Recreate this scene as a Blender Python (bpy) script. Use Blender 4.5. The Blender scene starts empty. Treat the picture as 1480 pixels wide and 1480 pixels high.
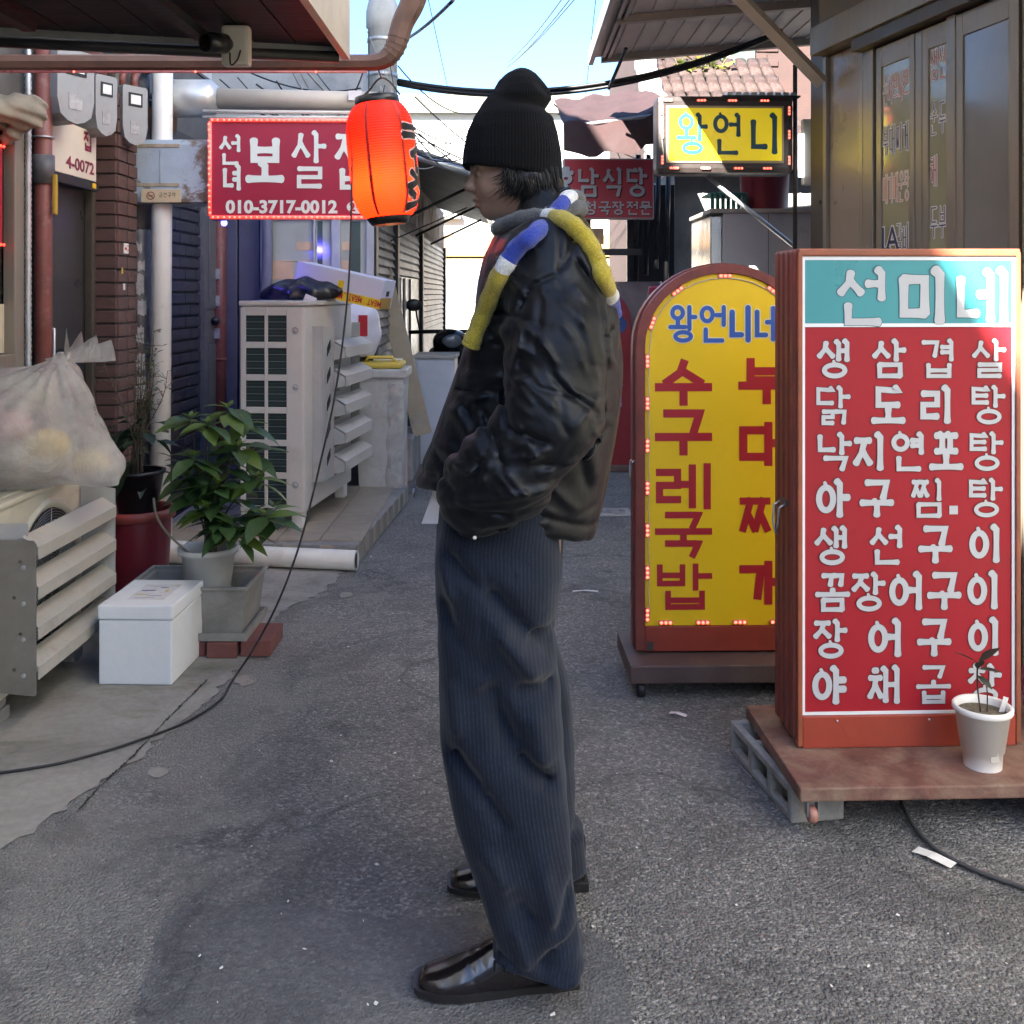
import bpy, bmesh, math, random
import numpy as np
from mathutils import Vector, Matrix
random.seed(7)
RNG = np.random.default_rng(11)
SC = bpy.context.scene
COL = SC.collection
PI = math.pi

# ------------------------------------------------------------------ camera, sky, sun, exposure
CAM_H, F, HOR = 1.40, 1480.0, 425.0
cam_d = bpy.data.cameras.new('camera')
cam = bpy.data.objects.new('camera', cam_d); COL.objects.link(cam)
cam.location = (0, 0, CAM_H); cam.rotation_euler = (PI/2, 0, 0)
cam_d.sensor_width = 36; cam_d.lens = 36.0; cam_d.shift_y = -(740-HOR)/1480.0
cam_d.clip_start = .05; cam_d.clip_end = 600
SC.camera = cam

SUN_TRAVEL = Vector((.35, .75, -.56)).normalized()
to_sun = -SUN_TRAVEL
world = bpy.data.worlds.new('World'); SC.world = world; world.use_nodes = True
wn = world.node_tree.nodes; wl = world.node_tree.links
sky = wn.new('ShaderNodeTexSky'); sky.sky_type = 'NISHITA'; sky.sun_disc = False
sky.sun_elevation = math.asin(to_sun.z)
sky.sun_rotation = math.atan2(to_sun.x, to_sun.y)
sky.air_density = 1.0; sky.dust_density = 1.3; sky.ozone_density = 7.5
bg = wn['Background']; bg.inputs['Strength'].default_value = .05
wl.new(sky.outputs[0], bg.inputs['Color'])
sl = bpy.data.lights.new('sun', 'SUN'); sl.energy = 5.0; sl.angle = math.radians(.5); sl.color = (1, .95, .87)
sun = bpy.data.objects.new('sun', sl); COL.objects.link(sun)
sun.location = (-8, -18, 14); sun.rotation_euler = SUN_TRAVEL.to_track_quat('-Z', 'Y').to_euler()
vs = SC.view_settings
vs.view_transform = 'Standard'; vs.look = 'None'; vs.gamma = 1; vs.use_curve_mapping = False
vs.exposure = 3.42
SC.render.engine = 'CYCLES'
SC.cycles.use_denoising = True
SC.cycles.max_bounces = 8; SC.cycles.diffuse_bounces = 4; SC.cycles.glossy_bounces = 4
SC.cycles.transparent_max_bounces = 12
SC.cycles.sample_clamp_indirect = 6

# ------------------------------------------------------------------ helpers
def at(px, py, Y):
    """the point that stands Y metres down the alley, sighted at this place of the photograph"""
    return Vector(((px-740)/F*Y, Y, CAM_H-(py-HOR)/F*Y))
def gr(px, py, z=0.0):
    """a point on the ground (height z)"""
    Y = (CAM_H-z)*F/(py-HOR)
    return Vector(((px-740)/F*Y, Y, z))

MATS = {}
def _ramp(nt, fac, stops):
    r = nt.nodes.new('ShaderNodeValToRGB'); e = r.color_ramp.elements
    while len(e) < len(stops): e.new(.5)
    for k, (p, c) in enumerate(stops):
        e[k].position = p; e[k].color = (*c, 1) if len(c) == 3 else c
    nt.links.new(fac, r.inputs[0]); return r.outputs[0]
def _noise(nt, vec, scale, detail=5, rough=.6, dist=0):
    n = nt.nodes.new('ShaderNodeTexNoise'); n.inputs['Scale'].default_value = scale
    n.inputs['Detail'].default_value = detail; n.inputs['Roughness'].default_value = rough
    n.inputs['Distortion'].default_value = dist
    if vec is not None: nt.links.new(vec, n.inputs['Vector'])
    return n.outputs['Fac']
def _mixc(nt, fac, a, b, mode='MIX'):
    m = nt.nodes.new('ShaderNodeMix'); m.data_type = 'RGBA'; m.blend_type = mode
    for s, v in ((0, fac), (6, a), (7, b)):
        if hasattr(v, 'default_value') and hasattr(v, 'is_linked'): nt.links.new(v, m.inputs[s])
        elif s == 0: m.inputs[0].default_value = v
        else: m.inputs[s].default_value = (*v, 1) if len(v) == 3 else v
    return m.outputs[2]
def _math(nt, op, a, b=None, clamp=False):
    m = nt.nodes.new('ShaderNodeMath'); m.operation = op; m.use_clamp = clamp
    for k, v in ((0, a), (1, b)):
        if v is None: continue
        if isinstance(v, (int, float)): m.inputs[k].default_value = v
        else: nt.links.new(v, m.inputs[k])
    return m.outputs[0]
def _bump(nt, h, strength, dist=.01, normal=None):
    b = nt.nodes.new('ShaderNodeBump'); b.inputs['Strength'].default_value = strength
    b.inputs['Distance'].default_value = dist; nt.links.new(h, b.inputs['Height'])
    if normal is not None: nt.links.new(normal, b.inputs['Normal'])
    return b.outputs[0]
def newmat(name):
    m = bpy.data.materials.new(name); m.use_nodes = True
    nt = m.node_tree; p = nt.nodes['Principled BSDF']
    MATS[name] = m
    return m, nt, p
def tc(nt, kind='Object'):
    return nt.nodes.new('ShaderNodeTexCoord').outputs[kind]
def vscale(nt, vec, s):
    m = nt.nodes.new('ShaderNodeMapping'); m.inputs['Scale'].default_value = s
    nt.links.new(vec, m.inputs['Vector']); return m.outputs[0]
def pm(name, c, var=.15, scale=12, rough=.6, metal=0, bump=.15, bscale=80, dirt=None, dscale=4, damt=.5, spec=.5,
       stretch=None, emit=None, estr=0, rvar=.1, sharp=None):
    """worn surface: colour with cloudy variation, patches of dirt with a shape of their own, fine relief"""
    if name in MATS: return MATS[name]
    m, nt, p = newmat(name)
    v = tc(nt)
    if stretch: v = vscale(nt, v, stretch)
    n1 = _noise(nt, v, scale, 6, .65)
    lo = tuple(max(0, x*(1-var)) for x in c); hi = tuple(min(1, x*(1+var)) for x in c)
    col = _ramp(nt, n1, [(.3, lo), (.7, hi)])
    if dirt:
        n2 = _noise(nt, v, dscale, 8, .72, .4)
        f = _ramp(nt, n2, [(.62-.25*damt, (0, 0, 0)), (.70, (damt,)*3)] if sharp is None else [(sharp-.03, (0, 0, 0)), (sharp+.03, (damt,)*3)])
        col = _mixc(nt, f, col, dirt)
    nt.links.new(col, p.inputs['Base Color'])
    r = nt.nodes.new('ShaderNodeMapRange'); nt.links.new(n1, r.inputs[0])
    r.inputs[1].default_value = .3; r.inputs[2].default_value = .7
    r.inputs[3].default_value = max(.03, rough-rvar); r.inputs[4].default_value = min(1, rough+rvar)
    nt.links.new(r.outputs[0], p.inputs['Roughness'])
    p.inputs['Metallic'].default_value = metal
    p.inputs['Specular IOR Level'].default_value = spec
    if bump: nt.links.new(_bump(nt, _noise(nt, v, bscale, 4, .6), bump, .004), p.inputs['Normal'])
    if emit:
        p.inputs['Emission Color'].default_value = (*emit, 1); p.inputs['Emission Strength'].default_value = estr
    return m
def glow(name, c, strength):
    if name in MATS: return MATS[name]
    m, nt, p = newmat(name)
    p.inputs['Base Color'].default_value = (*c, 1); p.inputs['Emission Color'].default_value = (*c, 1)
    p.inputs['Emission Strength'].default_value = strength; p.inputs['Roughness'].default_value = .3
    return m

def rz(a): return Matrix.Rotation(a, 4, 'Z')
class MB:
    """collects shapes for ONE mesh"""
    def __init__(s): s.v = []; s.f = []; s.m = []; s.mi = 0; s.sm = []
    def add(s, vs, fs, smooth=False):
        o = len(s.v); s.v.extend(tuple(x) for x in vs)
        for f in fs: s.f.append(tuple(i+o for i in f)); s.m.append(s.mi); s.sm.append(smooth)
        return s
    def box(s, lo, hi, M=None, bev=0):
        x0, y0, z0 = lo; x1, y1, z1 = hi
        if bev > 0:
            bm = bmesh.new(); bmesh.ops.create_cube(bm, size=1)
            for v in bm.verts:
                v.co = Vector(((x0+x1)/2+v.co.x*(x1-x0), (y0+y1)/2+v.co.y*(y1-y0), (z0+z1)/2+v.co.z*(z1-z0)))
            b = min(bev, .49*min(abs(x1-x0), abs(y1-y0), abs(z1-z0)))
            bmesh.ops.bevel(bm, geom=list(bm.edges), offset=b, segments=2, affect='EDGES', profile=.6)
            bm.verts.index_update()
            vs = [v.co.copy() for v in bm.verts]; fs = [[v.index for v in f.verts] for f in bm.faces]; bm.free()
        else:
            vs = [Vector(p) for p in ((x0,y0,z0),(x1,y0,z0),(x1,y1,z0),(x0,y1,z0),(x0,y0,z1),(x1,y0,z1),(x1,y1,z1),(x0,y1,z1))]
            fs = [(0,3,2,1),(4,5,6,7),(0,1,5,4),(1,2,6,5),(2,3,7,6),(3,0,4,7)]
        if M is not None: vs = [M @ v for v in vs]
        return s.add(vs, fs)
    def tube(s, pts, r, n=10, cap=True, smooth=True):
        pts = [Vector(p) for p in pts]; N = len(pts)
        rs = r if hasattr(r, '__len__') else [r]*N
        up = Vector((0, 0, 1)); vs = []; fs = []; prev = None
        for i, p in enumerate(pts):
            t = (pts[min(i+1, N-1)]-pts[max(i-1, 0)])
            t = t.normalized() if t.length > 1e-9 else Vector((0, 0, 1))
            if prev is None:
                a = t.cross(up)
                if a.length < .05: a = t.cross(Vector((0, 1, 0)))
            else:
                a = prev-t*prev.dot(t)
                if a.length < 1e-6: a = t.cross(up)
            a.normalize(); prev = a; b = t.cross(a)
            for k in range(n):
                q = 2*PI*k/n; vs.append(p+(a*math.cos(q)+b*math.sin(q))*rs[i])
        for i in range(N-1):
            for k in range(n):
                k2 = (k+1) % n; fs.append((i*n+k, i*n+k2, (i+1)*n+k2, (i+1)*n+k))
        s.add(vs, fs, smooth)
        if cap:
            o = len(s.v)-len(vs)
            for ring, rev in ((0, True), (N-1, False)):
                c = [o+ring*n+k for k in range(n)]
                s.f.append(tuple(reversed(c)) if rev else tuple(c)); s.m.append(s.mi); s.sm.append(False)
        return s
    def lathe(s, prof, n=24, M=None, smooth=True):
        """prof: (radius, z) from bottom to top"""
        vs = []; fs = []
        for r, z in prof:
            for k in range(n):
                a = 2*PI*k/n; v = Vector((r*math.cos(a), r*math.sin(a), z)); vs.append(M @ v if M is not None else v)
        for i in range(len(prof)-1):
            for k in range(n):
                k2 = (k+1) % n; fs.append((i*n+k, i*n+k2, (i+1)*n+k2, (i+1)*n+k))
        return s.add(vs, fs, smooth)
    def disc(s, r, z, n=24, M=None, inner=0):
        vs = []; fs = []
        for k in range(n):
            a = 2*PI*k/n; v = Vector((r*math.cos(a), r*math.sin(a), z)); vs.append(M @ v if M is not None else v)
        return s.add(vs, [tuple(range(n))])
    def prism(s, poly, d, M=None):
        """poly in x,z; extruded from y=0 to y=d"""
        n = len(poly)
        vs = [Vector((x, 0, z)) for x, z in poly]+[Vector((x, d, z)) for x, z in poly]
        if M is not None: vs = [M @ v for v in vs]
        fs = [tuple(range(n)), tuple(reversed(range(n, 2*n)))]+[(i, i+n, (i+1) % n+n, (i+1) % n) for i in range(n)]
        return s.add(vs, fs)
    def sphere(s, c, r, nu=12, nv=8, sc=(1, 1, 1), M=None):
        vs = []; fs = []
        for j in range(nv+1):
            t = PI*j/nv
            for i in range(nu):
                a = 2*PI*i/nu
                v = Vector((c[0]+r*sc[0]*math.sin(t)*math.cos(a), c[1]+r*sc[1]*math.sin(t)*math.sin(a), c[2]-r*sc[2]*math.cos(t)))
                vs.append(M @ v if M is not None else v)
        for j in range(nv):
            for i in range(nu):
                i2 = (i+1) % nu; fs.append((j*nu+i, j*nu+i2, (j+1)*nu+i2, (j+1)*nu+i))
        return s.add(vs, fs, True)
    def xf(s, M):
        s.v = [tuple(M @ Vector(v)) for v in s.v]; return s
    def mesh(s, name, mats):
        me = bpy.data.meshes.new(name); me.from_pydata(s.v, [], s.f)
        for m in (mats if isinstance(mats, (list, tuple)) else [mats]): me.materials.append(m)
        me.polygons.foreach_set('material_index', s.m); me.polygons.foreach_set('use_smooth', s.sm)
        me.update(); return me
    def build(s, name, mats, parent=None, world=True, loc=None):
        """world: the coordinates are world coordinates; the origin goes to the parent's base (or to loc)"""
        if world:
            if parent is not None: s.xf(wm(parent).inverted())
            elif loc is not None: s.xf(Matrix.Translation(-Vector(loc)))
        o = bpy.data.objects.new(name, s.mesh(name, mats)); COL.objects.link(o)
        if parent is not None: o.parent = parent
        elif loc is not None: o.location = loc
        return o
def wm(o):
    M = o.matrix_basis.copy()
    while o.parent is not None:
        o = o.parent; M = o.matrix_basis @ M
    return M
def tag(o, label=None, cat=None, group=None, kind=None):
    if label: o['label'] = label
    if cat: o['category'] = cat
    if group: o['group'] = group
    if kind: o['kind'] = kind
    return o
def thing(name, label, cat, loc=(0, 0, 0), rot=0, group=None):
    o = bpy.data.objects.new(name, None); COL.objects.link(o); o.empty_display_size = .1
    o.location = loc; o.rotation_euler = (0, 0, rot)
    return tag(o, label, cat, group)
def dup(root, loc=None, rot=None, label=None):
    def cp(o, par):
        c = o.copy(); COL.objects.link(c); c.parent = par
        for ch in [x for x in KIDS.get(o.name, ())]: cp(ch, c)
        return c
    global KIDS
    KIDS = {}
    for o in bpy.data.objects:
        if o.parent: KIDS.setdefault(o.parent.name, []).append(o)
    r = cp(root, root.parent)
    if loc is not None: r.location = loc
    if rot is not None: r.rotation_euler = (0, 0, rot) if not hasattr(rot, '__len__') else rot
    if label: r['label'] = label
    return r
def struct(name, mb, m, loc=None): return tag(mb.build(name, m, None, True, loc), kind='structure')
def bez(p0, p1, p2, p3, n=12):
    p0, p1, p2, p3 = map(Vector, (p0, p1, p2, p3)); out = []
    for i in range(n+1):
        t = i/n; u = 1-t; out.append(p0*u**3+p1*3*u*u*t+p2*3*u*t*t+p3*t**3)
    return out
def spline(pts, n=8):
    """Catmull-Rom through the points"""
    P_ = [Vector(p) for p in pts]; P_ = [P_[0]*2-P_[1]]+P_+[P_[-1]*2-P_[-2]]; out = []
    for i in range(1, len(P_)-2):
        a, b, c, d = P_[i-1:i+3]
        for k in range(n):
            t = k/n
            out.append(.5*((2*b)+(c-a)*t+(2*a-5*b+4*c-d)*t*t+(3*b-a-3*c+d)*t**3))
    out.append(P_[-2]); return out
def sag(a, b, drop, n=14):
    a, b = Vector(a), Vector(b)
    return [a.lerp(b, i/n)-Vector((0, 0, drop*4*(i/n)*(1-i/n))) for i in range(n+1)]

# ------------------------------------------------------------------ lettering: strokes of the Korean letters
JC = {
 'ㄱ': [[(0,1),(1,1),(.82,0)]], 'ㄴ': [[(0,1),(0,0),(1,0)]], 'ㄷ': [[(1,1),(0,1),(0,0),(1,0)]],
 'ㄹ': [[(0,1),(1,1),(1,.52),(0,.52),(0,0),(1,0)]], 'ㅁ': [[(0,1),(1,1),(1,0)],[(0,1),(0,0),(1,0)]],
 'ㅂ': [[(0,1),(0,0),(1,0),(1,1)],[(0,.5),(1,.5)]], 'ㅅ': [[(.5,1),(.4,.5),(0,0)],[(.45,.6),(1,0)]],
 'ㅇ': ['o'], 'ㅈ': [[(.02,1),(.98,1)],[(.62,1),(.4,.45),(0,0)],[(.45,.55),(1,0)]],
 'ㅊ': [[(.35,1.12),(.65,1.12)],[(.02,.8),(.98,.8)],[(.55,.8),(.4,.4),(0,0)],[(.45,.5),(1,0)]],
 'ㅌ': [[(1,1),(0,1),(0,0),(1,0)],[(0,.5),(.95,.5)]], 'ㅍ': [[(0,1),(1,1)],[(.3,1),(.3,0)],[(.7,1),(.7,0)],[(0,0),(1,0)]],
 'ㅎ': [[(.3,1.1),(.7,1.1)],[(0,.78),(1,.78)],('o2')],
 'ㄲ': [[(0,1),(.45,1),(.38,0)],[(.55,1),(1,1),(.93,0)]],
 'ㅉ': [[(0,1),(.45,1)],[(.3,1),(0,0)],[(.2,.5),(.48,0)],[(.55,1),(1,1)],[(.83,1),(.52,0)],[(.74,.5),(1,0)]],
 'ㄺ': [[(0,1),(.44,1),(.44,.52),(0,.52),(0,0),(.44,0)],[(.58,1),(1,1),(.95,0)]],
}
CHO = ['ㄱ','ㄲ','ㄴ','ㄷ','ㄸ','ㄹ','ㅁ','ㅂ','ㅃ','ㅅ','ㅆ','ㅇ','ㅈ','ㅉ','ㅊ','ㅋ','ㅌ','ㅍ','ㅎ']
JUNG = ['ㅏ','ㅐ','ㅑ','ㅒ','ㅓ','ㅔ','ㅕ','ㅖ','ㅗ','ㅘ','ㅙ','ㅚ','ㅛ','ㅜ','ㅝ','ㅞ','ㅟ','ㅠ','ㅡ','ㅢ','ㅣ']
JONG = ['','ㄱ','ㄲ','ㄳ','ㄴ','ㄵ','ㄶ','ㄷ','ㄹ','ㄺ','ㄻ','ㄼ','ㄽ','ㄾ','ㄿ','ㅀ','ㅁ','ㅂ','ㅄ','ㅅ','ㅆ','ㅇ','ㅈ','ㅊ','ㅋ','ㅌ','ㅍ','ㅎ']
VV = {'ㅏ': [[(.3,1),(.3,0)],[(.3,.55),(1,.55)]], 'ㅐ': [[(.1,.97),(.1,.03)],[(.1,.52),(.8,.52)],[(.8,1),(.8,0)]],
 'ㅑ': [[(.3,1),(.3,0)],[(.3,.68),(1,.68)],[(.3,.4),(1,.4)]], 'ㅓ': [[(.8,1),(.8,0)],[(0,.55),(.8,.55)]],
 'ㅔ': [[(.38,.97),(.38,.03)],[(-.1,.55),(.38,.55)],[(.95,1),(.95,0)]], 'ㅕ': [[(.8,1),(.8,0)],[(0,.7),(.8,.7)],[(0,.42),(.8,.42)]],
 'ㅣ': [[(.6,1),(.6,0)]]}
VH = {'ㅗ': [[(.5,1),(.5,.1)],[(0,.1),(1,.1)]], 'ㅜ': [[(0,.95),(1,.95)],[(.5,.95),(.5,0)]], 'ㅡ': [[(0,.5),(1,.5)]]}
def hangul(ch):
    """strokes of one syllable in the unit square"""
    k = ord(ch)-0xAC00
    c, v, f = CHO[k//588], JUNG[k % 588//28], JONG[k % 28]; out = []
    def put(st, bx):
        x0, y0, x1, y1 = bx
        for s in st:
            if s == 'o': out.append(('o', (x0+x1)/2, (y0+y1)/2, (x1-x0)/2, (y1-y0)/2))
            elif s == 'o2': out.append(('o', (x0+x1)/2, y0+(y1-y0)*.29, (x1-x0)*.36, (y1-y0)*.3))
            else: out.append([(x0+(x1-x0)*a, y0+(y1-y0)*b) for a, b in s])
    if v in VV:
        if f: put(JC[c], (.04, .58, .48, .98)); put(VV[v], (.62, .47, 1, 1)); put(JC[f], (.2, 0, .86, .33))
        elif v in 'ㅔㅐ': put(JC[c], (.02, .16, .38, .86)); put(VV[v], (.48, 0, 1, 1))
        else: put(JC[c], (.03, .16, .5, .86)); put(VV[v], (.6, 0, 1, 1))
    elif v in VH:
        if f: put(JC[c], (.2, .72, .8, 1)); put(VH[v], (0, .43, 1, .59)); put(JC[f], (.2, 0, .8, .28))
        else: put(JC[c], (.17, .52, .83, 1)); put(VH[v], (0, 0, 1, .4))
    else:  # wa
        put(JC[c], (.08, .66, .5, 1)); put([[(.5,1),(.5,.1)],[(0,.1),(1,.1)]], (0, .38, .6, .62))
        put(VV['ㅏ'], (.66, .34, 1, 1)); put(JC[f] if f else [], (.2, 0, .82, .25))
    return out
def stroke(mb, pts, w, y, style, fn):
    """one brush stroke as a strip; fn maps (x, z, y) to the surface it is printed on"""
    Pn = [Vector((a, b)) for a, b in pts]
    if style == 'square':
        Pn[0] = Pn[0]+(Pn[0]-Pn[1]).normalized()*w*.5; Pn[-1] = Pn[-1]+(Pn[-1]-Pn[-2]).normalized()*w*.5
    if style == 'wood' and abs(Pn[0].x-Pn[-1].x) < w*.4 and Pn[0].y-Pn[-1].y > w*2:
        Pn = [Pn[0]+Vector((-w*.5, w*.28)), Pn[0]+Vector((w*.02, -w*.25))]+Pn[1:]
    # densify
    Q = [Pn[0]]
    for a, b in zip(Pn, Pn[1:]):
        n = max(1, int((b-a).length/(w*.7)))
        for i in range(1, n+1): Q.append(a.lerp(b, i/n))
    L = [0]
    for a, b in zip(Q, Q[1:]): L.append(L[-1]+(b-a).length)
    tot = L[-1]; N = len(Q); A = []; B = []
    for i, p in enumerate(Q):
        d0 = (Q[i]-Q[i-1]).normalized() if i else None
        d1 = (Q[i+1]-Q[i]).normalized() if i < N-1 else None
        t = d0 if d1 is None else d1 if d0 is None else (d0+d1)
        t = t.normalized() if t.length > 1e-6 else d1
        nrm = Vector((-t.y, t.x)); k = 1.0
        if d0 is not None and d1 is not None: k = 1/max(.62, nrm.dot(Vector((-d1.y, d1.x))))
        h = w/2*k
        if style == 'wood':
            e = min(L[i], tot-L[i]); h *= 1+.16*max(0, 1-e/(w*.9))-.10*max(0, 1-abs(L[i]-tot/2)/(tot/2+1e-6))
        A.append(p+nrm*h); B.append(p-nrm*h)
    poly = []
    if style in ('round', 'wood'):
        for (c, d, a) in ((Q[0], (Q[0]-Q[1]), A[0]), (Q[-1], (Q[-1]-Q[-2]), B[-1])):
            d = d.normalized(); h = (a-c).length*(1 if style == 'round' else .7); s = Vector((-d.y, d.x))
            poly.append([c+(s*math.cos(q)*(a-c).length+d*math.sin(q)*h) for q in [PI*i/6 for i in range(7)]])
    vs = [fn(p.x, p.y, y) for pr in zip(A, B) for p in pr]
    mb.add(vs, [(2*i, 2*i+1, 2*i+3, 2*i+2) for i in range(N-1)])
    for cp in poly: mb.add([fn(p.x, p.y, y) for p in cp], [tuple(range(len(cp)))])
def ring(mb, cx, cy, rx, ry, w, y, fn, n=22):
    vs = []
    for i in range(n):
        a = 2*PI*i/n
        for k in (.5, -.5): vs.append(fn(cx+(rx+w*k)*math.cos(a), cy+(ry+w*k)*math.sin(a), y))
    mb.add(vs, [(2*i, 2*i+1, (2*i+3) % (2*n), (2*i+2) % (2*n)) for i in range(n)])
def glyph(mb, ch, cx, cz, sx, sz, w, fn, style='wood', y=0.0, grow=0):
    """a Korean letter centred on cx, cz; w stroke width; every stroke lies a hair above the one before"""
    if (ord(ch)-0xAC00) % 28: w = w*.80; grow = grow*.9
    if ch in '레네채찌해찜': w = w*.88
    if ch in '탕살닭곱겹밥볶': w = w*.86
    if style == 'square': w = w*.95
    for k, s in enumerate(hangul(ch)):
        yy = y-.0002*k
        m = lambda a, b: (cx+(a-.5)*(sx-w), cz+(b-.5)*(sz-w))
        if s[0] == 'o':
            x, z = m(s[1], s[2]); ring(mb, x, z, s[3]*(sx-w), s[4]*(sz-w), w+grow, yy, fn)
            if style == 'wood': stroke(mb, [(x-w*.2, z+s[4]*(sz-w)+w*.72), (x+w*.1, z+s[4]*(sz-w))], w*.6+grow, yy-.00006, 'round', fn)
        else: stroke(mb, [m(a, b) for a, b in s], w+grow, yy, style, fn)
def letters(lst, fn, style, y, m, par, edge=None, grow=0, dy=.0024, shift=(0, 0)):
    """each letter a part of its sign, with its printed edge or shadow under it"""
    for ch, x, z, sx, sz, w in lst:
        b = MB(); glyph(b, ch, x, z, sx, sz, w, fn, style, y); o = b.build('letter', m, par)
        if edge:
            e = MB(); glyph(e, ch, x+shift[0], z+shift[1], sx, sz, w, fn, style, y+dy, grow); e.build('letter_edge', edge, o)
def font_mesh(txt, size, offset=0.0, spacing=1.0):
    """figures and Latin letters from the built-in font, as flat triangles in x,z (origin bottom left)"""
    cu = bpy.data.curves.new('t', 'FONT'); cu.body = txt; cu.size = size; cu.offset = offset; cu.resolution_u = 3
    cu.space_character = spacing
    o = bpy.data.objects.new('t', cu); COL.objects.link(o)
    me = bpy.data.meshes.new_from_object(o.evaluated_get(bpy.context.evaluated_depsgraph_get()))
    vs = [v.co.copy() for v in me.vertices]; fs = [tuple(p.vertices) for p in me.polygons]
    bpy.data.objects.remove(o); bpy.data.curves.remove(cu); bpy.data.meshes.remove(me)
    return vs, fs
def text(mb, txt, x, z, size, fn, y=0, offset=0.0, width=None, anchor='c', spacing=1.0):
    vs, fs = font_mesh(txt, size, offset, spacing)
    if not vs: return
    x0 = min(v.x for v in vs); x1 = max(v.x for v in vs); z0 = min(v.y for v in vs); z1 = max(v.y for v in vs)
    k = (width/(x1-x0)) if width else 1
    ox = {'c': -(x0+x1)/2, 'l': -x0}[anchor]
    mb.add([fn(x+(v.x+ox)*k, z+(v.y-(z0+z1)/2), y) for v in vs], fs)

# ------------------------------------------------------------------ skinned forms from a distance field
def surface(fn, lo, hi, h):
    """a smooth closed mesh of fn(x,y,z) < 0 by surface nets"""
    ax = [np.arange(l, u+h, h) for l, u in zip(lo, hi)]
    X, Y, Z = np.meshgrid(*ax, indexing='ij', sparse=True)
    D = np.broadcast_to(fn(X, Y, Z), (len(ax[0]), len(ax[1]), len(ax[2]))).astype(np.float32)
    ins = D < 0
    n = np.array(D.shape)-1
    c = [ins[i:i+n[0], j:j+n[1], k:k+n[2]] for i in (0,1) for j in (0,1) for k in (0,1)]
    cnt = sum(x.astype(np.int8) for x in c)
    cells = np.argwhere((cnt > 0) & (cnt < 8))
    idx = -np.ones(tuple(n), dtype=np.int64); idx[tuple(cells.T)] = np.arange(len(cells))
    acc = np.zeros((len(cells), 3)); wgt = np.zeros(len(cells))
    corners = [(i, j, k) for i in (0,1) for j in (0,1) for k in (0,1)]
    val = {q: D[tuple((cells+q).T)] for q in corners}
    for a in corners:
        for d in range(3):
            if a[d]: continue
            b = list(a); b[d] = 1; b = tuple(b)
            va, vb = val[a], val[b]; cr = (va < 0) != (vb < 0)
            t = np.where(cr, va/np.where(cr, va-vb, 1), 0)
            p = np.tile(np.array(a, float), (len(cells), 1)); p[:, d] += t
            acc += np.where(cr[:, None], p, 0); wgt += cr
    V = np.array(lo)+h*(cells+acc/wgt[:, None])
    Fq = []
    for d in range(3):
        e = [1, 2, 0][d], [2, 0, 1][d]
        s0 = [slice(None)]*3; s1 = [slice(None)]*3
        s0[d] = slice(0, -1); s1[d] = slice(1, None)
        A, B = ins[tuple(s0)], ins[tuple(s1)]
        for flip, M in ((False, A & ~B), (True, ~A & B)):
            q = np.argwhere(M)
            q = q[(q[:, e[0]] > 0) & (q[:, e[1]] > 0) & (q[:, e[0]] < D.shape[e[0]]-1) & (q[:, e[1]] < D.shape[e[1]]-1)]
            if not len(q): continue
            def cell(u, v):
                w = q.copy(); w[:, e[0]] += u; w[:, e[1]] += v; return idx[tuple(w.T)]
            f = np.stack([cell(-1,-1), cell(0,-1), cell(0,0), cell(-1,0)], 1)
            Fq.append(f[:, ::-1] if flip else f)
    return V, np.concatenate(Fq)
def relax(V, Fq, it=3, k=.5):
    """even out the facets of a surface mesh"""
    a = np.concatenate([Fq[:, 0], Fq[:, 1], Fq[:, 2], Fq[:, 3]]); b = np.concatenate([Fq[:, 1], Fq[:, 2], Fq[:, 3], Fq[:, 0]])
    cnt = np.bincount(a, minlength=len(V))+np.bincount(b, minlength=len(V)); cnt = np.maximum(cnt, 1)
    for _ in range(it):
        S = np.stack([np.bincount(a, V[b, i], minlength=len(V))+np.bincount(b, V[a, i], minlength=len(V)) for i in range(3)], 1)/cnt[:, None]
        V = V*(1-k)+S*k
    return V
def np_object(name, V, Fq, mats, parent=None, smooth=True, loc=None):
    me = bpy.data.meshes.new(name)
    if parent is not None:
        M = np.array(wm(parent).inverted()); V = V @ M[:3, :3].T+M[:3, 3]
    elif loc is not None: V = V-np.array(loc)
    nf = len(Fq)
    me.vertices.add(len(V)); me.vertices.foreach_set('co', V.astype(np.float32).ravel())
    me.loops.add(nf*4); me.loops.foreach_set('vertex_index', Fq.astype(np.int32).ravel())
    me.polygons.add(nf); me.polygons.foreach_set('loop_start', np.arange(0, nf*4, 4, dtype=np.int32))
    me.polygons.foreach_set('use_smooth', np.full(nf, smooth))
    for m in (mats if isinstance(mats, (list, tuple)) else [mats]): me.materials.append(m)
    me.update(calc_edges=True); me.validate()
    o = bpy.data.objects.new(name, me); COL.objects.link(o)
    if parent is not None: o.parent = parent
    elif loc is not None: o.location = loc
    return o
def attr(o, name, values):
    a = o.data.attributes.new(name, 'FLOAT', 'POINT'); a.data.foreach_set('value', np.asarray(values, dtype=np.float32))
def smin(a, b, k):
    h = np.clip(.5+.5*(b-a)/k, 0, 1); return b*(1-h)+a*h-k*h*(1-h)
def d_ell(X, Y, Z, c, r):
    k = np.sqrt(((X-c[0])/r[0])**2+((Y-c[1])/r[1])**2+((Z-c[2])/r[2])**2)
    return (k-1)*min(r)
def d_cap(X, Y, Z, a, b, ra, rb):
    a = np.array(a, float); b = np.array(b, float); d = b-a; L = d @ d
    t = np.clip(((X-a[0])*d[0]+(Y-a[1])*d[1]+(Z-a[2])*d[2])/L, 0, 1)
    return np.sqrt((X-a[0]-t*d[0])**2+(Y-a[1]-t*d[1])**2+(Z-a[2]-t*d[2])**2)-(ra+(rb-ra)*t)
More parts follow.
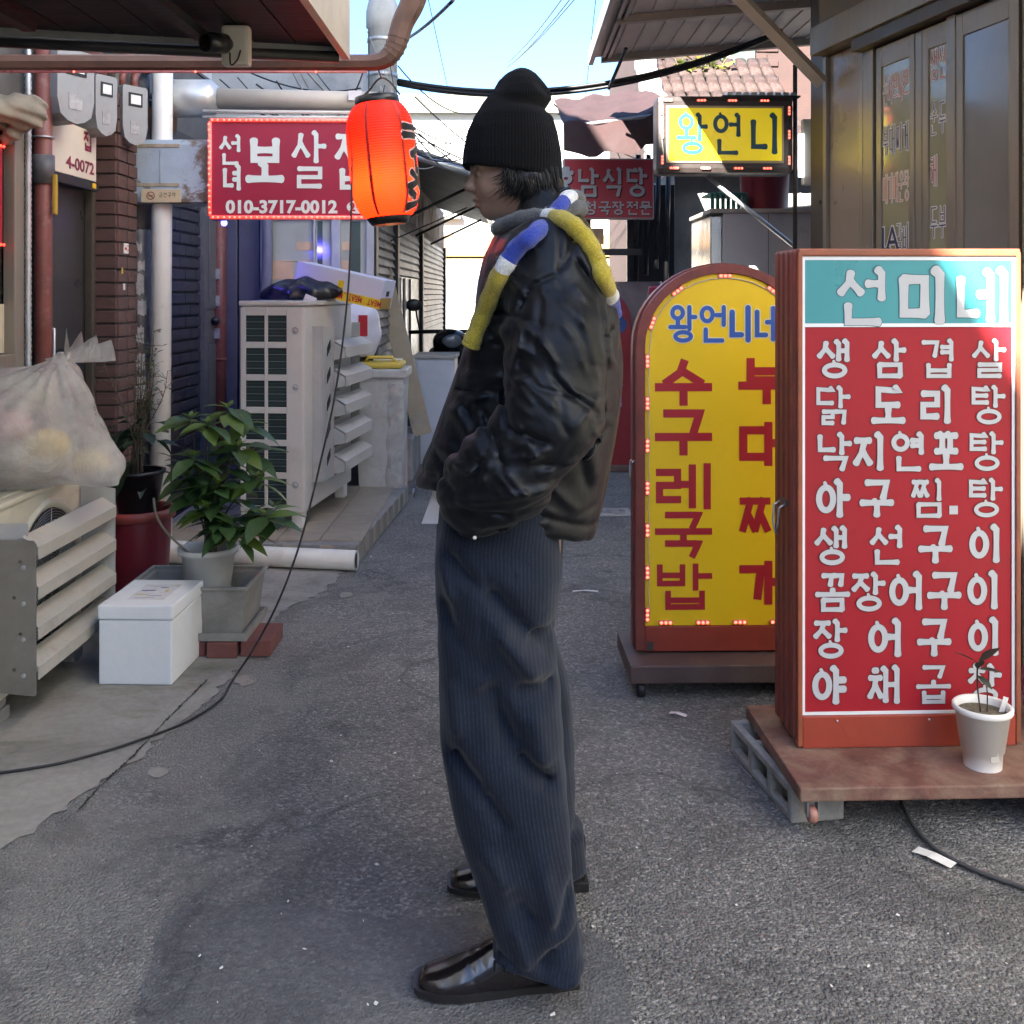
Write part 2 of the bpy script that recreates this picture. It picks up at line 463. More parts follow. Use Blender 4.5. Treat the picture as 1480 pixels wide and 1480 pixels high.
def vnoise(X, Y, Z, s, seed=0):
    """cheap smooth noise: sum of tilted sines"""
    g = np.random.default_rng(seed); out = 0
    for k in range(7):
        d = g.normal(size=3); d /= np.linalg.norm(d); f = s*(1+.6*g.random()); ph = g.random()*6.28
        out = out+np.sin((X*d[0]+Y*d[1]+Z*d[2])*f+ph)
    return out/7**.5
# ================================================================== surfaces
def m_asphalt(name, base, smooth=0.0):
    m, nt, p = newmat(name); v = tc(nt)
    big = _noise(nt, v, .9, 5, .6); mid = _noise(nt, v, 5, 6, .7, .3); fine = _noise(nt, v, 55, 4, .7)
    vo = nt.nodes.new('ShaderNodeTexVoronoi'); vo.inputs['Scale'].default_value = 125; nt.links.new(v, vo.inputs['Vector'])
    vo2 = nt.nodes.new('ShaderNodeTexVoronoi'); vo2.inputs['Scale'].default_value = 260; nt.links.new(v, vo2.inputs['Vector'])
    sep = nt.nodes.new('ShaderNodeSeparateColor'); nt.links.new(vo.outputs['Color'], sep.inputs[0])
    stone = _ramp(nt, sep.outputs[0], [(0, (.55,)*3), (.5, (.85,)*3), (.86, (1.3, 1.28, 1.24)), (1, (2.1, 2.05, 1.98))])
    col = _ramp(nt, big, [(.3, tuple(b*.72 for b in base)), (.7, tuple(b*1.28 for b in base))])
    col = _mixc(nt, 1, col, _ramp(nt, mid, [(.25, (.7,)*3), (.5, (1, 1, 1)), (.75, (1.25, 1.23, 1.18))]), 'MULTIPLY')
    col = _mixc(nt, .8*(1-smooth*.7), col, stone, 'MULTIPLY')
    col = _mixc(nt, .5, col, _ramp(nt, fine, [(.3, (.55,)*3), (.65, (1.3,)*3)]), 'MULTIPLY')
    # cracks and seepage lines
    w = nt.nodes.new('ShaderNodeTexVoronoi'); w.feature = 'DISTANCE_TO_EDGE'; w.inputs['Scale'].default_value = .55
    ofs = nt.nodes.new('ShaderNodeVectorMath'); ofs.operation = 'ADD'
    nz = nt.nodes.new('ShaderNodeTexNoise'); nz.inputs['Scale'].default_value = 2.5; nz.inputs['Detail'].default_value = 6; nt.links.new(v, nz.inputs['Vector'])
    nt.links.new(v, ofs.inputs[0]); nt.links.new(nz.outputs['Color'], ofs.inputs[1]); nt.links.new(ofs.outputs[0], w.inputs['Vector'])
    cf = _ramp(nt, w.outputs['Distance'], [(0, (.5,)*3), (.008, (.2,)*3), (.016, (0, 0, 0))])
    col = _mixc(nt, cf, col, (.025, .025, .027))
    if not smooth:   # sand and cement washed over the tar along the left side, in ragged patches
        sp = nt.nodes.new('ShaderNodeSeparateXYZ'); nt.links.new(v, sp.inputs[0])
        gx = _math(nt, 'ADD', _math(nt, 'MULTIPLY', sp.outputs[0], -.55), _math(nt, 'MULTIPLY', _noise(nt, v, 3.2, 8, .7, .6), 1.1))
        sf = _ramp(nt, gx, [(.98/2, (0, 0, 0)), (1.30/2, (.75,)*3)]) if False else _ramp(nt, _math(nt, 'MULTIPLY', gx, .5), [(.44, (0, 0, 0)), (.49, (.4,)*3), (.60, (.8,)*3)])
        col = _mixc(nt, sf, col, (.25, .24, .215))
        df = _ramp(nt, _noise(nt, v, 1.3, 8, .65, 1.0), [(.55, (0, 0, 0)), (.60, (.30,)*3), (.75, (.42,)*3)]); col = _mixc(nt, df, col, (.055, .056, .06))
    nt.links.new(col, p.inputs['Base Color'])
    rr = _ramp(nt, mid, [(.3, (.62,)*3), (.7, (.92,)*3)]); nt.links.new(rr, p.inputs['Roughness'])
    h = _math(nt, 'ADD', _math(nt, 'MULTIPLY', vo.outputs['Distance'], -1.0), _math(nt, 'MULTIPLY', fine, .8))
    h = _math(nt, 'ADD', h, _math(nt, 'MULTIPLY', vo2.outputs['Distance'], -.4))
    nt.links.new(_bump(nt, h, 1.0*(1-smooth*.6), .008), p.inputs['Normal'])
    return m
ASPH = m_asphalt('asphalt_worn', (.19, .188, .184))
ASPH2 = m_asphalt('asphalt_patch', (.118, .119, .123), .8)
def m_concrete(name, base, moss=(.10, .105, .05)):
    m, nt, p = newmat(name); v = tc(nt)
    a = _noise(nt, v, 2.2, 8, .68, .5); b = _noise(nt, v, 40, 5, .7); c = _noise(nt, vscale(nt, v, (1, 3, 1)), 3, 6, .6)
    col = _ramp(nt, a, [(.28, tuple(x*.5 for x in base)), (.5, base), (.72, tuple(x*1.25 for x in base))])
    col = _mixc(nt, .5, col, _ramp(nt, b, [(.3, (.7,)*3), (.7, (1.2,)*3)]), 'MULTIPLY')
    col = _mixc(nt, _ramp(nt, c, [(.55, (0, 0, 0)), (.7, (.5,)*3)]), col, moss)
    nt.links.new(col, p.inputs['Base Color']); p.inputs['Roughness'].default_value = .85
    nt.links.new(_bump(nt, _math(nt, 'ADD', b, _math(nt, 'MULTIPLY', a, 3)), .5, .006), p.inputs['Normal'])
    return m
CONC = m_concrete('concrete_floor', (.28, .265, .235))
CONC2 = m_concrete('concrete_block', (.27, .265, .25), (.16, .155, .14))
M = lambda n: MATS[n]
pm('plaster_grey', (.22, .215, .2), .2, 3, .85, bump=.4, bscale=60, dirt=(.08, .075, .07), damt=.6)
pm('plaster_dark', (.05, .048, .05), .25, 4, .8, bump=.4, bscale=50)
pm('plaster_white', (.34, .335, .31), .06, 2, .8, bump=.2, dirt=(.24, .22, .19), damt=.4)
pm('plaster_cream', (.26, .21, .14), .1, 3, .8, bump=.2)
pm('brick_brown', (.085, .045, .038), .35, 9, .7, bump=.5, bscale=120)
pm('brick_dark', (.034, .032, .036), .3, 9, .75, bump=.6, bscale=90)
pm('brick_red', (.045, .023, .019), .3, 5, .8, bump=.5, bscale=90)
pm('mortar', (.12, .11, .105), .2, 20, .9, bump=.4)
pm('black_steel', (.02, .02, .022), .3, 8, .5, bump=.1)
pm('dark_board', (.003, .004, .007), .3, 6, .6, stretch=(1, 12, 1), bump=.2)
pm('bronze_alu', (.25, .215, .17), .12, 30, .38, metal=.35, bump=.05, stretch=(1, 1, .05))
pm('dark_alu', (.085, .07, .055), .15, 30, .4, metal=.3, bump=.05)
pm('beige_sheet', (.36, .31, .25), .12, 5, .5, bump=.08, dirt=(.2, .15, .1), damt=.4)
pm('awning_white', (.55, .50, .45), .1, 4, .55, bump=.1, dirt=(.28, .24, .2), damt=.45)
pm('brown_paint', (.135, .066, .045), .2, 8, .5, bump=.15, dirt=(.05, .03, .025), dscale=9, damt=.6)
pm('oxide_paint', (.17, .05, .04), .22, 9, .5, bump=.2, dirt=(.32, .25, .22), dscale=14, damt=.35)
pm('pvc_white', (.68, .66, .61), .07, 6, .42, bump=.05, dirt=(.36, .32, .26), dscale=5, damt=.35)
pm('pvc_dark', (.07, .068, .075), .2, 8, .5, dirt=(.3, .29, .28), dscale=9, damt=.5)
pm('galv', (.42, .43, .44), .2, 14, .38, metal=.75, bump=.08)
pm('duct_alu', (.55, .55, .54), .15, 5, .42, metal=.6, bump=.12, dirt=(.3, .26, .22), damt=.4)
pm('cream_paint', (.52, .49, .40), .08, 7, .45, bump=.06, dirt=(.26, .21, .14), dscale=6, damt=.4)
pm('grey_paint', (.36, .355, .34), .1, 7, .45, bump=.06, dirt=(.18, .15, .12), dscale=8, damt=.35)
pm('rubber', (.016, .016, .017), .2, 20, .6, bump=.1)
pm('plastic_black', (.012, .012, .013), .2, 20, .35, bump=.05)
pm('fabric_pink', (.028, .011, .011), .15, 6, .85, bump=.3, bscale=200, dirt=(.02, .009, .009), damt=.5)
pm('rust_box', (.36, .43, .50), .12, 5, .5, bump=.25, dirt=(.15, .09, .04), dscale=3.5, damt=.9, sharp=.54)
def m_glass(name, tint, refl=.9, alpha=.35, rough=.02):
    m, nt, p = newmat(name)
    g = nt.nodes.new('ShaderNodeBsdfGlossy'); g.inputs['Roughness'].default_value = rough
    t = nt.nodes.new('ShaderNodeBsdfTransparent'); t.inputs[0].default_value = (*tint, 1)
    lw = nt.nodes.new('ShaderNodeFresnel'); lw.inputs['IOR'].default_value = 1.6
    nt.links.new(_bump(nt, _noise(nt, tc(nt), 2.5, 2), .02, .02), g.inputs['Normal'])
    mx = nt.nodes.new('ShaderNodeMixShader'); nt.links.new(_math(nt, 'MULTIPLY', lw.outputs[0], refl*1.6, True), mx.inputs[0])
    nt.links.new(t.outputs[0], mx.inputs[1]); nt.links.new(g.outputs[0], mx.inputs[2])
    nt.links.new(mx.outputs[0], nt.nodes['Material Output'].inputs[0]); return m
GLASS = m_glass('window_glass', (.82, .82, .76))
GLASSD = m_glass('dark_glass', (.35, .35, .33))

# ================================================================== ground
g = MB(); g.add([(-70, -40, 0), (70, -40, 0), (70, 160, 0), (-70, 160, 0)], [(0, 1, 2, 3)])
struct('ground', g, ASPH)
def sheet(name, outline, m, z, jit=.012, step=.03):
    """an irregular flat sheet of paving"""
    pts = []
    for a, b in zip(outline, outline[1:]+outline[:1]):
        a, b = Vector(a), Vector(b); n = max(1, int((b-a).length/step)) if abs(a.x) < 2.3 or abs(b.x) < 2.3 else 1
        for i in range(n):
            q = a.lerp(b, i/n); e_ = (b-a).normalized(); u = random.uniform(-jit, jit)*(1 if i else .3); pts.append((q.x-e_.y*u, q.y+e_.x*u*1.4, z))
    s = MB(); s.add(pts, [tuple(range(len(pts)))]); return struct(name, s, m)
edge = [gr(*q).to_2d() for q in ((505, 812), (490, 838), (447, 868), (405, 885), (372, 930), (330, 985), (292, 1020), (240, 1062), (165, 1122), (95, 1172), (30, 1212), (-60, 1262))]
sheet('concrete_apron', [e.to_3d() for e in edge]+[Vector((-2.9, 2.4, 0)), Vector((-2.9, 5.4, 0))], CONC, .004, .022, .03)
for k, (px, py, r) in enumerate(((352, 985, .035), (225, 1118, .03), (500, 860, .03))):
    c = gr(px, py); sheet('cement_patch', [c+Vector((math.cos(a)*r*random.uniform(.6, 1.3), math.sin(a)*r*random.uniform(.7, 1.9), 0)) for a in [2*PI*i/9 for i in range(9)]], CONC, .0035+.0001*k, .012, .02)
edge2 = [gr(*q) for q in ((262, 1312), (420, 1308), (560, 1330), (700, 1322), (860, 1350), (905, 1400), (930, 1560), (170, 1560), (205, 1430), (232, 1350))]
sheet('asphalt_repair', edge2, ASPH2, .003, .006)
# the crack along the edge of the concrete
ck = MB(); path = spline([gr(*q)+Vector((0, 0, .0075)) for q in ((300, 985), (262, 1022), (225, 1060), (190, 1098), (150, 1135), (110, 1178))], 10)
for i in range(len(path)-1):
    a, b = path[i], path[i+1]; w0 = .0015+.004*random.random(); n = Vector((b.y-a.y, a.x-b.x, 0)).normalized()
    j = n*random.uniform(-.004, .004)
    ck.add([a+n*w0+j, a-n*w0+j, b-n*w0*.8, b+n*w0*.8], [(0, 1, 2, 3)])
struct('paving_crack', ck, pm('crack_dark', (.03, .028, .026), .3, 20, .95))
# pale flecks and chips of litter on the asphalt
fl = MB()
for i in range(150):
    y = 1.9+random.random()**1.4*5.5; x = random.uniform(-.9, 1.2)*(.4+y*.22); s_ = random.uniform(.0015, .0055)*(1 if random.random() < .85 else 2)
    a = random.uniform(0, PI); k = random.uniform(.3, 1.2)
    e1 = Vector((math.cos(a), math.sin(a), 0))*s_; e2 = Vector((-math.sin(a), math.cos(a), 0))*s_*k; c = Vector((x, y, .006))
    fl.add([c-e1-e2*.4, c+e1*.6-e2, c+e1+e2*.5+Vector((0, 0, .002)), c-e1*.2+e2, c-e1+e2*.4+Vector((0, 0, .001))], [(0, 1, 2, 3, 4)])
tag(fl.build('litter_flecks', pm('paper_white', (.68, .67, .64), .1, 30, .8), None), 'tiny pale scraps of litter scattered over the asphalt', kind='stuff')
for (px, py, L, W, rot, nm, lab, mt) in ((1350, 1240, .05, .016, .9, 'plastic_wrapper', 'small clear plastic wrapper lying on the asphalt beside the thin cable', 'paper_white'),
                                (980, 1033, .03, .008, .6, 'paper_scrap', 'short white paper strip lying on the asphalt left of the concrete block', 'paper_white'),
                                (846, 855, .06, .006, .05, 'paper_stick', 'pale thin stick lying on the asphalt behind the trousers', 'paper_white')):
    c = gr(px, py, .006); q = MB(); MM = Matrix.Translation(c) @ rz(-rot)
    q.add([MM @ Vector(v) for v in ((-L, -W, 0), (-L*.2, -W*1.1, .006), (L, -W*.8, .001), (L, W, .004), (0, W*.8, .008), (-L, W, .002))], [(0, 1, 4, 5), (1, 2, 3, 4)])
    tag(q.build(nm, M(mt), None, True, c), lab, 'litter')
# meter cover set in the ground
c = gr(884, 741); t = thing('meter_cover', 'small grey utility cover set in the asphalt behind the jacket hem', 'manhole cover', c)
b = MB(); b.box((c.x-.12, c.y-.11, 0), (c.x+.12, c.y+.11, .008), bev=.003); b.build('cover_frame', M('grey_paint'), t)
b = MB()
for i in range(4):
    for j in range(3): b.box((c.x-.085+i*.045, c.y-.075+j*.055, .0085), (c.x-.05+i*.045, c.y-.04+j*.055, .0125))
b.build('cover_plate', M('galv'), t)

# ================================================================== left: tall house along the alley
LX = -2.05
house = thing('shop_house', 'tall dark plaster house along the left of the alley', 'house', (LX, 3, 0))
w = MB(); w.box((-7, -16, 2.86), (LX-.002, 7.0, 6.74)); w.build('upper_storey', pm('plaster_upper', (.60, .60, .59), .1, 2, .85, bump=.3, dirt=(.36, .33, .3), damt=.4), house)  # upper wall made pale to bounce light down into the alley
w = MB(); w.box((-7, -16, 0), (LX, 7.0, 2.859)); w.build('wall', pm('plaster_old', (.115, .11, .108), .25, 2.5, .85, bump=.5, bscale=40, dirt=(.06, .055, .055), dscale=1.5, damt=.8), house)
d = MB(); d.box((LX-.05, 4.36, .02), (LX+.012, 4.92, 2.08)); dr = d.build('door', M('black_steel'), house)  # dark slab instead of a recess, the doorway's shade put into its colour
for a, b_, z0, z1 in ((4.36, 4.40, .02, 2.12), (4.88, 4.92, .02, 2.12), (4.40, 4.88, 2.08, 2.12)):
    d = MB(); d.box((LX+.013, a, z0), (LX+.05, b_, z1), bev=.004); d.build('door_frame', M('dark_alu'), dr)
d = MB(); d.tube([(LX+.02, 4.47, 1.0), (LX+.05, 4.47, 1.0), (LX+.05, 4.47, 1.25), (LX+.02, 4.47, 1.25)], .008, 8); d.build('handle', M('galv'), dr)
for zz in (.2, 1.15):
    d = MB(); d.box((LX+.0125, 4.45, zz), (LX+.02, 4.84, zz+.78), bev=.004); d.build('door_panel', pm('door_black', (.032, .03, .03), .2, 8, .35), dr)
wn_ = MB(); wn_.box((LX+.004, 3.3, 1.2), (LX+.01, 4.14, 2.06)); win = wn_.build('window', GLASSD, house)
for (a, b_, z0, z1) in ((4.1, 4.18, 1.1, 2.12), (3.3, 4.1, 1.1, 1.16), (3.3, 4.1, 2.05, 2.12)):
    d = MB(); d.box((LX+.012, a, z0), (LX+.06, b_, z1), bev=.005); d.build('window_frame', M('bronze_alu'), win)
for k in range(16):
    d = MB(); y = 3.86+k*.0155; d.box((LX+.011, y, 1.165), (LX+.016, y+.011, 1.36)); d.build('blind_slat', pm('blind_cream', (.62, .57, .42), .1, 20, .7), win)
d = MB(); d.box((LX+.014, 3.6, 1.60), (LX+.03, 4.06, 1.98)); sg = d.build('sign_panel', pm('reflected_sign_red', (.33, .012, .028), .06, 6, .35, bump=.03), win)  # solid panel stands in for a red sign reflected in the glass
LED = glow('led_red', (1, .035, .02), .7)
LEDC = glow('led_red_core', (1, .10, .055), .62)
d = MB()
for k in range(14):
    d.sphere((LX+.034, 3.75+k*.024, 1.985), .006, 6, 4); d.sphere((LX+.034, 3.75+k*.024, 1.595), .006, 6, 4)
d.build('reflected_leds', LED, win)  # glowing beads of the same reflected sign
d = MB(); fnw = lambda x, z, y: Vector((LX+.0315-y, 3.95+x, z))
stroke(d, [(0, 1.9), (.05, 1.9), (.05, 1.75), (0, 1.75), (0, 1.9)], .022, 0, 'round', fnw); text(d, '7', .07, 1.66, .06, fnw, 0, .002); d.build('lettering', M('paper_white'), win)
# brick pier: every brick
pier = thing('brick_pier', 'brown glazed brick pier between the dark doorway and the dark drain pipe', 'pillar', (LX, 5.06, 0))
p_ = MB(); p_.box((LX-.04, 4.975, 0), (LX+.125, 5.215, 2.6)); p_.build('mortar_core', M('mortar'), pier)
bm1 = MB().box((-.083, -.014, -.029), (.083, .014, .029), bev=.004).mesh('brick', M('brick_brown'))
bm2 = MB().box((-.014, -.058, -.029), (.014, .058, .029), bev=.004).mesh('brick', M('brick_brown'))
n = 0
for r in range(36):
    z = .035+r*.066; off = .06 if r % 2 else 0
    for (me, loc) in ((bm1, (LX+.05, 4.968, z)), (bm2, (LX+.128, 5.03-off*.2, z)), (bm2, (LX+.128, 5.16-off*.2, z))):
        o = bpy.data.objects.new('brick', me); COL.objects.link(o); o.parent = pier
        o.location = wm(pier).inverted() @ (Vector(loc)+Vector((random.uniform(-.002, .002), random.uniform(-.002, .002), 0)))
# small notices on the pier
for (z, y, w_, h_, lab, c_) in ((1.6, 5.03, .06, .05, 'small white no smoking notice stuck to the brick pier', (.7, .68, .63)), (1.5, 5.0, .018, .03, 'tiny yellow sticker on the brick pier', (.6, .4, .04)), (1.42, 5.02, .026, .032, 'small white label below the yellow sticker on the brick pier', (.6, .6, .58))):
    d = MB(); d.box((LX+.1425, y, z), (LX+.1445, y+w_, z+h_)); o = d.build('sticker', pm('st%.2f' % z, c_, .1, 40, .6), None, True, (LX+.14, y, z)); tag(o, lab, 'sticker')
    if w_ > .05:
        e = MB(); ring(e, 0, 0, .013, .013, .004, 0, lambda x, zz, yy: Vector((LX+.146, y+w_*.75+x, z+h_*.55+zz))); e.box((LX+.1447, y+.008, z+.018), (LX+.1455, y+.032, z+.03)); e.build('print', pm('print_red', (.4, .03, .03)), o)
# dark brick strip between the pipes and the frame, in courses
bw = MB().box((-.012, -.10, -.03), (.012, .10, .03), bev=.006).mesh('brick', M('brick_dark'))
bs = thing('brick_wall', 'dark painted brick strip in the blue light behind the white drain pipe', 'wall', (LX, 6.3, 0))
p_ = MB(); p_.box((LX-.01, 5.95, 0), (LX+.006, 6.7, 2.4)); p_.build('mortar_bed', M('plaster_dark'), bs)
for r in range(31):
    for k in range(3 if r % 2 else 4):
        o = bpy.data.objects.new('brick', bw); COL.objects.link(o); o.parent = bs
        o.location = wm(bs).inverted() @ Vector((LX+.012+random.uniform(-.003, .003), 6.05+k*.205+(.1 if r % 2 else 0)-(.0 if k else 0), .04+r*.074))
fr = thing('side_door', 'grey boarded side door with a dark lock behind the air conditioner', 'door', (LX, 6.82, 0))
d = MB(); d.box((LX+.002, 6.66, 0), (LX+.05, 6.99, 2.15), bev=.004); d.build('door_leaf', pm('door_grey', (.13, .125, .12), .12, 6, .6, dirt=(.05, .05, .05), damt=.5), fr)
for zz in (.12, 1.3):
    d = MB(); d.box((LX+.051, 6.74, zz), (LX+.06, 6.95, zz+(.95 if zz < 1 else .75)), bev=.004); d.build('door_panel', M('door_grey'), fr)
d = MB(); d.sphere((LX+.075, 6.82, 1.22), .03, 10, 6); d.build('lock', M('plastic_black'), fr)

# ================================================================== left: low shop that steps out into the alley
shop = thing('corner_shop', 'low shop with glazed front and slatted shutters stepping into the alley on the left', 'shop', (-1.5, 7.0, 0))
w = MB(); w.box((-6, 7.06, 0), (-.97, 14.6, 2.55)); w.build('wall', M('plaster_grey'), shop)
w = MB(); w.box((-6, 8.6, 2.55), (-1.25, 14, 3.35)); w.build('upper_wall', pm('plaster_pale', (.45, .44, .42), .12, 3, .85, bump=.3, dirt=(.2, .19, .17), damt=.5), shop)
PANE = pm('pale_pane', (.42, .43, .38), .15, 2.2, .12, bump=.03, bscale=6, spec=.7)  # brightness seen in the glass is put into a pale base colour
PANE2 = pm('green_pane', (.07, .10, .085), .25, 3, .1, bump=.03, bscale=6, spec=.8)
wi = MB(); wi.box((-1.70, 7.03, 1.0), (-.97, 7.058, 1.96)); wi = wi.build('window', PANE, shop)
for (x0, x1, z0, z1, mt) in ((-1.72, -1.69, 1.0, 1.96, 'al'), (-1.36, -1.345, 1.02, 1.94, 'al'), (-1.235, -1.175, 1.0, 1.96, 'al'), (-.995, -.945, 1.0, 1.96, 'al'), (-1.69, -1.235, 1.92, 1.96, 'al'), (-1.175, -.995, 1.92, 1.96, 'al'), (-1.69, -1.235, 1.0, 1.04, 'al'), (-1.175, -.995, 1.0, 1.04, 'al')):
    d = MB(); d.box((x0, 6.995, z0), (x1, 7.029, z1), bev=.004); d.build('window_frame', pm('alu_frame', (.46, .46, .45), .1, 9, .4, metal=.2), wi)
for (x0, x1, z0, z1, c_) in ((-1.66, -1.50, 1.5, 1.63, 'peach'), (-1.47, -1.37, 1.5, 1.63, 'peach'), (-1.48, -1.36, 1.7, 1.76, 'peach'), (-1.66, -1.44, 1.24, 1.30, 'peach'), (-1.165, -1.12, 1.5, 1.63, 'peach'), (-1.165, -1.11, 1.7, 1.76, 'peach'), (-1.11, -1.04, 1.06, 1.9, 'g'), (-1.335, -1.30, 1.06, 1.9, 'g')):
    d = MB(); d.box((x0, 7.0265, z0), (x1, 7.0295, z1)); d.build('poster', PANE2 if c_ == 'g' else pm('poster_peach', (.62, .42, .27), .12, 9, .5), wi)
d = MB(); d.box((-2.04, 7.0, 0), (-1.88, 7.06, 2.0), bev=.004); d.build('blue_panel', pm('panel_slate', (.09, .09, .13), .15, 6, .45, dirt=(.05, .05, .07), damt=.4), shop)
d = MB(); d.box((-1.87, 7.01, 0), (-1.73, 7.06, 2.0), bev=.004); d.build('door_panel', M('panel_slate'), shop)
def shutter(y0, y1, z0, z1, m, tilt=.012):
    s_ = MB(); n = int((z1-z0)/.062)
    for k in range(n):
        z = z0+k*(z1-z0)/n; h = (z1-z0)/n
        s_.add([(-.969, y0, z), (-.969, y1, z), (-.969+tilt*2, y1, z+h*.2), (-.969+tilt*2, y0, z+h*.2), (-.968, y1, z+h), (-.968, y0, z+h)], [(0, 1, 2, 3), (3, 2, 4, 5)])
    return s_
SH = pm('shutter_grey', (.34, .335, .32), .18, 6, .5, metal=.2, bump=.1, dirt=(.10, .095, .09), dscale=3, damt=.7)
SH2 = pm('shutter_old', (.14, .135, .13), .25, 6, .55, metal=.2, bump=.1, dirt=(.4, .39, .37), dscale=7, damt=.6)
for (y0, y1, z0, z1, mm) in ((7.12, 8.3, 0, 1.92, SH2), (8.62, 10.5, 1.55, 1.96, SH), (11.0, 14.2, 0, 2.02, SH)):
    o = shutter(y0, y1, z0, z1, mm).build('shutter', mm, shop)
for y in (7.08, 8.42, 10.75, 14.4):
    d = MB(); d.box((-.969, y-.06, 0), (-.93, y+.06, 2.05), bev=.004); d.build('shutter_post', M('black_steel'), shop)
d = MB(); d.box((-.972, 8.5, 0), (-.963, 10.65, 1.55)); op = d.build('shop_opening', M('plastic_black'), shop)  # flat black sheet, the unlit inside below the raised shutter painted on
for y in (8.75, 9.1, 9.6):
    d = MB(); d.box((-.962, y, 0), (-.945, y+.09, 1.54), bev=.003); d.build('door_stile', M('galv'), op)
d = MB()
for k in range(26):
    y = 8.0+k*.21; zz = 2.06; d.add([(-.93+.02*math.sin(k*1.7), y, zz), (-.93+.02*math.sin(k*1.7+1), y+.21, zz), (-.92+.02*math.sin(k*1.1), y+.21, zz+.32), (-.92+.02*math.sin(k*1.1), y, zz+.32)], [(0, 1, 2, 3)])
d.build('tarpaulin', pm('tarp_grey', (.30, .29, .28), .25, 8, .7, bump=.4, bscale=30), shop)
# its canopy with a gutter
cn = thing('shop_canopy', 'dark sheet canopy with a pale gutter over the slatted shutters', 'canopy', (-.7, 7.6, 2.3))
d = MB(); d.prism([(-1.3, 2.62), (-.30, 2.30), (-.30, 2.33), (-1.3, 2.66)], 5.6, Matrix.Translation((0, 7.6, 0))); d.build('canopy_sheet', pm('canopy_dark', (.05, .05, .052), .2, 5, .6, bump=.2), cn)
for k in range(16):
    d = MB(); y = 7.65+k*.35; d.prism([(-1.3, 2.662), (-.30, 2.332), (-.30, 2.352), (-1.3, 2.682)], .16, Matrix.Translation((0, y, 0))); d.build('roof_rib', pm('roof_grey', (.20, .20, .195), .2, 6, .6), cn)
d = MB(); d.tube([(-1.25, 7.56, 2.58), (-.36, 7.56, 2.31), (-.27, 7.66, 2.285), (-.27, 13.1, 2.285)], .028, 10); d.build('gutter', M('galv'), cn)
for y in (8.4, 10.2, 12): d = MB(); d.tube([(-.96, y, 1.98), (-.36, y, 2.27)], .014, 6); d.build('bracket', M('black_steel'), cn)
# vent stack and its cap
vs_ = thing('vent_stack', 'tall pale concrete vent stack wrapped in cables behind the red lantern', 'vent stack', (-.93, 7.35, 2.3))
d = MB(); MM = Matrix.Translation((-.93, 7.35, 0)); d.lathe([(.105, 1.98), (.105, 3.3), (.118, 3.31), (.118, 3.42), (.10, 3.5), (.05, 3.55), (0, 3.56)], 20, MM); d.build('stack_pipe', pm('stack_pale', (.40, .41, .40), .15, 5, .7, dirt=(.2, .19, .17), damt=.5), vs_)
for z in (2.55, 2.95, 3.2): d = MB(); d.lathe([(.108, z), (.112, z+.004), (.112, z+.026), (.108, z+.03)], 20, MM); d.build('pipe_band', M('galv'), vs_)

# ================================================================== right: restaurant front
UX = Vector((.21, -.978, 0)); UN = Vector((-.978, -.21, 0)); R0 = Vector((1.5, 5.0, 0))
RM = Matrix(((UX.x, UN.x*-1, 0, R0.x), (UX.y, UN.y*-1, 0, R0.y), (0, 0, 1, 0), (0, 0, 0, 1)))  # local x along the wall towards the camera, y into the house
rest = thing('restaurant_front', 'restaurant front of bronze sliding doors lettered with a menu on the right', 'restaurant', R0)
def rb(name, x0, x1, z0, z1, y0, y1, m, par=None, bev=.004):
    d = MB(); d.box((x0, y0, z0), (x1, y1, z1), RM, bev); return d.build(name, m, par or rest)
w = MB(); w.box((0, .35, 0), (9, 6, 8.2), RM); w.build('wall', M('plaster_grey'), rest)
w = MB(); w.box((0, -.02, 3.1), (9, .349, 8.2), RM); w.build('upper_storey', pm('plaster_bounce', (.72, .71, .68), .06, 2, .85, bump=.3, dirt=(.5, .46, .4), damt=.4), rest)  # unseen upper wall, shaped tall and pale to bounce sunlight into the alley
w = MB(); w.box((0, 0, 2.70), (9, .35, 3.099), RM); w.build('upper_wall', pm('olive_panel', (.17, .15, .11), .12, 4, .55, bump=.06), rest)
w = MB(); w.box((-.12, .02, 0), (-.001, .6, 4.6), RM); w.build('end_post', M('dark_alu'), rest)
w = MB(); w.box((1.42, 0.002, 0), (9, .349, 2.695), RM); w.build('side_wall', pm('wall_olive', (.2, .18, .14), .15, 3, .6), rest)
rb('header_beam', .0, 1.42, 2.56, 2.695, -.05, .34, M('bronze_alu'))
rb('header_rail', .34, 1.42, 2.50, 2.559, -.03, .1, M('dark_alu'))
rb('panel', .03, .32, 0, 2.555, .04, .10, pm('panel_brown', (.25, .205, .165), .1, 3, .3, bump=.02))
for a, b_ in ((0, .03), (.32, .36), (.36, .44), (.965, 1.02), (1.33, 1.38)): rb('door_post', a, b_, 0, 2.555 if a < .1 else 2.498, .018, .1, M('bronze_alu'))
def leaf(x0, x1, y, lab=None):
    lf = rb('glass_door', x0+.001, x1-.001, .02, 2.49, y, y+.008, pm('frosted_olive', (.30, .28, .16), .12, 2.5, .07, bump=.015, bscale=5, spec=.8) if x0 < 1 else pm('frosted_grey', (.20, .185, .16), .1, 2.5, .09, bump=.02, bscale=9, spec=.8), bev=0)
    for (a, b_, z0, z1) in ((x0-.04, x0, .02, 2.49), (x1, x1+.035, .02, 2.49), (x0, x1, 2.40, 2.49), (x0, x1, .02, .3)):
        rb('door_stile', a, b_, z0, z1, y-.007, y+.024, M('bronze_alu'), lf, .003)
    return lf
d1 = leaf(.50, .71, .03); d2 = leaf(.835, .955, .034); d3 = leaf(1.06, 1.32, .03)
rb('middle_stile', .747, .793, .02, 2.49, .026, .07, M('bronze_alu'))
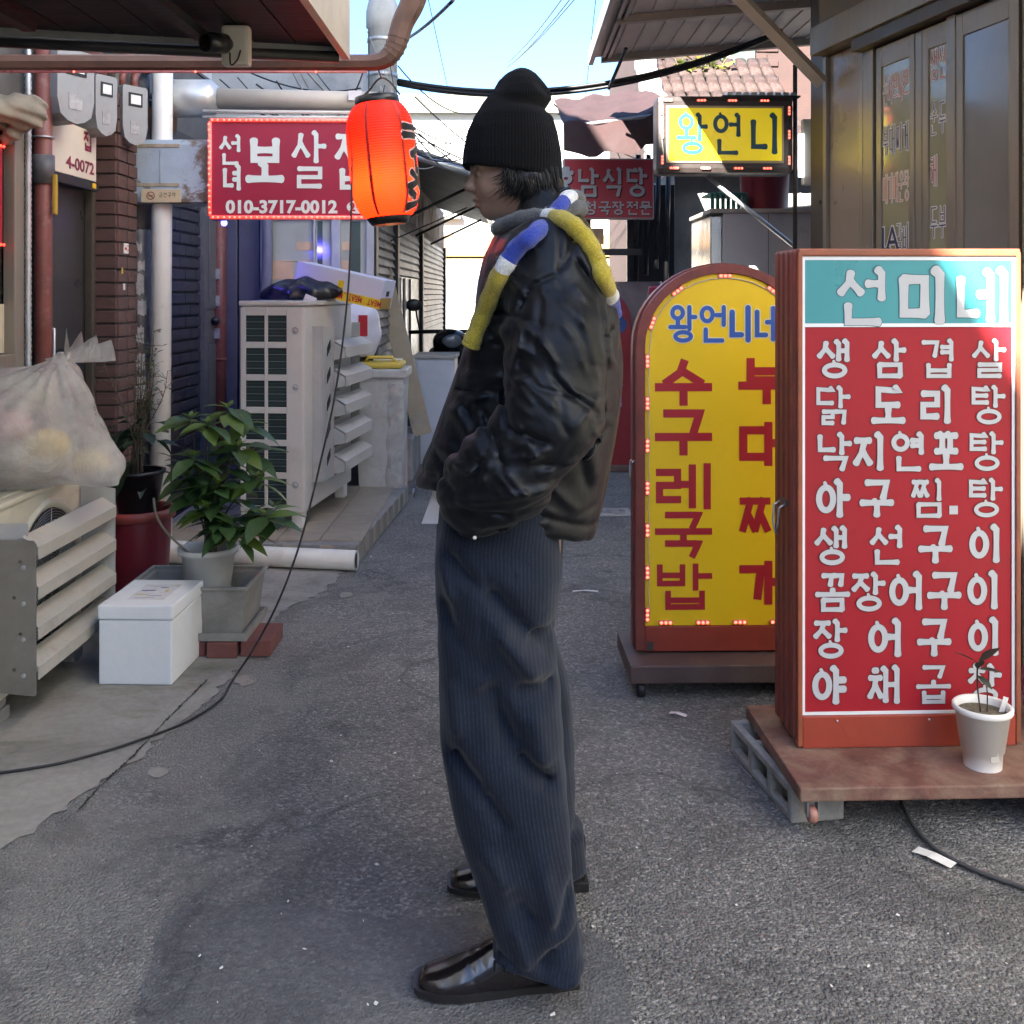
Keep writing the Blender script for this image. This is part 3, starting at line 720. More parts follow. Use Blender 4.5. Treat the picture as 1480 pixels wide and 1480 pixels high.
w = MB(); w.box((.36, .11, .1), (1.05, .13, 2.5), RM); w.build('inner_curtain', pm('curtain_olive', (.40, .37, .22), .15, 3, .9, bump=.3, stretch=(14, 14, .4)), rest)
w = MB(); w.box((1.05, .09, .1), (1.36, .11, 2.5), RM); w.build('inner_screen', pm('screen_grey', (.27, .25, .22), .12, 8, .7), rest)
w = MB(); w.box((.36, .10, 0), (1.42, .345, .02), RM); w.build('threshold', M('galv'), rest)
RED = pm('letter_red', (.30, .02, .02)); NAVY = pm('letter_navy', (.03, .035, .09)); ORG = pm('letter_orange', (.55, .18, .04)); WHT = pm('letter_white', (.72, .71, .68), .04, 10, .5)
def wrow(txt, x0, x1, z, m, lf, yy):
    n = len(txt); st = (x1-x0)/n
    for k, chh in enumerate(txt):
        fnr = lambda x, zz, y: RM @ Vector((x, yy+y, zz))
        cx = x0+st*(k+.5)
        if '가' <= chh <= '힣': letters([(chh, cx, z, st*.86, .125, st*.10)], fnr, 'round', -.0015, m, lf, WHT, .011, .0015)
        else:
            b_ = MB(); text(b_, chh, cx, z, .15, fnr, -.0015, .001, None); o = b_.build('letter', m, lf)
            a = MB(); text(a, chh, cx, z, .15, fnr, 0, .008, None); a.build('letter_edge', WHT, o)
for z, tx, m_ in ((2.29, '돈샤브샤브', RED), (2.07, '부대찌개', NAVY), (1.86, '메기매운탕', ORG), (1.93-.29, 'LA갈비', NAVY), (1.455, '삼겹살', RED)):
    wrow(tx, .505, .705, z, m_, d1, .0285)
for z, tx, m_ in ((2.40-.07, '생선', RED), (2.11, '순두', NAVY), (1.90, '해', RED), (1.69, '두부', NAVY), (1.46, '닭볶'[0:1], RED)):
    wrow(tx, .84, .95 if len(tx) > 1 else .895, z, m_, d2, .0325)
# its awning
aw = thing('sheet_awning', 'pale ribbed metal awning on struts over the restaurant front', 'awning', (1.0, 3.6, 3.04))
AW0, AW1, AY0, AY1, AZ = .565, 2.25, 1.4, 7.1, 3.04
d = MB(); d.prism([(AW0, AZ), (AW1, AZ+.14), (AW1, AZ+.18), (AW0, AZ+.04)], AY1-AY0, Matrix.Translation((0, AY0, 0))); d.build('awning_sheet', M('awning_white'), aw)
for k in range(5):
    y = AY1-.02-k*1.0; d = MB(); d.prism([(AW0+.05, AZ-.045), (AW1, AZ+.09), (AW1, AZ+.138), (AW0+.05, AZ+.003)], .05, Matrix.Translation((0, y-.05, 0))); d.build('cross_bar', M('beige_sheet'), aw)
for k in range(13):
    x = AW0+.14+k*.12; z = AZ+(x-AW0)*.083; d = MB(); d.box((x-.006, AY0, z-.008), (x+.006, AY1-.001, z-.0005)); d.build('rib', M('awning_white'), aw)
d = MB(); d.box((AW0-.035, AY0, AZ-.05), (AW0-.001, AY1+.02, AZ+.055), bev=.004); d.build('edge_trim', pm('trim_grey', (.3, .3, .29), .1, 8, .4, metal=.3), aw)
for a in (.06, .10): d = MB(); d.box((AW0+a-.01, AY0, AZ-.026), (AW0+a+.012, AY1-.06, AZ-.001)); d.build('edge_rail', M('trim_grey'), aw)
for (y, x0, z0, x1, z1) in ((4.95, .90, 3.04, 1.50, 2.42), (3.2, 1.0, 3.04, 1.9, 2.3)):
    d = MB(); d.tube([(x0, y, z0), (x1, y, z1)], .036, 4, smooth=False); d.build('strut', M('beige_sheet'), aw)
d = MB(); d.tube([(1.2, 5.6, 3.0), (1.66, 4.3, 3.0)], .02, 6); d.build('diagonal_bar', M('galv'), aw)

# ================================================================== right: houses beyond
rh = thing('brick_house', 'brown brick house with a pale corner pipe rising beyond the restaurant awning', 'house', (3, 11, 0))
w = MB(); w.box((1.52, 11, 0), (5, 16, 4.6)); w.build('wall', M('brick_red'), rh)
bk = MB().box((-.115, -.012, -.032), (.115, .012, .032), bev=.005).mesh('brick', M('brick_red'))
for r in range(26):
    for k in range(5):
        o = bpy.data.objects.new('brick', bk); COL.objects.link(o); o.parent = rh
        o.location = wm(rh).inverted() @ Vector((1.64+k*.245+(.12 if r % 2 else 0), 10.992, 2.55+r*.078))
for z in (2.6, 3.5):
    d = MB(); d.box((2.05, 10.94, z), (2.6, 10.98, z+.7), bev=.006); wf = d.build('window', PANE2, rh)
    d = MB(); d.box((2.02, 10.92, z-.05), (2.63, 10.985, z-.001), bev=.004); d.build('sill', M('plaster_pale'), wf)
    d = MB(); d.box((2.30, 10.925, z), (2.34, 10.939, z+.7)); d.build('window_bar', M('awning_white'), wf)
d = MB(); d.tube([(1.46, 10.93, 0), (1.46, 10.93, 4.5)], .05, 10); d.build('corner_pipe', M('stack_pale'), rh)
# rough sunlit tiled lean-to
lt = thing('tiled_lean_to', 'sunlit lean-to roof of broken red tiles and white mortar behind the hanging sign', 'roof', (1.7, 8.4, 0))
w = MB(); w.box((1.35, 8.5, 0), (4, 10.9, 2.45)); w.build('wall', M('plaster_grey'), lt)
tl = MB(); tl.lathe([(.0, -.2), (.055, -.2), (.065, .2), (0, .2)], 8, Matrix.Scale(.45, 4, (0, 0, 1)) @ Matrix.Rotation(PI/2, 4, 'X')); tlm = tl.mesh('tile', pm('tile_red', (.034, .017, .014), .3, 12, .8, bump=.4, dirt=(.13, .115, .10), dscale=8, damt=.5))
for i in range(6):
    for j in range(11):
        o = bpy.data.objects.new('tile', tlm); COL.objects.link(o); o.parent = lt; o.rotation_euler = (.62, random.uniform(-.06, .06), random.uniform(-.06, .06))
        o.location = wm(lt).inverted() @ Vector((1.32+j*.115, 8.45+i*.3, 2.52+i*.215))
d = MB(); d.tube(spline([(1.25, 8.25, 2.55), (1.27, 8.8, 2.95), (1.26, 9.4, 3.35), (1.3, 10.1, 3.8)], 6), [.09+.03*random.random() for _ in range(19)], 9); d.build('mortar_verge', pm('mortar_white', (.26, .25, .225), .12, 7, .85, bump=.6, bscale=30, dirt=(.35, .3, .25), damt=.5), lt)
# ================================================================== end of the alley
eb = thing('white_building', 'long white sunlit building closing the end of the alley', 'building', (0, 24, 0))
w = MB(); w.box((-9, 24, 0), (9, 30, 5.75)); w.build('wall', M('plaster_white'), eb)
w = MB(); w.box((-9.2, 23.8, 5.62), (9.2, 30, 6.05)); w.build('coping', pm('coping_green', (.12, .125, .10), .1, 2, .7), eb)
for k in range(5):
    x = -5.2+k*2.6; d = MB(); d.box((x, 23.9, 3.3), (x+1.3, 24.02, 4.5), bev=.02); wf = d.build('window', pm('window_pale', (.13, .15, .16), .2, 1, .15), eb)
    d = MB(); d.box((x-.1, 23.8, 3.15), (x+1.4, 23.98, 3.28), bev=.01); d.build('sill', M('plaster_white'), wf)
    d = MB(); d.box((x+.62, 23.86, 3.3), (x+.68, 23.898, 4.5)); d.build('window_bar', M('plaster_white'), wf)
d = MB(); d.box((-4, 23.3, 2.25), (5, 23.95, 2.75), bev=.02); d.build('shop_fascia', pm('fascia_orange', (.24, .13, .045), .1, 1.5, .6), eb)
d = MB(); d.box((-4, 23.2, 1.98), (5, 23.96, 2.2), bev=.02); d.build('shop_shutter_box', M('plaster_cream'), eb)
d = MB(); d.box((-4, 23.93, 0.05), (5, 23.985, 1.97)); d.build('shop_glass', M('plaster_cream'), eb)
# behind the camera: the alley goes on between houses
rb_ = thing('rear_house', 'plain plaster house closing the alley behind the viewer', 'house', (0, -17, 0))
w = MB(); w.box((-2, -20, 0), (8, -16, 5.5)); w.build('wall', M('plaster_pale'), rb_)
w = MB(); w.box((-2.2, -20.2, 5.5), (8.2, -15.8, 5.75)); w.build('roof', M('brick_red'), rb_)
d = MB(); d.box((.5, -16.02, .02), (1.4, -15.97, 2.1), bev=.01); d.build('door', M('door_grey'), rb_)
# ================================================================== standing and hanging signs
SIGNRED = pm('sign_red', (.31, .010, .020), .07, 3, .5, bump=.02, bscale=20, dirt=(.25, .022, .025), dscale=2.5, damt=.5, spec=.3)
TEAL = pm('sign_teal', (.035, .25, .28), .05, 3, .32, bump=.02, bscale=20)
YEL = pm('sign_yellow', (.88, .57, .006), .04, 3, .5, bump=.02, bscale=20, dirt=(.62, .42, .03), dscale=5, damt=.25)
LGREY = pm('letter_grey', (.43, .45, .47), .04, 10, .4, bump=.02)
DKRED = pm('letter_outline', (.13, .012, .016), .1, 10, .4, bump=0)
REDP = pm('letter_crimson', (.42, .02, .03), .05, 8, .4, bump=.02)
BLUEP = pm('letter_blue', (.045, .12, .42), .05, 8, .4, bump=.02)
CREAM = pm('letter_cream', (.80, .70, .40), .04, 8, .4, bump=.02)
FRAME = pm('sign_frame_paint', (.20, .040, .028), .25, 10, .45, bump=.2, dirt=(.09, .035, .025), dscale=9, damt=.55)
BASEP = pm('sign_base_paint', (.15, .065, .05), .35, 16, .65, bump=.5, bscale=60, dirt=(.27, .20, .14), dscale=9, damt=.8)
BASED = pm('sign_base_dark', (.095, .06, .052), .2, 7, .6, bump=.3, dirt=(.16, .12, .09), dscale=5, damt=.5)
LENS = pm('led_housing', (.75, .25, .22), .05, 20, .2)
CORD = pm('cable_black', (.012, .012, .013), .2, 20, .5, bump=.05)

def led_module(name, c, ang, fn, par, led=None):
    """a moulded strip with three lit diodes"""
    d = MB(); e = MB(); ca, sa = math.cos(ang), math.sin(ang)
    pt = lambda u, v, y: fn(c[0]+u*ca-v*sa, c[1]+u*sa+v*ca, y)
    o8 = [(.026, .004), (.022, .0075), (-.022, .0075), (-.026, .004), (-.026, -.004), (-.022, -.0075), (.022, -.0075), (.026, -.004)]
    vs = [pt(u, v, 0) for u, v in o8]+[pt(u*.96, v*.85, -.007) for u, v in o8]
    d.add(vs, [tuple(range(8, 16))]+[(i, (i+1) % 8, (i+1) % 8+8, i+8) for i in range(8)])
    o = d.build(name, LENS, par)
    for k in (-1, 0, 1):
        base = [pt(k*.016+.0055*math.cos(q), .0055*math.sin(q), -.0075) for q in [2*PI*i/8 for i in range(8)]]+[pt(k*.016, 0, -.0115)]
        e.add(base, [(i, (i+1) % 8, 8) for i in range(8)])
    e.build('diode', led or LEDC, o)

# ---- red menu board, right foreground
sx, sy, srot = .805, 2.86, .035
t = thing('menu_board', 'red free standing menu board with a teal heading, its base on a concrete block', 'sign', (1.11, 2.9, .1), srot)
Sm = Matrix.Translation((sx, sy, 0)) @ rz(srot)     # local: x along the face, y into the board, z up
fn = lambda x, z, y: Sm @ Vector((x, y, z))
Wd, z0, z1 = .612, .225, 1.505
d = MB(); d.box((.004, .0, z0+.002), (Wd-.004, .02, z1-.002), Sm); d.build('menu_panel', SIGNRED, t)
d = MB(); d.box((.012, -.003, 1.318), (Wd-.012, -.0005, z1-.010), Sm); d.build('heading_panel', TEAL, t)
wt = pm('white_line', (.70, .72, .74), .04, 10, .4)
for (a, b_, c_, e_) in ((.004, .012, z0, z1), (Wd-.012, Wd-.004, z0, z1), (.012, Wd-.012, z1-.010, z1), (.012, Wd-.012, z0, z0+.008), (.012, Wd-.012, 1.308, 1.318)):
    d = MB(); d.box((a, -.0045, c_), (b_, -.0008, e_), Sm); d.build('panel_border', wt, t)
# fluted frame
for x0 in (-.012, Wd+.002):
    for k in range(4):
        y = .008+k*.047; d = MB(); d.box((x0-(.006 if x0 < 0 else 0), y, .155), (x0+.012+(.006 if x0 > 0 else 0), y+.036, z1+.018), Sm, .006); d.build('frame_flute', FRAME, t)
d = MB(); d.box((-.010, -.012, .14), (.0035, .02, z1+.012), Sm, .003); d.build('frame_edge', pm('frame_orange', (.27, .075, .035), .2, 12, .45, dirt=(.12, .06, .04), damt=.5), t)
d = MB(); d.box((Wd-.0035, -.012, .14), (Wd+.010, .02, z1+.012), Sm, .003); d.build('frame_edge', M('frame_orange'), t)
d = MB(); d.box((-.008, -.012, z1+.0015), (Wd+.008, .195, z1+.022), Sm, .004); d.build('frame_top', M('frame_orange'), t)
d = MB(); d.box((.004, .02, .15), (Wd-.004, .19, z1), Sm); d.build('cabinet', FRAME, t)
d = MB(); d.box((.004, -.010, .135), (Wd-.004, .019, z0-.001), Sm, .003); d.build('kick_panel', pm('kick_red', (.30, .045, .025), .15, 5, .42, bump=.1, dirt=(.17, .05, .03), dscale=6, damt=.5), t)
for x in (.1, .36): d = MB(); d.sphere(Sm @ Vector((x, -.012, z0-.014)), .004, 6, 4); d.build('screw', M('galv'), t)
d = MB(); d.box((-.075, -.235, .098), (Wd+.3, .30, .134), Sm, .005); d.build('base_board', BASEP, t)
ca = thing('x', '', '') if False else None
for (x, y) in ((-.035, -.205), (-.045, .25)):
    wv = MB(); MM = Sm @ Matrix.Translation((x, y, .052)) @ Matrix.Rotation(PI/2, 4, 'Y'); wv.lathe([(0, -.011), (.018, -.011), (.0215, -.007), (.0215, .007), (.018, .011), (0, .011)], 18, MM)
    cw = wv.build('caster_wheel', pm('caster_pink', (.38, .18, .14), .1, 20, .45), t)
    f_ = MB()
    for k in (-1, 1): f_.box((x-.012, y+k*.014-.0015, .05), (x+.014, y+k*.014+.0015, .097), Sm @ Matrix.Translation((x, y, 0)) @ rz(PI/2) @ Matrix.Translation((-x, -y, 0)))
    f_.box((x-.02, y-.018, .0935), (x+.02, y+.018, .0975), Sm); f_.build('caster_fork', M('galv'), cw)
d = MB(); MM = Sm @ Matrix.Translation((-.018, .09, .80)); d.tube([MM @ Vector(p) for p in ((-.004, -.025, 0), (-.022, -.024, -.01), (-.026, -.022, -.06), (-.024, 0, -.09), (-.026, .022, -.06), (-.022, .024, -.01), (-.004, .025, 0))], .0035, 6); d.build('pull_ring', M('galv'), t)
d = MB(); d.box((-.022, .055, .795), (-.012, .125, .812), Sm, .002); d.build('ring_plate', M('dark_alu'), t)
def menu_row(chars, z, size, w, name='lettering'):
    for chh, x in chars:
        if chh == '.':
            b_ = MB(); b_.box((x-.012, -.0022, z-.045), (x+.012, -.0016, z-.021), Sm); b_.build('letter', LGREY, t); continue
        letters([(chh, x, z, size, size*1.06, w)], fn, 'wood', -.0022 if z < 1.3 else -.0050, LGREY, t, DKRED if z < 1.3 else pm('teal_dark', (.02, .12, .14)), .0045, .0009)
pxm = lambda px: (px-740)/F*2.86-sx
zz = lambda py: CAM_H-(py-HOR)/F*2.86
menu_row([('선', pxm(1246)), ('미', pxm(1338)), ('네', pxm(1423))], zz(429), .152, .0265)
rows = ('생삼겹살', '닭도리탕', '낙지연포탕', '아구찜.탕', '생선구이', '꼼장어구이', '장어구이', '야채곱창')
for k, rw in enumerate(rows):
    n = len(rw)
    xs = {4: (1205, 1286, 1358, 1433), 5: (1208, 1260, 1316, 1372, 1431)}[n] if rw != '아구찜.탕' else (1207, 1271, 1346, 1384, 1431)
    menu_row([(c_, pxm(x-k*.9)) for c_, x in zip(rw, xs)], zz(519+k*67.5), .102, .0172)
# hollow concrete block under the corner of the base
bl = thing('concrete_block', 'rough hollow concrete block under the left corner of the red menu board', 'block', gr(1175, 1175))
Bm = Matrix.Translation((.80, 2.785, 0)) @ rz(.16); d = MB()
d.box((-.075, -.07, 0), (.075, -.045, .095), Bm, .006); d.box((-.075, .345, 0), (.075, .37, .095), Bm, .006)
for y in (.08, .215): d.box((-.074, y-.014, .001), (.074, y+.014, .094), Bm, .006)
for x in (-.074, .05): d.box((x, -.044, .072), (x+.024, .344, .0945), Bm, .005); d.box((x, -.044, 0), (x+.024, .344, .02), Bm, .005)
d.build('block_shell', CONC2, bl)
bl2 = MB(); Bm = Matrix.Translation((1.50, 2.62, 0)) @ rz(-.3); bl2.box((-.1, -.08, 0), (.2, .3, .093), Bm, .008)
tag(bl2.build('concrete_block', CONC2, None, True, (1.5, 2.62, 0)), 'grey concrete block under the right side of the red menu board', 'block')

# ---- yellow arched board
yx, yy_, yrot = .475, 3.66, .02
t2 = thing('arched_sign', 'yellow arched standing sign edged with red LEDs behind the menu board', 'sign', (.76, 3.7, .03), yrot)
Ym = Matrix.Translation((yx, yy_, 0)) @ rz(yrot); fy = lambda x, z, y: Ym @ Vector((x, y, z))
YW, YZ0, YZ1 = .575, .215, 1.475; R_ = YW/2; ZS = YZ1-R_*.92
def arch(o=0, n=22, bottom=YZ0):
    pts = [(-o, bottom), (YW+o, bottom)]
    for i in range(n+1):
        a = PI*i/n; pts.append((R_+(R_+o)*math.cos(a), ZS+(R_*.92+o)*math.sin(a)))
    return pts
d = MB(); d.prism(arch(0), .02, Ym); d.build('sign_panel', YEL, t2)
d = MB(); d.prism(arch(.018, bottom=.13), .15, Ym @ Matrix.Translation((0, .0205, 0))); d.build('cabinet', FRAME, t2)
for k in range(3):
    d = MB(); y0 = -.012+k*.055; o = .020+(.006 if k % 2 else 0); out = arch(o+.012, bottom=.13)[2:]; inn = arch(.001 if k == 0 else o-.004, bottom=.13)[2:]
    out = [(YW+o+.012, .13)]+out+[(-o-.012, .13)]; i0 = .001 if k == 0 else o-.004; inn = [(YW+i0, .13)]+inn+[(-i0, .13)]
    vs = [fy(x, z, y0) for x, z in out]+[fy(x, z, y0) for x, z in inn]+[fy(x, z, y0+.042) for x, z in out]+[fy(x, z, y0+.042) for x, z in inn]
    n = len(out); d.add(vs, [f for i in range(n-1) for f in ((i, i+1, n+i+1, n+i), (2*n+i, 3*n+i, 3*n+i+1, 2*n+i+1), (i, 2*n+i, 2*n+i+1, i+1), (n+i, n+i+1, 3*n+i+1, 3*n+i))])
    d.build('frame_flute', FRAME, t2)
d = MB(); d.box((-.0, -.008, .125), (YW, .019, YZ0-.001), Ym, .003); d.build('kick_panel', M('kick_red'), t2)
d = MB(); d.box((.006, -.0105, .13), (.03, -.0085, .16), Ym); d.build('hinge_plate', M('dark_alu'), t2)
d = MB(); d.box((-.07, -.13, .055), (YW+.12, .24, .118), Ym, .006); d.build('base_board', BASED, t2)
for (x, y) in ((-.03, -.10), (-.03, .2), (.5, -.1)):
    wv = MB(); wv.lathe([(0, -.012), (.024, -.012), (.0265, -.007), (.0265, .007), (.024, .012), (0, .012)], 16, Ym @ Matrix.Translation((x, y, .0268)) @ Matrix.Rotation(PI/2, 4, 'Y')); wv.build('caster_wheel', M('rubber'), t2)
d = MB(); MM = Ym @ Matrix.Translation((-.03, .06, .80)); d.tube([MM @ Vector(p) for p in ((0, -.02, 0), (-.012, -.02, -.01), (-.014, -.016, -.05), (-.012, 0, -.07), (-.014, .016, -.05), (-.012, .02, -.01), (0, .02, 0))], .003, 6); d.build('pull_ring', M('galv'), t2)
yp = lambda px: (px-740)/F*3.66-yx
yz = lambda py: CAM_H-(py-HOR)/F*3.66
letters([(chh, yp(x), yz(468), .105 if chh != '니' else .09, .135, .0195) for chh, x in zip('왕언니네', (987, 1031, 1072, 1112))], fy, 'round', -.0024, BLUEP, t2, CREAM, .009, .0012)
letters([(chh, yp(988), yz(py), .205, .165, .031) for chh, py in zip('수구레국밥', (553, 625, 703, 773, 848))], fy, 'square', -.0014, REDP, t2)
letters([(chh, yp(1109), yz(py), .205, .165, .031) for chh, py in zip('부대찌개', (551, 642, 745, 843))], fy, 'square', -.0014, REDP, t2)
mods = []
for k in range(7): mods.append(((.008, yz(522+k*61)-.0), PI/2))
for k in range(5): mods.append(((yp(962)+k*.133, YZ0+.012), 0))
for a_ in (.18, .36, .54, .72, .9, 1.0): pass
for q in (20, 52, 90, 128, 155):
    a_ = math.radians(180-q); mods.append(((R_+(R_-.010)*math.cos(a_), ZS+(R_*.92-.010)*math.sin(a_)), a_+PI/2))
for c_, an in mods: led_module('led_module', c_, an, lambda x, z, y: Ym @ Vector((x, y-.0015, z)), t2)
d = MB(); wire = [fy(.012, .235+.01*math.sin(k*.9), -.004) if False else fy(.0135+.003*math.sin(k*1.3), .23+k*.031, -.004) for k in range(32)]+[fy(R_+(R_-.017)*math.cos(q), ZS+(R_*.92-.017)*math.sin(q), -.004) for q in [PI*(1-k/16) for k in range(17)]]
d.tube(wire, .0018, 5); d.build('led_wire', pm('wire_pale', (.5, .48, .4)), t2)

# ---- hanging yellow lamp sign
hx, hy, hrot = .775, 5.35, -.0
t3 = thing('lightbox_sign', 'hanging yellow light box sign with dark brush letters and red LEDs on its border', 'sign', (1.1, 5.4, 2.0))
Hm = Matrix.Translation((hx, hy, 0)) @ rz(.03); fh = lambda x, z, y: Hm @ Vector((x, y, z))
hp = lambda px: (px-740)/F*5.35-hx
hz = lambda py: CAM_H-(py-HOR)/F*5.35
HW, HZ0, HZ1 = .705, 2.03, 2.44
d = MB(); d.box((-.015, .0, HZ0), (HW, .16, HZ1), Hm, .03); d.build('case', pm('case_dark', (.03, .022, .02), .2, 9, .45), t3)
d = MB(); d.box((.03, -.006, HZ0+.055), (HW-.055, .001, HZ1-.055), Hm, .003); d.build('border', pm('border_tan', (.30, .24, .17), .1, 9, .5), t3)
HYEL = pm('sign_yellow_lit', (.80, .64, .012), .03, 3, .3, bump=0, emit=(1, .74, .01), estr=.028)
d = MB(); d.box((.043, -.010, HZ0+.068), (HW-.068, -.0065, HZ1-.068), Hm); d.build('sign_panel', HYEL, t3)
INK = pm('ink_teal', (.018, .075, .105), .1, 10, .35, bump=.02)
zc = (HZ0+HZ1)/2
letters([(chh, hp(px), zc, sz, .215, .027) for chh, px, sz in (('왕', 1000, .17), ('언', 1051, .16), ('니', 1107, .165))], fh, 'wood', -.0112, INK, t3)
for px in (965, 1014, 1059, 1106): led_module('led_module', (hp(px), HZ1-.028), 0, lambda x, z, y: Hm @ Vector((x, y-.002, z)), t3)
for px in (974, 1020, 1068, 1110): led_module('led_module', (hp(px), HZ0+.028), 0, lambda x, z, y: Hm @ Vector((x, y-.002, z)), t3)
for z in (2.10, 2.235, 2.36):
    led_module('led_module', (.010, z), PI/2, lambda x, zq, y: Hm @ Vector((x, y-.002, zq)), t3); led_module('led_module', (HW-.028, z), PI/2, lambda x, zq, y: Hm @ Vector((x, y-.002, zq)), t3)
d = MB(); d.tube([fh(.012+.004*math.sin(k), HZ0+.05+k*.03, -.003) for k in range(11)], .002, 5); d.build('led_wire', M('wire_pale'), t3)
d = MB(); d.tube([fh(HW+.03, 1.52, .08), fh(HW+.03, 2.62, .08)], .012, 8); d.build('sign_post', M('dark_alu'), t3)
d = MB(); d.tube([fh(.27, HZ0-.005, .1), fh(.73, 1.66, .1)], .012, 8); d.build('stay_bar', M('galv'), t3)
for k in range(9): d = MB(); d.box((.36+k*.042, .02, HZ1+.006), (.39+k*.042, .12, HZ1+.022), Hm); d.build('rack_slot', M('galv'), t3)
d = MB(); d.box((.33, .015, HZ1-.004), (HW+.04, .14, HZ1+.005), Hm, .002); d.build('top_rail', M('black_steel'), t3)

# ---- red restaurant sign further back
fx, fyy = .40, 8.0
t4 = thing('wall_sign', 'red rectangular restaurant sign with grey letters half hidden by the knitted hat', 'sign', (.75, 8.05, 2.0))
Fm = Matrix.Translation((fx, fyy, 0)); ff = lambda x, z, y: Fm @ Vector((x, y, z))
fp = lambda px: (px-740)/F*8.0-fx
fz = lambda py: CAM_H-(py-HOR)/F*8.0
d = MB(); d.box((0, .0, 1.985), (.71, .08, 2.46), Fm, .006); d.build('case', pm('case_pale', (.45, .36, .35), .1, 6, .5), t4)
d = MB(); d.box((.012, -.006, 1.998), (.698, -.001, 2.447), Fm); d.build('sign_panel', pm('sign_rose', (.46, .05, .07), .06, 4, .4, bump=.02), t4)
letters([(chh, fp(px), fz(264), .17, .225, .031) for chh, px in zip('호남식당', (818, 850, 886, 920))], ff, 'wood', -.0105, LGREY, t4, DKRED, .003, .003, (.010, -.010))
letters([(chh, fp(px), fz(301), .098, .105, .0155) for chh, px in zip('청국장전문', (853, 874, 893, 914, 933))], ff, 'wood', -.0105, LGREY, t4, DKRED, .002, .003, (.005, -.006))

# ---- crimson neon framed sign on the left
bx, by = -1.535, 5.2
t5 = thing('fortune_sign', 'crimson sign with white letters and phone number framed in red LEDs behind the lantern', 'sign', (-1.1, 5.25, 1.78))
Bm = Matrix.Translation((bx, by, 0)) @ rz(.02); fb = lambda x, z, y: Bm @ Vector((x, y, z))
bp = lambda px: (px-740)/F*5.2-bx
bz = lambda py: CAM_H-(py-HOR)/F*5.2
BW, BZ0, BZ1 = .845, 1.785, 2.285
d = MB(); d.box((0, .0, BZ0), (BW, .09, BZ1), Bm, .005); d.build('case', pm('case_cream', (.42, .36, .31), .1, 6, .5), t5)
d = MB(); d.box((.012, -.006, BZ0+.012), (BW-.012, -.0005, BZ1-.012), Bm); d.build('sign_panel', pm('reflected_sign_red2', (.30, .010, .040), .05, 4, .45, bump=.02), t5)
WG = pm('letter_mint', (.62, .70, .66), .03, 10, .4, bump=.02)
for chh, px, py, s_, sz, w_ in (('선', 333, 217, .118, .152, .0215), ('녀', 336, 257, .098, .135, .020), ('보', 383, 232, .205, .24, .036), ('살', 446, 231, .185, .29, .034), ('집', 508, 233, .185, .29, .034)):
    letters([(chh, bp(px), bz(py), s_, sz, w_)], fb, 'wood', -.0085, WG, t5)
d = MB(); text(d, '010-3717-0012', bp(407), bz(299), .088, fb, -.0085, .0035, .565)
tag(d.build('phone_number', WG, t5), kind='stuff')
d = MB(); n = 20; d.add([fb(bp(517)+.057*math.cos(2*PI*i/n), bz(299)+.034*math.sin(2*PI*i/n), -.0088) for i in range(n)], [tuple(range(n))]); bd = d.build('floor_badge', WG, t5)
d = MB(); text(d, '2', bp(509), bz(299), .06, fb, -.0096, .002); glyph(d, '층', bp(525), bz(299), .05, .058, .007, fb, 'round', -.0096); d.build('floor_number', REDP, bd)
tubes = [((.006, BZ1-.004), (BW-.006, BZ1-.004)), ((.006, BZ0+.004), (BW-.006, BZ0+.004)), ((.004, BZ0+.012), (.004, BZ1-.012)), ((BW-.004, BZ0+.012), (BW-.004, BZ1-.012))]
LTUBE = pm('led_tube_skin', (.8, .22, .2), .05, 20, .2, emit=(1, .04, .035), estr=.07)
for (a_, b2) in tubes:
    d = MB(); d.tube([fb(a_[0], a_[1], -.012), fb(b2[0], b2[1], -.012)], .010, 8); o = d.build('light_tube', LTUBE, t5)
    L_ = math.hypot(b2[0]-a_[0], b2[1]-a_[1]); d = MB(); n = int(L_/.0275)
    for k in range(n):
        f = (k+.5)/n; d.sphere(fb(a_[0]+(b2[0]-a_[0])*f+random.uniform(-.003, .003), a_[1]+(b2[1]-a_[1])*f, -.021), .0058, 6, 4)
    tag(d.build('light_beads', LEDC, o), kind='stuff')

# ---- small oval sign half hidden behind the jacket
t6 = thing('oval_sign', 'small red standing sign with a blue oval partly hidden behind the jacket', 'sign', (.72, 8.15, 0))
Om = Matrix.Translation((.5, 8.1, 0)); fo = lambda x, z, y: Om @ Vector((x, y, z))
pts = [(0, .05), (.44, .05)]+[(.22+.22*math.cos(PI*i/14), 1.2+.22*math.sin(PI*i/14)) for i in range(15)]
d = MB(); d.prism(pts, .07, Om); d.build('sign_panel', pm('sign_maroon', (.24, .02, .025), .08, 5, .4), t6)
d = MB(); d.add([fo(.22+.19*math.cos(2*PI*i/24), 1.16+.105*math.sin(2*PI*i/24), -.003) for i in range(24)], [tuple(range(24))]); ov = d.build('oval', pm('oval_blue', (.03, .065, .20), .06, 5, .4), t6)
letters([(chh, x, 1.16, .085, .10, .012) for chh, x in (('밥', .12), ('식', .21), ('당', .31))], fo, 'wood', -.0055, LGREY, ov)
letters([(chh, .33, z, .1, .1, .014) for chh, z in (('구', .8), ('늘', .68), ('집', .56))], fo, 'wood', -.003, pm('letter_purple', (.25, .22, .45)), t6)
d = MB(); d.box((-.03, -.06, 0), (.47, .14, .05), Om, .006); d.build('base_board', BASED, t6)

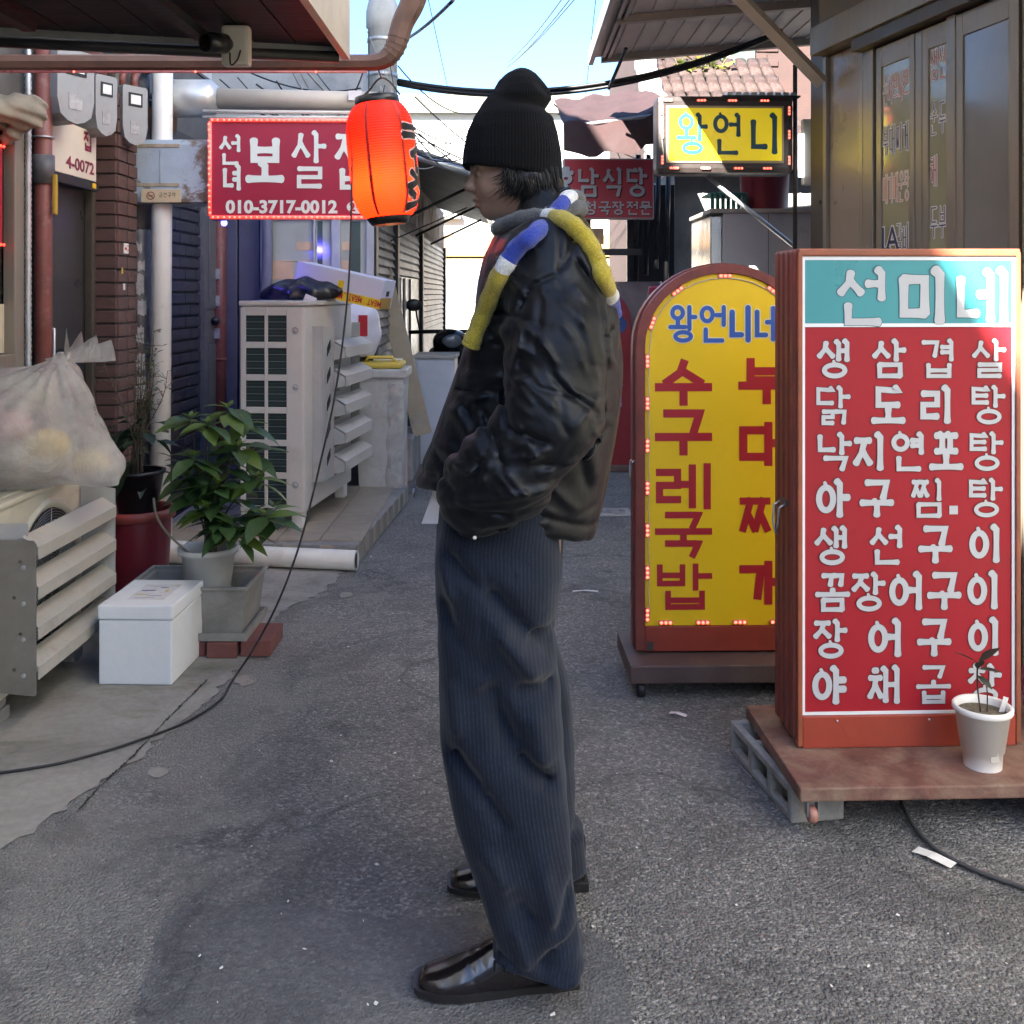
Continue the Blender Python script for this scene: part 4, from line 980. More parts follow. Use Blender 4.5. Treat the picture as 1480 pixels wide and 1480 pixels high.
# ---- white shop sign over the dark doorway
t7 = thing('door_sign', 'cream sign ending in 0072 above the dark doorway on the left', 'sign', (LX, 4.6, 2.0))
d = MB(); d.box((LX+.055, 4.36, 1.93), (LX+.085, 4.84, 2.16), bev=.003); d.build('sign_panel', pm('sign_cream', (.62, .55, .44), .06, 5, .5), t7)
fd = lambda x, z, y: Vector((LX+.087-y, 4.6+x, z))
d = MB(); glyph(d, '집', .14, 2.105, .1, .09, .016, fd, 'wood', 0); text(d, '4-0072', .06, 1.985, .075, fd, 0, .002, .3); d.build('lettering', pm('letter_plum', (.20, .02, .05)), t7)
d = MB(); d.box((LX+.052, 4.36, 1.885), (LX+.09, 4.86, 1.928), bev=.003); d.build('sign_rail', M('plastic_black'), t7)
d = MB(); d.box((LX+.091, 4.78, 1.895), (LX+.093, 4.82, 1.918)); d.build('sticker', pm('sticker_yellow', (.7, .45, .02)), t7)
# ================================================================== left foreground: condenser with louvred guard
ac = thing('condenser_unit', 'cream outdoor condenser with slatted guard under the rubbish bag', 'air conditioner', (-1.78, 3.6, 0))
AX, AY0_, AY1_, AZ0, AZ1 = -1.66, 3.02, 3.97, .075, .70
CR = M('cream_paint'); GP = M('grey_paint')
d = MB(); d.box((AX-.30, AY0_, AZ0), (AX, AY1_, AZ1), bev=.012); d.build('case', CR, ac)
d = MB(); d.box((AX-.31, AY0_-.01, AZ1+.001), (AX+.012, AY1_+.012, AZ1+.022), bev=.008); tp = d.build('top_cover', CR, ac)
for k in range(4): d = MB(); d.box((AX-.27+k*.07, AY0_+.04, AZ1+.0225), (AX-.235+k*.07, AY1_-.03, AZ1+.028), bev=.002); d.build('top_rib', CR, tp)
fan = MB(); FM = Matrix.Translation((AX+.001, 3.66, .39)) @ Matrix.Rotation(PI/2, 4, 'Y')
fan.lathe([(.245, .0), (.26, .012), (.27, .012), (.278, .0)], 36, FM); fo_ = fan.build('fan_shroud', CR, ac)
d = MB(); d.disc(.244, .001, 32, FM); d.build('fan_cavity', M('plastic_black'), fo_)
d = MB()
for r in range(3, 25): d.lathe([(r*.01-.001, .010), (r*.01, .012), (r*.01+.001, .010)], 36, FM)
tag(d.build('fan_grille', M('galv'), fo_), kind='stuff')
for k in range(8):
    d = MB(); a = k*PI/4; d.tube([FM @ Vector((.02*math.cos(a), .02*math.sin(a), .013)), FM @ Vector((.25*math.cos(a), .25*math.sin(a), .013))], .002, 5); d.build('grille_spoke', M('galv'), fo_)
gd = thing('x', 'x', 'x'); bpy.data.objects.remove(gd)
GX0, GX1, GYa, GYb = AX+.02, AX+.12, 3.30, 3.92
d = MB(); d.box((GX0-.015, GYa-.0, .11), (GX1-.02, GYa+.004, .66), bev=.001); d.build('guard_side', GP, ac)
d = MB(); d.prism([(GX0-.01, .12), (GX1+.02, .155), (GX1+.02, .655), (GX0-.01, .675)], .005, Matrix.Translation((0, GYb, 0))); d.build('guard_side', GP, ac)
# drilled flange facing the camera
d = MB(); d.prism([(GX0-.05, .13), (GX1+.015, .115), (GX1+.02, .12), (GX1+.02, .60), (GX1+.012, .612), (GX0-.05, .615)], .004, Matrix.Translation((0, 3.27, 0))); fl_ = d.build('guard_flange', pm('flange_brown', (.17, .155, .13), .15, 9, .5, dirt=(.09, .075, .06), damt=.5), ac)
for i in range(4):
    for j, r in ((0, .009), (1, .006)):
        d = MB(); d.lathe([(0, 0), (r, 0), (r*.8, .0015), (0, .0015)], 10, Matrix.Translation((GX1-.02-j*.03+.02*(i % 2)*j, 3.2695, .18+i*.115+j*.02)) @ Matrix.Rotation(PI/2, 4, 'X')); d.build('bolt', M('dark_alu') if j else M('galv'), fl_)
for k in range(4):
    z = .165+k*.128; d = MB(); XO = GX1+.025
    sec = [(XO, z), (XO, z+.040), (XO-.055, z+.075), (XO-.057, z+.071), (XO-.004, z+.037), (XO-.004, z)]
    n = len(sec); d.add([(x, GYa-.02, zq) for x, zq in sec]+[(x, GYb, zq) for x, zq in sec], [tuple(range(n)), tuple(reversed(range(n, 2*n)))]+[(i, i+n, (i+1) % n+n, (i+1) % n) for i in range(n)])
    d.build('louvre', pm('louvre_beige', (.40, .385, .34), .1, 7, .45, bump=.08, dirt=(.2, .17, .12), dscale=7, damt=.5), ac)
d = MB(); d.box((GX0, 3.74, .50), (GX0+.005, 3.80, .53)); d.build('data_label', pm('label_blue', (.06, .09, .35)), ac)
for (x, y, s_) in ((-1.70, 3.36, .03), (-1.70, 3.93, .035)):
    d = MB(); d.box((x-.06, y-s_*1.3, 0), (x+.04, y+s_, .045), rz(0), .008); d.box((x-.05, y-s_, .0452), (x+.03, y+s_*.8, .0745), None, .008)
    tag(d.build('packing_stone', CONC2, None, True, (x, y, 0)), 'chipped stone pieces packed under the %s end of the slatted condenser' % ('near' if y < 3.6 else 'far'), 'stone')

# ---- translucent bag of rubbish on the condenser
def bagf(X, Y, Z):
    D = d_ell(X, Y, Z, (-1.80, 3.62, .89), (.30, .32, .21))
    D = smin(D, d_cap(X, Y, Z, (-1.62, 3.62, 1.06), (-1.45, 3.60, .80), .10, .075), .07)
    D = smin(D, d_cap(X, Y, Z, (-1.62, 3.62, 1.06), (-1.92, 3.62, .96), .09, .12), .08)
    D = smin(D, d_cap(X, Y, Z, (-1.47, 3.6, .79), (-1.365, 3.57, .735), .06, .012), .05)
    D = smin(D, d_cap(X, Y, Z, (-1.60, 3.62, 1.12), (-1.58, 3.62, 1.18), .04, .02), .05)
    R = np.sqrt((X+1.59)**2+(Y-3.62)**2+(Z-1.17)**2); a = np.arctan2(Z-1.17, X+1.59)+.6*np.arctan2(Y-3.62, X+1.59)
    D = D+.009*np.sin(a*9+vnoise(X, Y, Z, 9, 3)*1.6)*np.exp(-R*3.2)+.010*vnoise(X, Y, Z, 17, 5)-.005*np.abs(vnoise(X, Y, Z, 30, 8))
    return np.maximum(D, .728-Z+0*X)
def m_bag():
    m, nt, p = newmat('bag_film'); v = tc(nt)
    n1 = _noise(nt, vscale(nt, v, (1, 1, .6)), 9, 5, .6, 1.6); n2 = _noise(nt, v, 6, 4, .6)
    p.inputs['Base Color'].default_value = (.74, .71, .66, 1); p.inputs['Roughness'].default_value = .14
    bp_ = _bump(nt, _math(nt, 'POWER', _math(nt, 'SUBTRACT', 1.0, _math(nt, 'MULTIPLY', _math(nt, 'ABSOLUTE', _math(nt, 'SUBTRACT', n1, .5)), 4), True), 3.0), .55, .010)
    nt.links.new(bp_, p.inputs['Normal'])
    tr = nt.nodes.new('ShaderNodeBsdfTransparent'); tl_ = nt.nodes.new('ShaderNodeBsdfTranslucent'); tl_.inputs[0].default_value = (.75, .70, .62, 1)
    m1 = nt.nodes.new('ShaderNodeMixShader'); m1.inputs[0].default_value = .35
    nt.links.new(p.outputs[0], m1.inputs[1]); nt.links.new(tl_.outputs[0], m1.inputs[2])
    m2 = nt.nodes.new('ShaderNodeMixShader'); nt.links.new(_ramp(nt, n2, [(.35, (.36,)*3), (.65, (.62,)*3)]), m2.inputs[0])
    nt.links.new(tr.outputs[0], m2.inputs[1]); nt.links.new(m1.outputs[0], m2.inputs[2])
    nt.links.new(m2.outputs[0], nt.nodes['Material Output'].inputs[0]); return m
BAG = m_bag()
bag = thing('rubbish_bag', 'bulging translucent plastic bag of rubbish on top of the slatted condenser', 'bag', (-1.68, 3.65, .73))
V, Fq = surface(bagf, (-2.1, 3.15, .70), (-1.3, 4.1, 1.34), .011); V = relax(V, Fq, 2); np_object('film', V, Fq, BAG, bag)
random.seed(5); d = MB()
for k in range(4):   # gathered neck of the bag: loose petals of film
    a0 = Vector((-1.585, 3.62, 1.165)); dr_ = Vector((.03+.045*k, -.03+.02*k, .075-.012*k)); sd0 = Vector((-.022, .035, .035)); vs = []
    for i in range(5):
        for jj in range(5):
            u, w_ = i/4, (jj/4-.5)*2; vs.append(a0+dr_*u+sd0*w_*(.25+u*.8)+Vector((0, 0, .006*math.sin(jj*1.1+k+u*3)*u)))
    d.add(vs, [(i*5+jj, i*5+jj+1, i*5+jj+6, i*5+jj+5) for i in range(4) for jj in range(4)], True)
d.build('knot_tail', BAG, bag)
for (c_, r_, sc_, col) in (((-1.60, 3.52, .88), .07, (1.2, .8, .8), (.55, .38, .08)), ((-1.74, 3.48, .95), .09, (1.3, .8, .6), (.45, .2, .17)), ((-1.68, 3.58, .84), .12, (1.3, 1, .6), (.42, .38, .27)), ((-1.86, 3.55, .85), .12, (1.1, 1, .8), (.5, .47, .42)), ((-1.76, 3.66, 1.05), .12, (1.2, 1, .6), (.5, .47, .38)), ((-1.52, 3.66, .80), .07, (1.2, .8, .6), (.5, .5, .55))):
    d = MB(); d.sphere(c_, r_, 12, 8, sc_); d.build('contents', pm('waste%.2f' % (c_[0]+c_[2]), col, .3, 14, .7, bump=.6, bscale=30), bag)

# ---- foam box
bx_ = thing('foam_box', 'white polystyrene box with a paper label on its lid', 'box', (-1.34, 3.82, 0), -.03)
FB = pm('polystyrene', (.74, .75, .74), .03, 30, .75, bump=.25, bscale=260)
Bx = wm(bx_); hw, hd = .132, .165
d = MB(); d.box((-hw, -hd, .005), (hw, hd, .235), Bx, .006); d.build('box_body', FB, bx_)
d = MB(); d.box((-hw-.003, -hd-.003, .2375), (hw+.003, hd+.003, .288), Bx, .006); lid = d.build('lid', FB, bx_)
d = MB(); d.box((-.06, -.09, .2882), (.075, .10, .2888), Bx); lb = d.build('paper_label', pm('label_paper', (.66, .65, .66), .05, 30, .7, dirt=(.45, .42, .3), dscale=22, damt=.6), lid)
for (x, y, w_, h_, c_) in ((-.02, .02, .05, .012, (.08, .08, .25)), (.03, .055, .03, .008, (.1, .1, .2)), (-.03, -.03, .04, .01, (.5, .45, .1)), (.02, -.05, .05, .006, (.2, .2, .25)), (.0, .075, .06, .004, (.3, .3, .35)), (-.01, -.072, .07, .004, (.3, .3, .3)), (.05, .01, .012, .03, (.55, .5, .2))):
    d = MB(); d.box((x-w_/2, y-h_/2, .2889), (x+w_/2, y+h_/2, .2892), Bx @ rz(.1)); d.build('print', pm('ink%.2f%.2f' % (x, y), c_, 0, 5, .6, bump=0), lb)

# ---- pots and plants
LEAF = {}
def m_leaf(name, c, c2):
    m, nt, p = newmat(name); v = tc(nt)
    oi = nt.nodes.new('ShaderNodeObjectInfo'); n = _noise(nt, v, 9, 4)
    nt.links.new(_ramp(nt, n, [(.3, c), (.7, c2)]), p.inputs['Base Color']); p.inputs['Roughness'].default_value = .42
    p.inputs['Subsurface Weight'].default_value = 0
    tl_ = nt.nodes.new('ShaderNodeBsdfTranslucent'); nt.links.new(_ramp(nt, n, [(.3, tuple(x*1.3 for x in c2)), (.7, tuple(x*1.6 for x in c2))]), tl_.inputs[0])
    mx = nt.nodes.new('ShaderNodeMixShader'); mx.inputs[0].default_value = .28
    nt.links.new(p.outputs[0], mx.inputs[1]); nt.links.new(tl_.outputs[0], mx.inputs[2]); nt.links.new(mx.outputs[0], nt.nodes['Material Output'].inputs[0]); return m
L1 = m_leaf('leaf_green', (.028, .065, .02), (.065, .125, .035)); L2 = m_leaf('leaf_bright', (.07, .125, .02), (.13, .20, .04)); L3 = m_leaf('leaf_dark', (.012, .026, .014), (.03, .05, .022))
STEM = pm('stem_brown', (.085, .065, .04), .2, 20, .8)
def leafmesh(L, W, droop=.25, fold=.18):
    vs = []; fs = []
    prof = [(0, .06), (.18, .55), (.4, 1), (.62, .86), (.82, .48), (1, .02)]
    for t_, w_ in prof:
        x = L*t_; z = -droop*L*t_*t_; hw_ = W/2*w_
        vs += [(x, -hw_, z+fold*hw_), (x, 0, z), (x, hw_, z+fold*hw_)]
    for i in range(len(prof)-1):
        for j in (0, 1): fs.append((i*3+j, i*3+j+1, i*3+j+4, i*3+j+3))
    return vs, fs
def leaf_me(name, L, W, m, droop=.25):
    vs, fs = leafmesh(L, W, droop); b = MB(); b.add(vs, fs, True); return b.mesh(name, m)
def put_leaf(me, par, p, yaw, pitch, s=1):
    o = bpy.data.objects.new('leaf', me); COL.objects.link(o); o.parent = par
    o.location = wm(par).inverted() @ Vector(p); o.rotation_euler = (random.uniform(-.3, .3), -pitch, yaw); o.scale = (s, s, s)
def lathe_pot(name, prof, c, m, par, n=28):
    d = MB(); d.lathe(prof, n, Matrix.Translation(c)); d.disc(prof[0][0], prof[0][1], n, Matrix.Translation(c)); return d.build(name, m, par)
random.seed(21)
# big maroon pot with a leggy dark shrub
rp = Vector((-1.60, 4.38, .004)); pot = thing('maroon_pot', 'large maroon plastic pot behind the polystyrene box', 'pot', rp)
MAR = pm('maroon_plastic', (.15, .012, .022), .08, 6, .38, bump=.05, dirt=(.2, .06, .05), damt=.35)
lathe_pot('pot_body', [(.112, 0), (.135, .36), (.138, .44)], rp, MAR, pot)
lathe_pot('rim', [(.139, .44), (.155, .445), (.156, .475), (.148, .485), (.132, .48), (.13, .40)], rp, pm('rim_red', (.26, .05, .04), .1, 8, .4), pot)
d = MB(); d.disc(.131, .43, 24, Matrix.Translation(rp)); d.build('soil', pm('soil', (.03, .022, .016), .4, 60, .95, bump=.8), pot)
ip = rp+Vector((.0, .0, .43)); bp2 = thing('black_pot', 'black plant pot with a leggy dark shrub standing inside the maroon pot', 'plant', ip)
lathe_pot('pot_body', [(.075, 0), (.105, .20), (.115, .20), (.115, .215), (.10, .215)], ip, M('plastic_black'), bp2)
LM = [leaf_me('leaf', .09, .05, L3), leaf_me('leaf', .12, .06, L3, .4), leaf_me('leaf', .03, .012, L1, .2), leaf_me('leaf', .024, .010, m_leaf('leaf_olive', (.06, .065, .025), (.11, .10, .045)), .2)]
stems = MB(); base = ip+Vector((0, 0, .2))
for k in range(13):
    a = random.uniform(0, 2*PI); h = random.uniform(.25, .62); sp = random.uniform(.03, .17)
    tip = base+Vector((math.cos(a)*sp-.02, math.sin(a)*sp*.6, h)); pts_ = bez(base+Vector((random.uniform(-.04, .04), random.uniform(-.04, .04), -.02)), base+Vector((0, 0, h*.5)), tip-Vector((0, 0, h*.3)), tip, 9)
    stems.tube(pts_, [.0035*(1-.6*i/9) for i in range(10)], 5)
    for j in range(2, 10):
        for _ in range(3):
            tw = pts_[j]+Vector((random.uniform(-.035, .035), random.uniform(-.035, .035), random.uniform(-.01, .04))); stems.tube([pts_[j], tw], .0012, 4)
            put_leaf(LM[2 if random.random() < .6 else 3], bp2, tw, random.uniform(0, 6.28), random.uniform(-.3, .6), random.uniform(.7, 1.3))
stems.build('stem', STEM, bp2)
for k in range(34):
    a = random.uniform(-PI, PI); r = random.uniform(.03, .12); z = random.uniform(-.02, .22)
    put_leaf(LM[k % 2], bp2, base+Vector((math.cos(a)*r, math.sin(a)*r, z)), a+random.uniform(-.5, .5), random.uniform(-.7, .3), random.uniform(.7, 1.15))
# trough on bricks, with a white pot in it
tc_ = Vector((-1.255, 4.11, 0)); BRK = pm('paver_brick', (.15, .055, .045), .25, 9, .85, bump=.5)
tr_ = thing('planter_trough', 'weathered grey rectangular planter trough on red bricks', 'planter', (tc_.x, tc_.y, .105))
GT = pm('trough_grey', (.25, .235, .205), .15, 7, .75, bump=.25, dirt=(.11, .095, .075), dscale=5, damt=.6)
for k in range(4):
    x = -1.42+k*.125; d = MB(); d.box((x, 3.92+.02*(k % 2), .0045), (x+.115, 4.16, .062+.001*k), bev=.004); o = d.build('paver', BRK, None, True, (x, 4.0, 0)); tag(o, ('leftmost red paving brick under the grey planter trough', 'second red paving brick from the left under the planter trough', 'third red paving brick from the left under the planter trough', 'rightmost red paving brick under the grey planter trough')[k], 'brick', 'red paving bricks under the trough')
d = MB(); d.box((-1.50, 3.93, .066), (-1.02, 4.28, .078), bev=.003); sc0 = d.build('saucer', GT, tr_)
for a_ in ((-1.50, 3.93, -1.02, 3.938), (-1.50, 4.272, -1.02, 4.28), (-1.50, 3.939, -1.492, 4.271), (-1.028, 3.939, -1.02, 4.271)): d = MB(); d.box((a_[0], a_[1], .0785), (a_[2], a_[3], .096)); d.build('saucer_lip', GT, sc0)
x0, x1, y0, y1 = -1.49, -1.03, 3.96, 4.27; k_ = .02
for poly in (((x0+k_, y0+k_), (x1-k_, y0+k_), (x1, y0), (x0, y0)), ((x1-k_, y0+k_), (x1-k_, y1-k_), (x1, y1), (x1, y0)), ((x1-k_, y1-k_), (x0+k_, y1-k_), (x0, y1), (x1, y1)), ((x0+k_, y1-k_), (x0+k_, y0+k_), (x0, y0), (x0, y1))):
    (a, b_, c_, e_) = poly; cen = Vector(((x0+x1)/2, (y0+y1)/2, 0)); d = MB()
    P4 = [Vector((*a, .082)), Vector((*b_, .082)), Vector((*c_, .255)), Vector((*e_, .255))]; I4 = [p+(cen-p).normalized()*.012*Vector((1, 1, 0)).length for p in P4]
    for q in I4: q.z = max(.09, min(.255, q.z))
    d.add(P4+I4, [(0, 1, 2, 3), (4, 7, 6, 5), (3, 2, 6, 7), (0, 4, 5, 1)]); d.build('trough_side', GT, tr_)
for a_ in ((x0-.012, y0-.012, x1+.012, y0+.004), (x0-.012, y1-.004, x1+.012, y1+.012), (x0-.012, y0+.0045, x0+.004, y1-.0045), (x1-.004, y0+.0045, x1+.012, y1-.0045)):
    d = MB(); d.box((a_[0], a_[1], .2555), (a_[2], a_[3], .268), bev=.004); d.build('trough_rim', GT, tr_)
d = MB(); d.box((x0+.03, y0+.03, .09), (x1-.03, y1-.03, .12)); d.build('soil', M('soil'), tr_)
wp = Vector((-1.225, 4.13, .1205)); hp_ = thing('hydrangea_pot', 'white pot with a broad leaved green plant set in the grey trough', 'plant', wp)
WP = pm('pot_white', (.56, .55, .50), .08, 8, .5, bump=.08, dirt=(.3, .28, .22), damt=.45)
lathe_pot('pot_body', [(.078, 0), (.105, .235), (.118, .24), (.12, .262), (.112, .264), (.10, .25), (.098, .2)], wp, WP, hp_)
d = MB(); d.disc(.099, .215, 20, Matrix.Translation(wp)); d.build('soil', M('soil'), hp_)
HL = [leaf_me('leaf', .15, .075, L1, .35), leaf_me('leaf', .14, .072, L2, .3), leaf_me('leaf', .07, .034, L1, .2), leaf_me('leaf', .05, .02, L2, .1)]
b0 = wp+Vector((0, 0, .21)); st_ = MB()
tips = [(300, 612, 4.05, 1), (352, 610, 4.2, 1), (330, 590, 4.15, 1), (275, 605, 4.15, 1), (315, 700, 4.0, 0), (372, 690, 4.05, 0), (385, 745, 3.95, 0), (395, 735, 4.1, 0), (270, 690, 4.1, 0), (300, 735, 3.98, 0), (345, 645, 4.05, 0), (325, 760, 3.95, 0), (360, 655, 4.2, 0), (280, 660, 4.0, 0), (345, 770, 3.98, 0)]
for (px, py, Y, br) in tips:
    tip = at(px, py, Y); mid = b0.lerp(tip, .5)+Vector((random.uniform(-.02, .02), random.uniform(-.02, .02), .05))
    pts_ = bez(b0+Vector((random.uniform(-.05, .05), random.uniform(-.04, .04), -.01)), b0+Vector((0, 0, .12)), mid+Vector((0, 0, .05)), tip, 9)
    st_.tube(pts_, [.0045-.0025*i/9 for i in range(10)], 5)
    ph = random.uniform(0, 6)
    for j in range(8):
        a = ph+j*PI*.62; put_leaf(HL[(1 if br else 0) if random.random() < .75 else 1-br], hp_, tip-Vector((0, 0, .004*j)), a, random.uniform(-.15, .45)-.04*j, random.uniform(.75, 1.1))
    for j in range(5): put_leaf(HL[3], hp_, tip+Vector((0, 0, .004)), ph+j*1.3, .6, random.uniform(.7, 1.1))
    for j in (4, 6, 7):
        for sgn in (0, PI): put_leaf(HL[2 if j < 6 else 0], hp_, pts_[j], ph+j*1.57+sgn, random.uniform(-.2, .3), random.uniform(.7, 1))
st_.build('stem', STEM, hp_)
d = MB(); d.tube(spline([b0+Vector((-.05, 0, 0)), at(243, 772, 4.1), at(226, 745, 4.15), at(222, 720, 4.2)], 6), .005, 6); d.build('dead_branch', pm('twig', (.26, .22, .14)), hp_)

# ---- pipes on the left
def pipe(name, label, pts, r, m, cat='pipe', n=14, extra=()):
    t_ = thing(name, label, cat, pts[0]); d = MB(); d.tube(pts, r, n); d.build('pipe_run', m, t_)
    for (nm, p2, r2, m2) in extra: e = MB(); e.tube(p2, r2, n); e.build(nm, m2, t_)
    return t_
PVC = M('pvc_white')
pv = pipe('drain_pipe', 'white plastic drain pipe rising up the left wall behind the plants', [(-1.83, 5.32, .12), (-1.81, 5.32, 3.4)], .052, PVC, extra=[('pipe_socket', [(-1.83, 5.32, .13), (-1.83, 5.32, .3)], .062, PVC), ('pipe_elbow', spline([(-1.83, 5.32, .17), (-1.82, 5.32, .09), (-1.76, 5.31, .065), (-1.68, 5.30, .062)], 5), .06, PVC)])
lp = pipe('ground_pipe', 'white plastic pipe lying along the ground in front of the tall condenser', [(-1.70, 5.30, .062), (-.785, 5.17, .055)], .05, PVC)
d = MB(); d.lathe([(.038, -.002), (.038, .001)], 14, Matrix.Translation((-.783, 5.17, .055)) @ Matrix.Rotation(PI/2, 4, 'Y')); d.disc(.04, .002, 16, Matrix.Translation((-.7845, 5.17, .055)) @ Matrix.Rotation(PI/2+.0, 4, 'Y')); d.build('pipe_mouth', M('plastic_black'), lp)
dp = pipe('dark_drain_pipe', 'dark grey drain pipe covered in torn stickers beside the brick pier', [(-1.95, 5.36, 0), (-1.95, 5.36, 2.6)], .052, M('pvc_dark'), extra=[('pipe_socket', [(-1.95, 5.36, 1.74), (-1.95, 5.36, 2.1)], .058, M('pvc_dark'))])
for (z, a0, a1, h) in ((1.40, -1.2, -.4, .10), (1.29, -1.0, -.1, .08), (1.15, -1.2, -.4, .08), (1.62, -1.1, -.6, .05), (1.0, -1.2, -.3, .09), (.85, -1.4, -.2, .12), (1.52, -1.0, -.3, .05)):
    d = MB(); n = 6; vs = [(-1.95+.0528*math.cos(a0-.4+(a1-a0)*i/n), 5.36+.0528*math.sin(a0-.4+(a1-a0)*i/n), z+hh+random.uniform(-.012, .012)) for i in range(n+1) for hh in (0, h)]
    d.add(vs, [(2*i, 2*i+2, 2*i+3, 2*i+1) for i in range(n)]); d.build('torn_sticker', pm('sticker_pale', (.36, .35, .35), .2, 20, .7, dirt=(.12, .12, .12), dscale=25, damt=.7), dp)
gp = pipe('gas_pipe', 'oxide red gas riser with a yellow lever beside the dark doorway', [(LX+.09, 4.28, .0), (LX+.09, 4.28, 3.0)], .036, M('oxide_paint'), extra=[('pipe_union', [(LX+.09, 4.28, 1.86), (LX+.09, 4.28, 1.98)], .046, M('pvc_dark')), ('pipe_clamp', [(LX+.09, 4.28, 2.05), (LX+.09, 4.28, 2.058)], .044, M('galv'))])
d = MB(); d.box((LX+.135, 4.262, 1.73), (LX+.152, 4.284, 1.90), bev=.006); d.build('lever', pm('lever_yellow', (.45, .28, .03), .15, 20, .5, dirt=(.2, .13, .04), damt=.5), gp)
fc = [(LX+.07, 4.19, .0+k*.012) for k in range(250)]
d = MB(); d.tube(fc, [.0155 if k % 2 else .0125 for k in range(250)], 8); tag(d.build('conduit', M('galv'), None, True, fc[0]), 'thin ribbed steel conduit left of the oxide red gas riser', 'conduit')
rp2 = pipe('red_riser', 'oxide red riser pipe standing in the blue light by the side door', [(-1.98, 6.93, .0), (-1.98, 6.93, 2.4)], .045, M('oxide_paint'), extra=[('pipe_band', [(-1.98, 6.93, .95), (-1.98, 6.93, .97)], .05, M('oxide_paint'))])
for z in (1.1, 1.32, 1.5):
    d = MB(); d.box((-2.005, 6.878, z), (-1.965, 6.883, z+.07), bev=.001); d.build('torn_sticker', M('sticker_pale'), rp2)
pipe('blue_hose', 'bent dark hose glowing blue beside the shop window', spline([(-1.66, 6.93, 2.0), (-1.655, 6.93, 1.6), (-1.68, 6.93, 1.3), (-1.70, 6.93, .9)], 6), .038, pm('hose_grey', (.16, .16, .22), .1, 9, .5), 'hose')
# overhead brown square pipe with lantern hook
bpth = [(-2.04, 3.92, 2.285), (-.56, 3.98, 2.30)]+bez((-.56, 3.98, 2.30), (-.47, 3.98, 2.30), (-.455, 3.98, 2.34), (-.435, 3.98, 2.42), 8)[1:]+bez((-.435, 3.98, 2.42), (-.415, 3.98, 2.50), (-.38, 3.98, 2.50), (-.37, 3.98, 2.62), 8)[1:]
br = thing('rain_gutter', 'rusty brown downpipe bending upward over the lantern', 'gutter', (-1.3, 3.95, 2.27))
d = MB(); d.tube(bpth, [.032]*2+[.034+.0012*i for i in range(len(bpth)-2)], 8, smooth=False); d.build('gutter_run', M('brown_paint'), br)
for k in range(5):
    p = bpth[4+k]; q = bpth[5+k]; d = MB(); d.tube([Vector(p), Vector(p).lerp(Vector(q), .35)], .0395+.001*k, 8, smooth=False); d.build('elbow_pleat', M('brown_paint'), br)
d = MB(); d.tube([(-1.95, 3.90, 2.247), (-.56, 3.955, 2.258)], .005, 6); ls = d.build('light_strip', pm('strip_pink', (.45, .16, .15), .1, 20, .3, emit=(1, .03, .03), estr=.004), br)
for k in range(3): d = MB(); f = .2+k*.33; d.sphere((-1.95+1.39*f, 3.896+.055*f, 2.2465+.011*f), .0045, 6, 4); d.build('diode', LEDC, ls)
# ducts over the crimson sign
du = thing('exhaust_duct', 'silver exhaust duct narrowing to a beige pipe above the crimson sign', 'duct', (-1.3, 5.4, 2.42))
d = MB(); d.tube([(-1.88, 5.45, 2.44), (-1.60, 5.45, 2.44), (-1.56, 5.45, 2.44)], [.10, .10, .06], 18); d.build('wide_duct', M('duct_alu'), du)
d = MB(); d.tube([(-1.565, 5.45, 2.44), (-.72, 5.45, 2.42)], .056, 16); d.build('beige_pipe', pm('beige_pvc', (.40, .36, .31), .08, 5, .4, bump=.04), du)
d = MB(); d.box((-.86, 5.385, 2.42), (-.79, 5.391, 2.47)); d.build('paper_note', M('label_paper'), du)
for k in range(2):
    d = MB(); d.tube([(-1.60, 5.3, 2.345-k*.03), (-.78, 5.3, 2.338-k*.025)], .010, 8); tag(d.build('white_conduit', pm('conduit_white', (.5, .48, .45), .1, 9, .45), None, True, (-1.6, 5.3, 2.34-k*.03)), '%s of two thin white conduits above the crimson sign' % ('upper' if k == 0 else 'lower'), 'conduit')
# rusty blue box with a no smoking plate
bo = thing('exhaust_hood', 'rusty pale blue metal hood box over the white drain pipe', 'metal box', (-1.78, 5.35, 1.86))
d = MB(); d.box((-2.04, 5.24, 1.865), (-1.545, 5.50, 2.195), bev=.03); d.build('box_shell', M('rust_box'), bo)
for z in (1.95, 2.15): d = MB(); d.box((-1.98, 5.236, z), (-1.70, 5.2415, z+.018), bev=.002); d.build('seam', pm('seam_tan', (.33, .28, .2), .3, 20, .6), bo)
d = MB(); d.tube([(-1.80, 5.237, 1.95), (-1.80, 5.237, 2.14)], .0015, 4); d.build('seam', M('seam_tan'), bo)
ns = MB(); ns.box((-1.895, 5.228, 1.868), (-1.69, 5.2335, 1.935), bev=.002); ns = ns.build('no_smoking_plate', pm('plate_tan', (.52, .42, .27), .08, 12, .5), None, True, (-1.8, 5.23, 1.87)); tag(ns, 'tan no smoking plate on the rusty blue hood box', 'sign')
fs_ = lambda x, z, y: Vector((-1.845+x, 5.2275+y, 1.902+z))
d = MB(); ring(d, 0, 0, .019, .019, .005, 0, fs_); stroke(d, [(-.013, .013), (.013, -.013)], .004, -.0003, 'square', fs_); d.build('prohibition_ring', pm('ring_brown', (.22, .05, .03)), ns)
d = MB(); d.box((-1.857, 5.2272, 1.899), (-1.833, 5.2276, 1.904)); [glyph(d, c_, .052+i*.022, .004, .019, .024, .003, fs_, 'square', 0) for i, c_ in enumerate('금연구역')]; d.build('print', pm('print_dark', (.09, .07, .05)), ns)
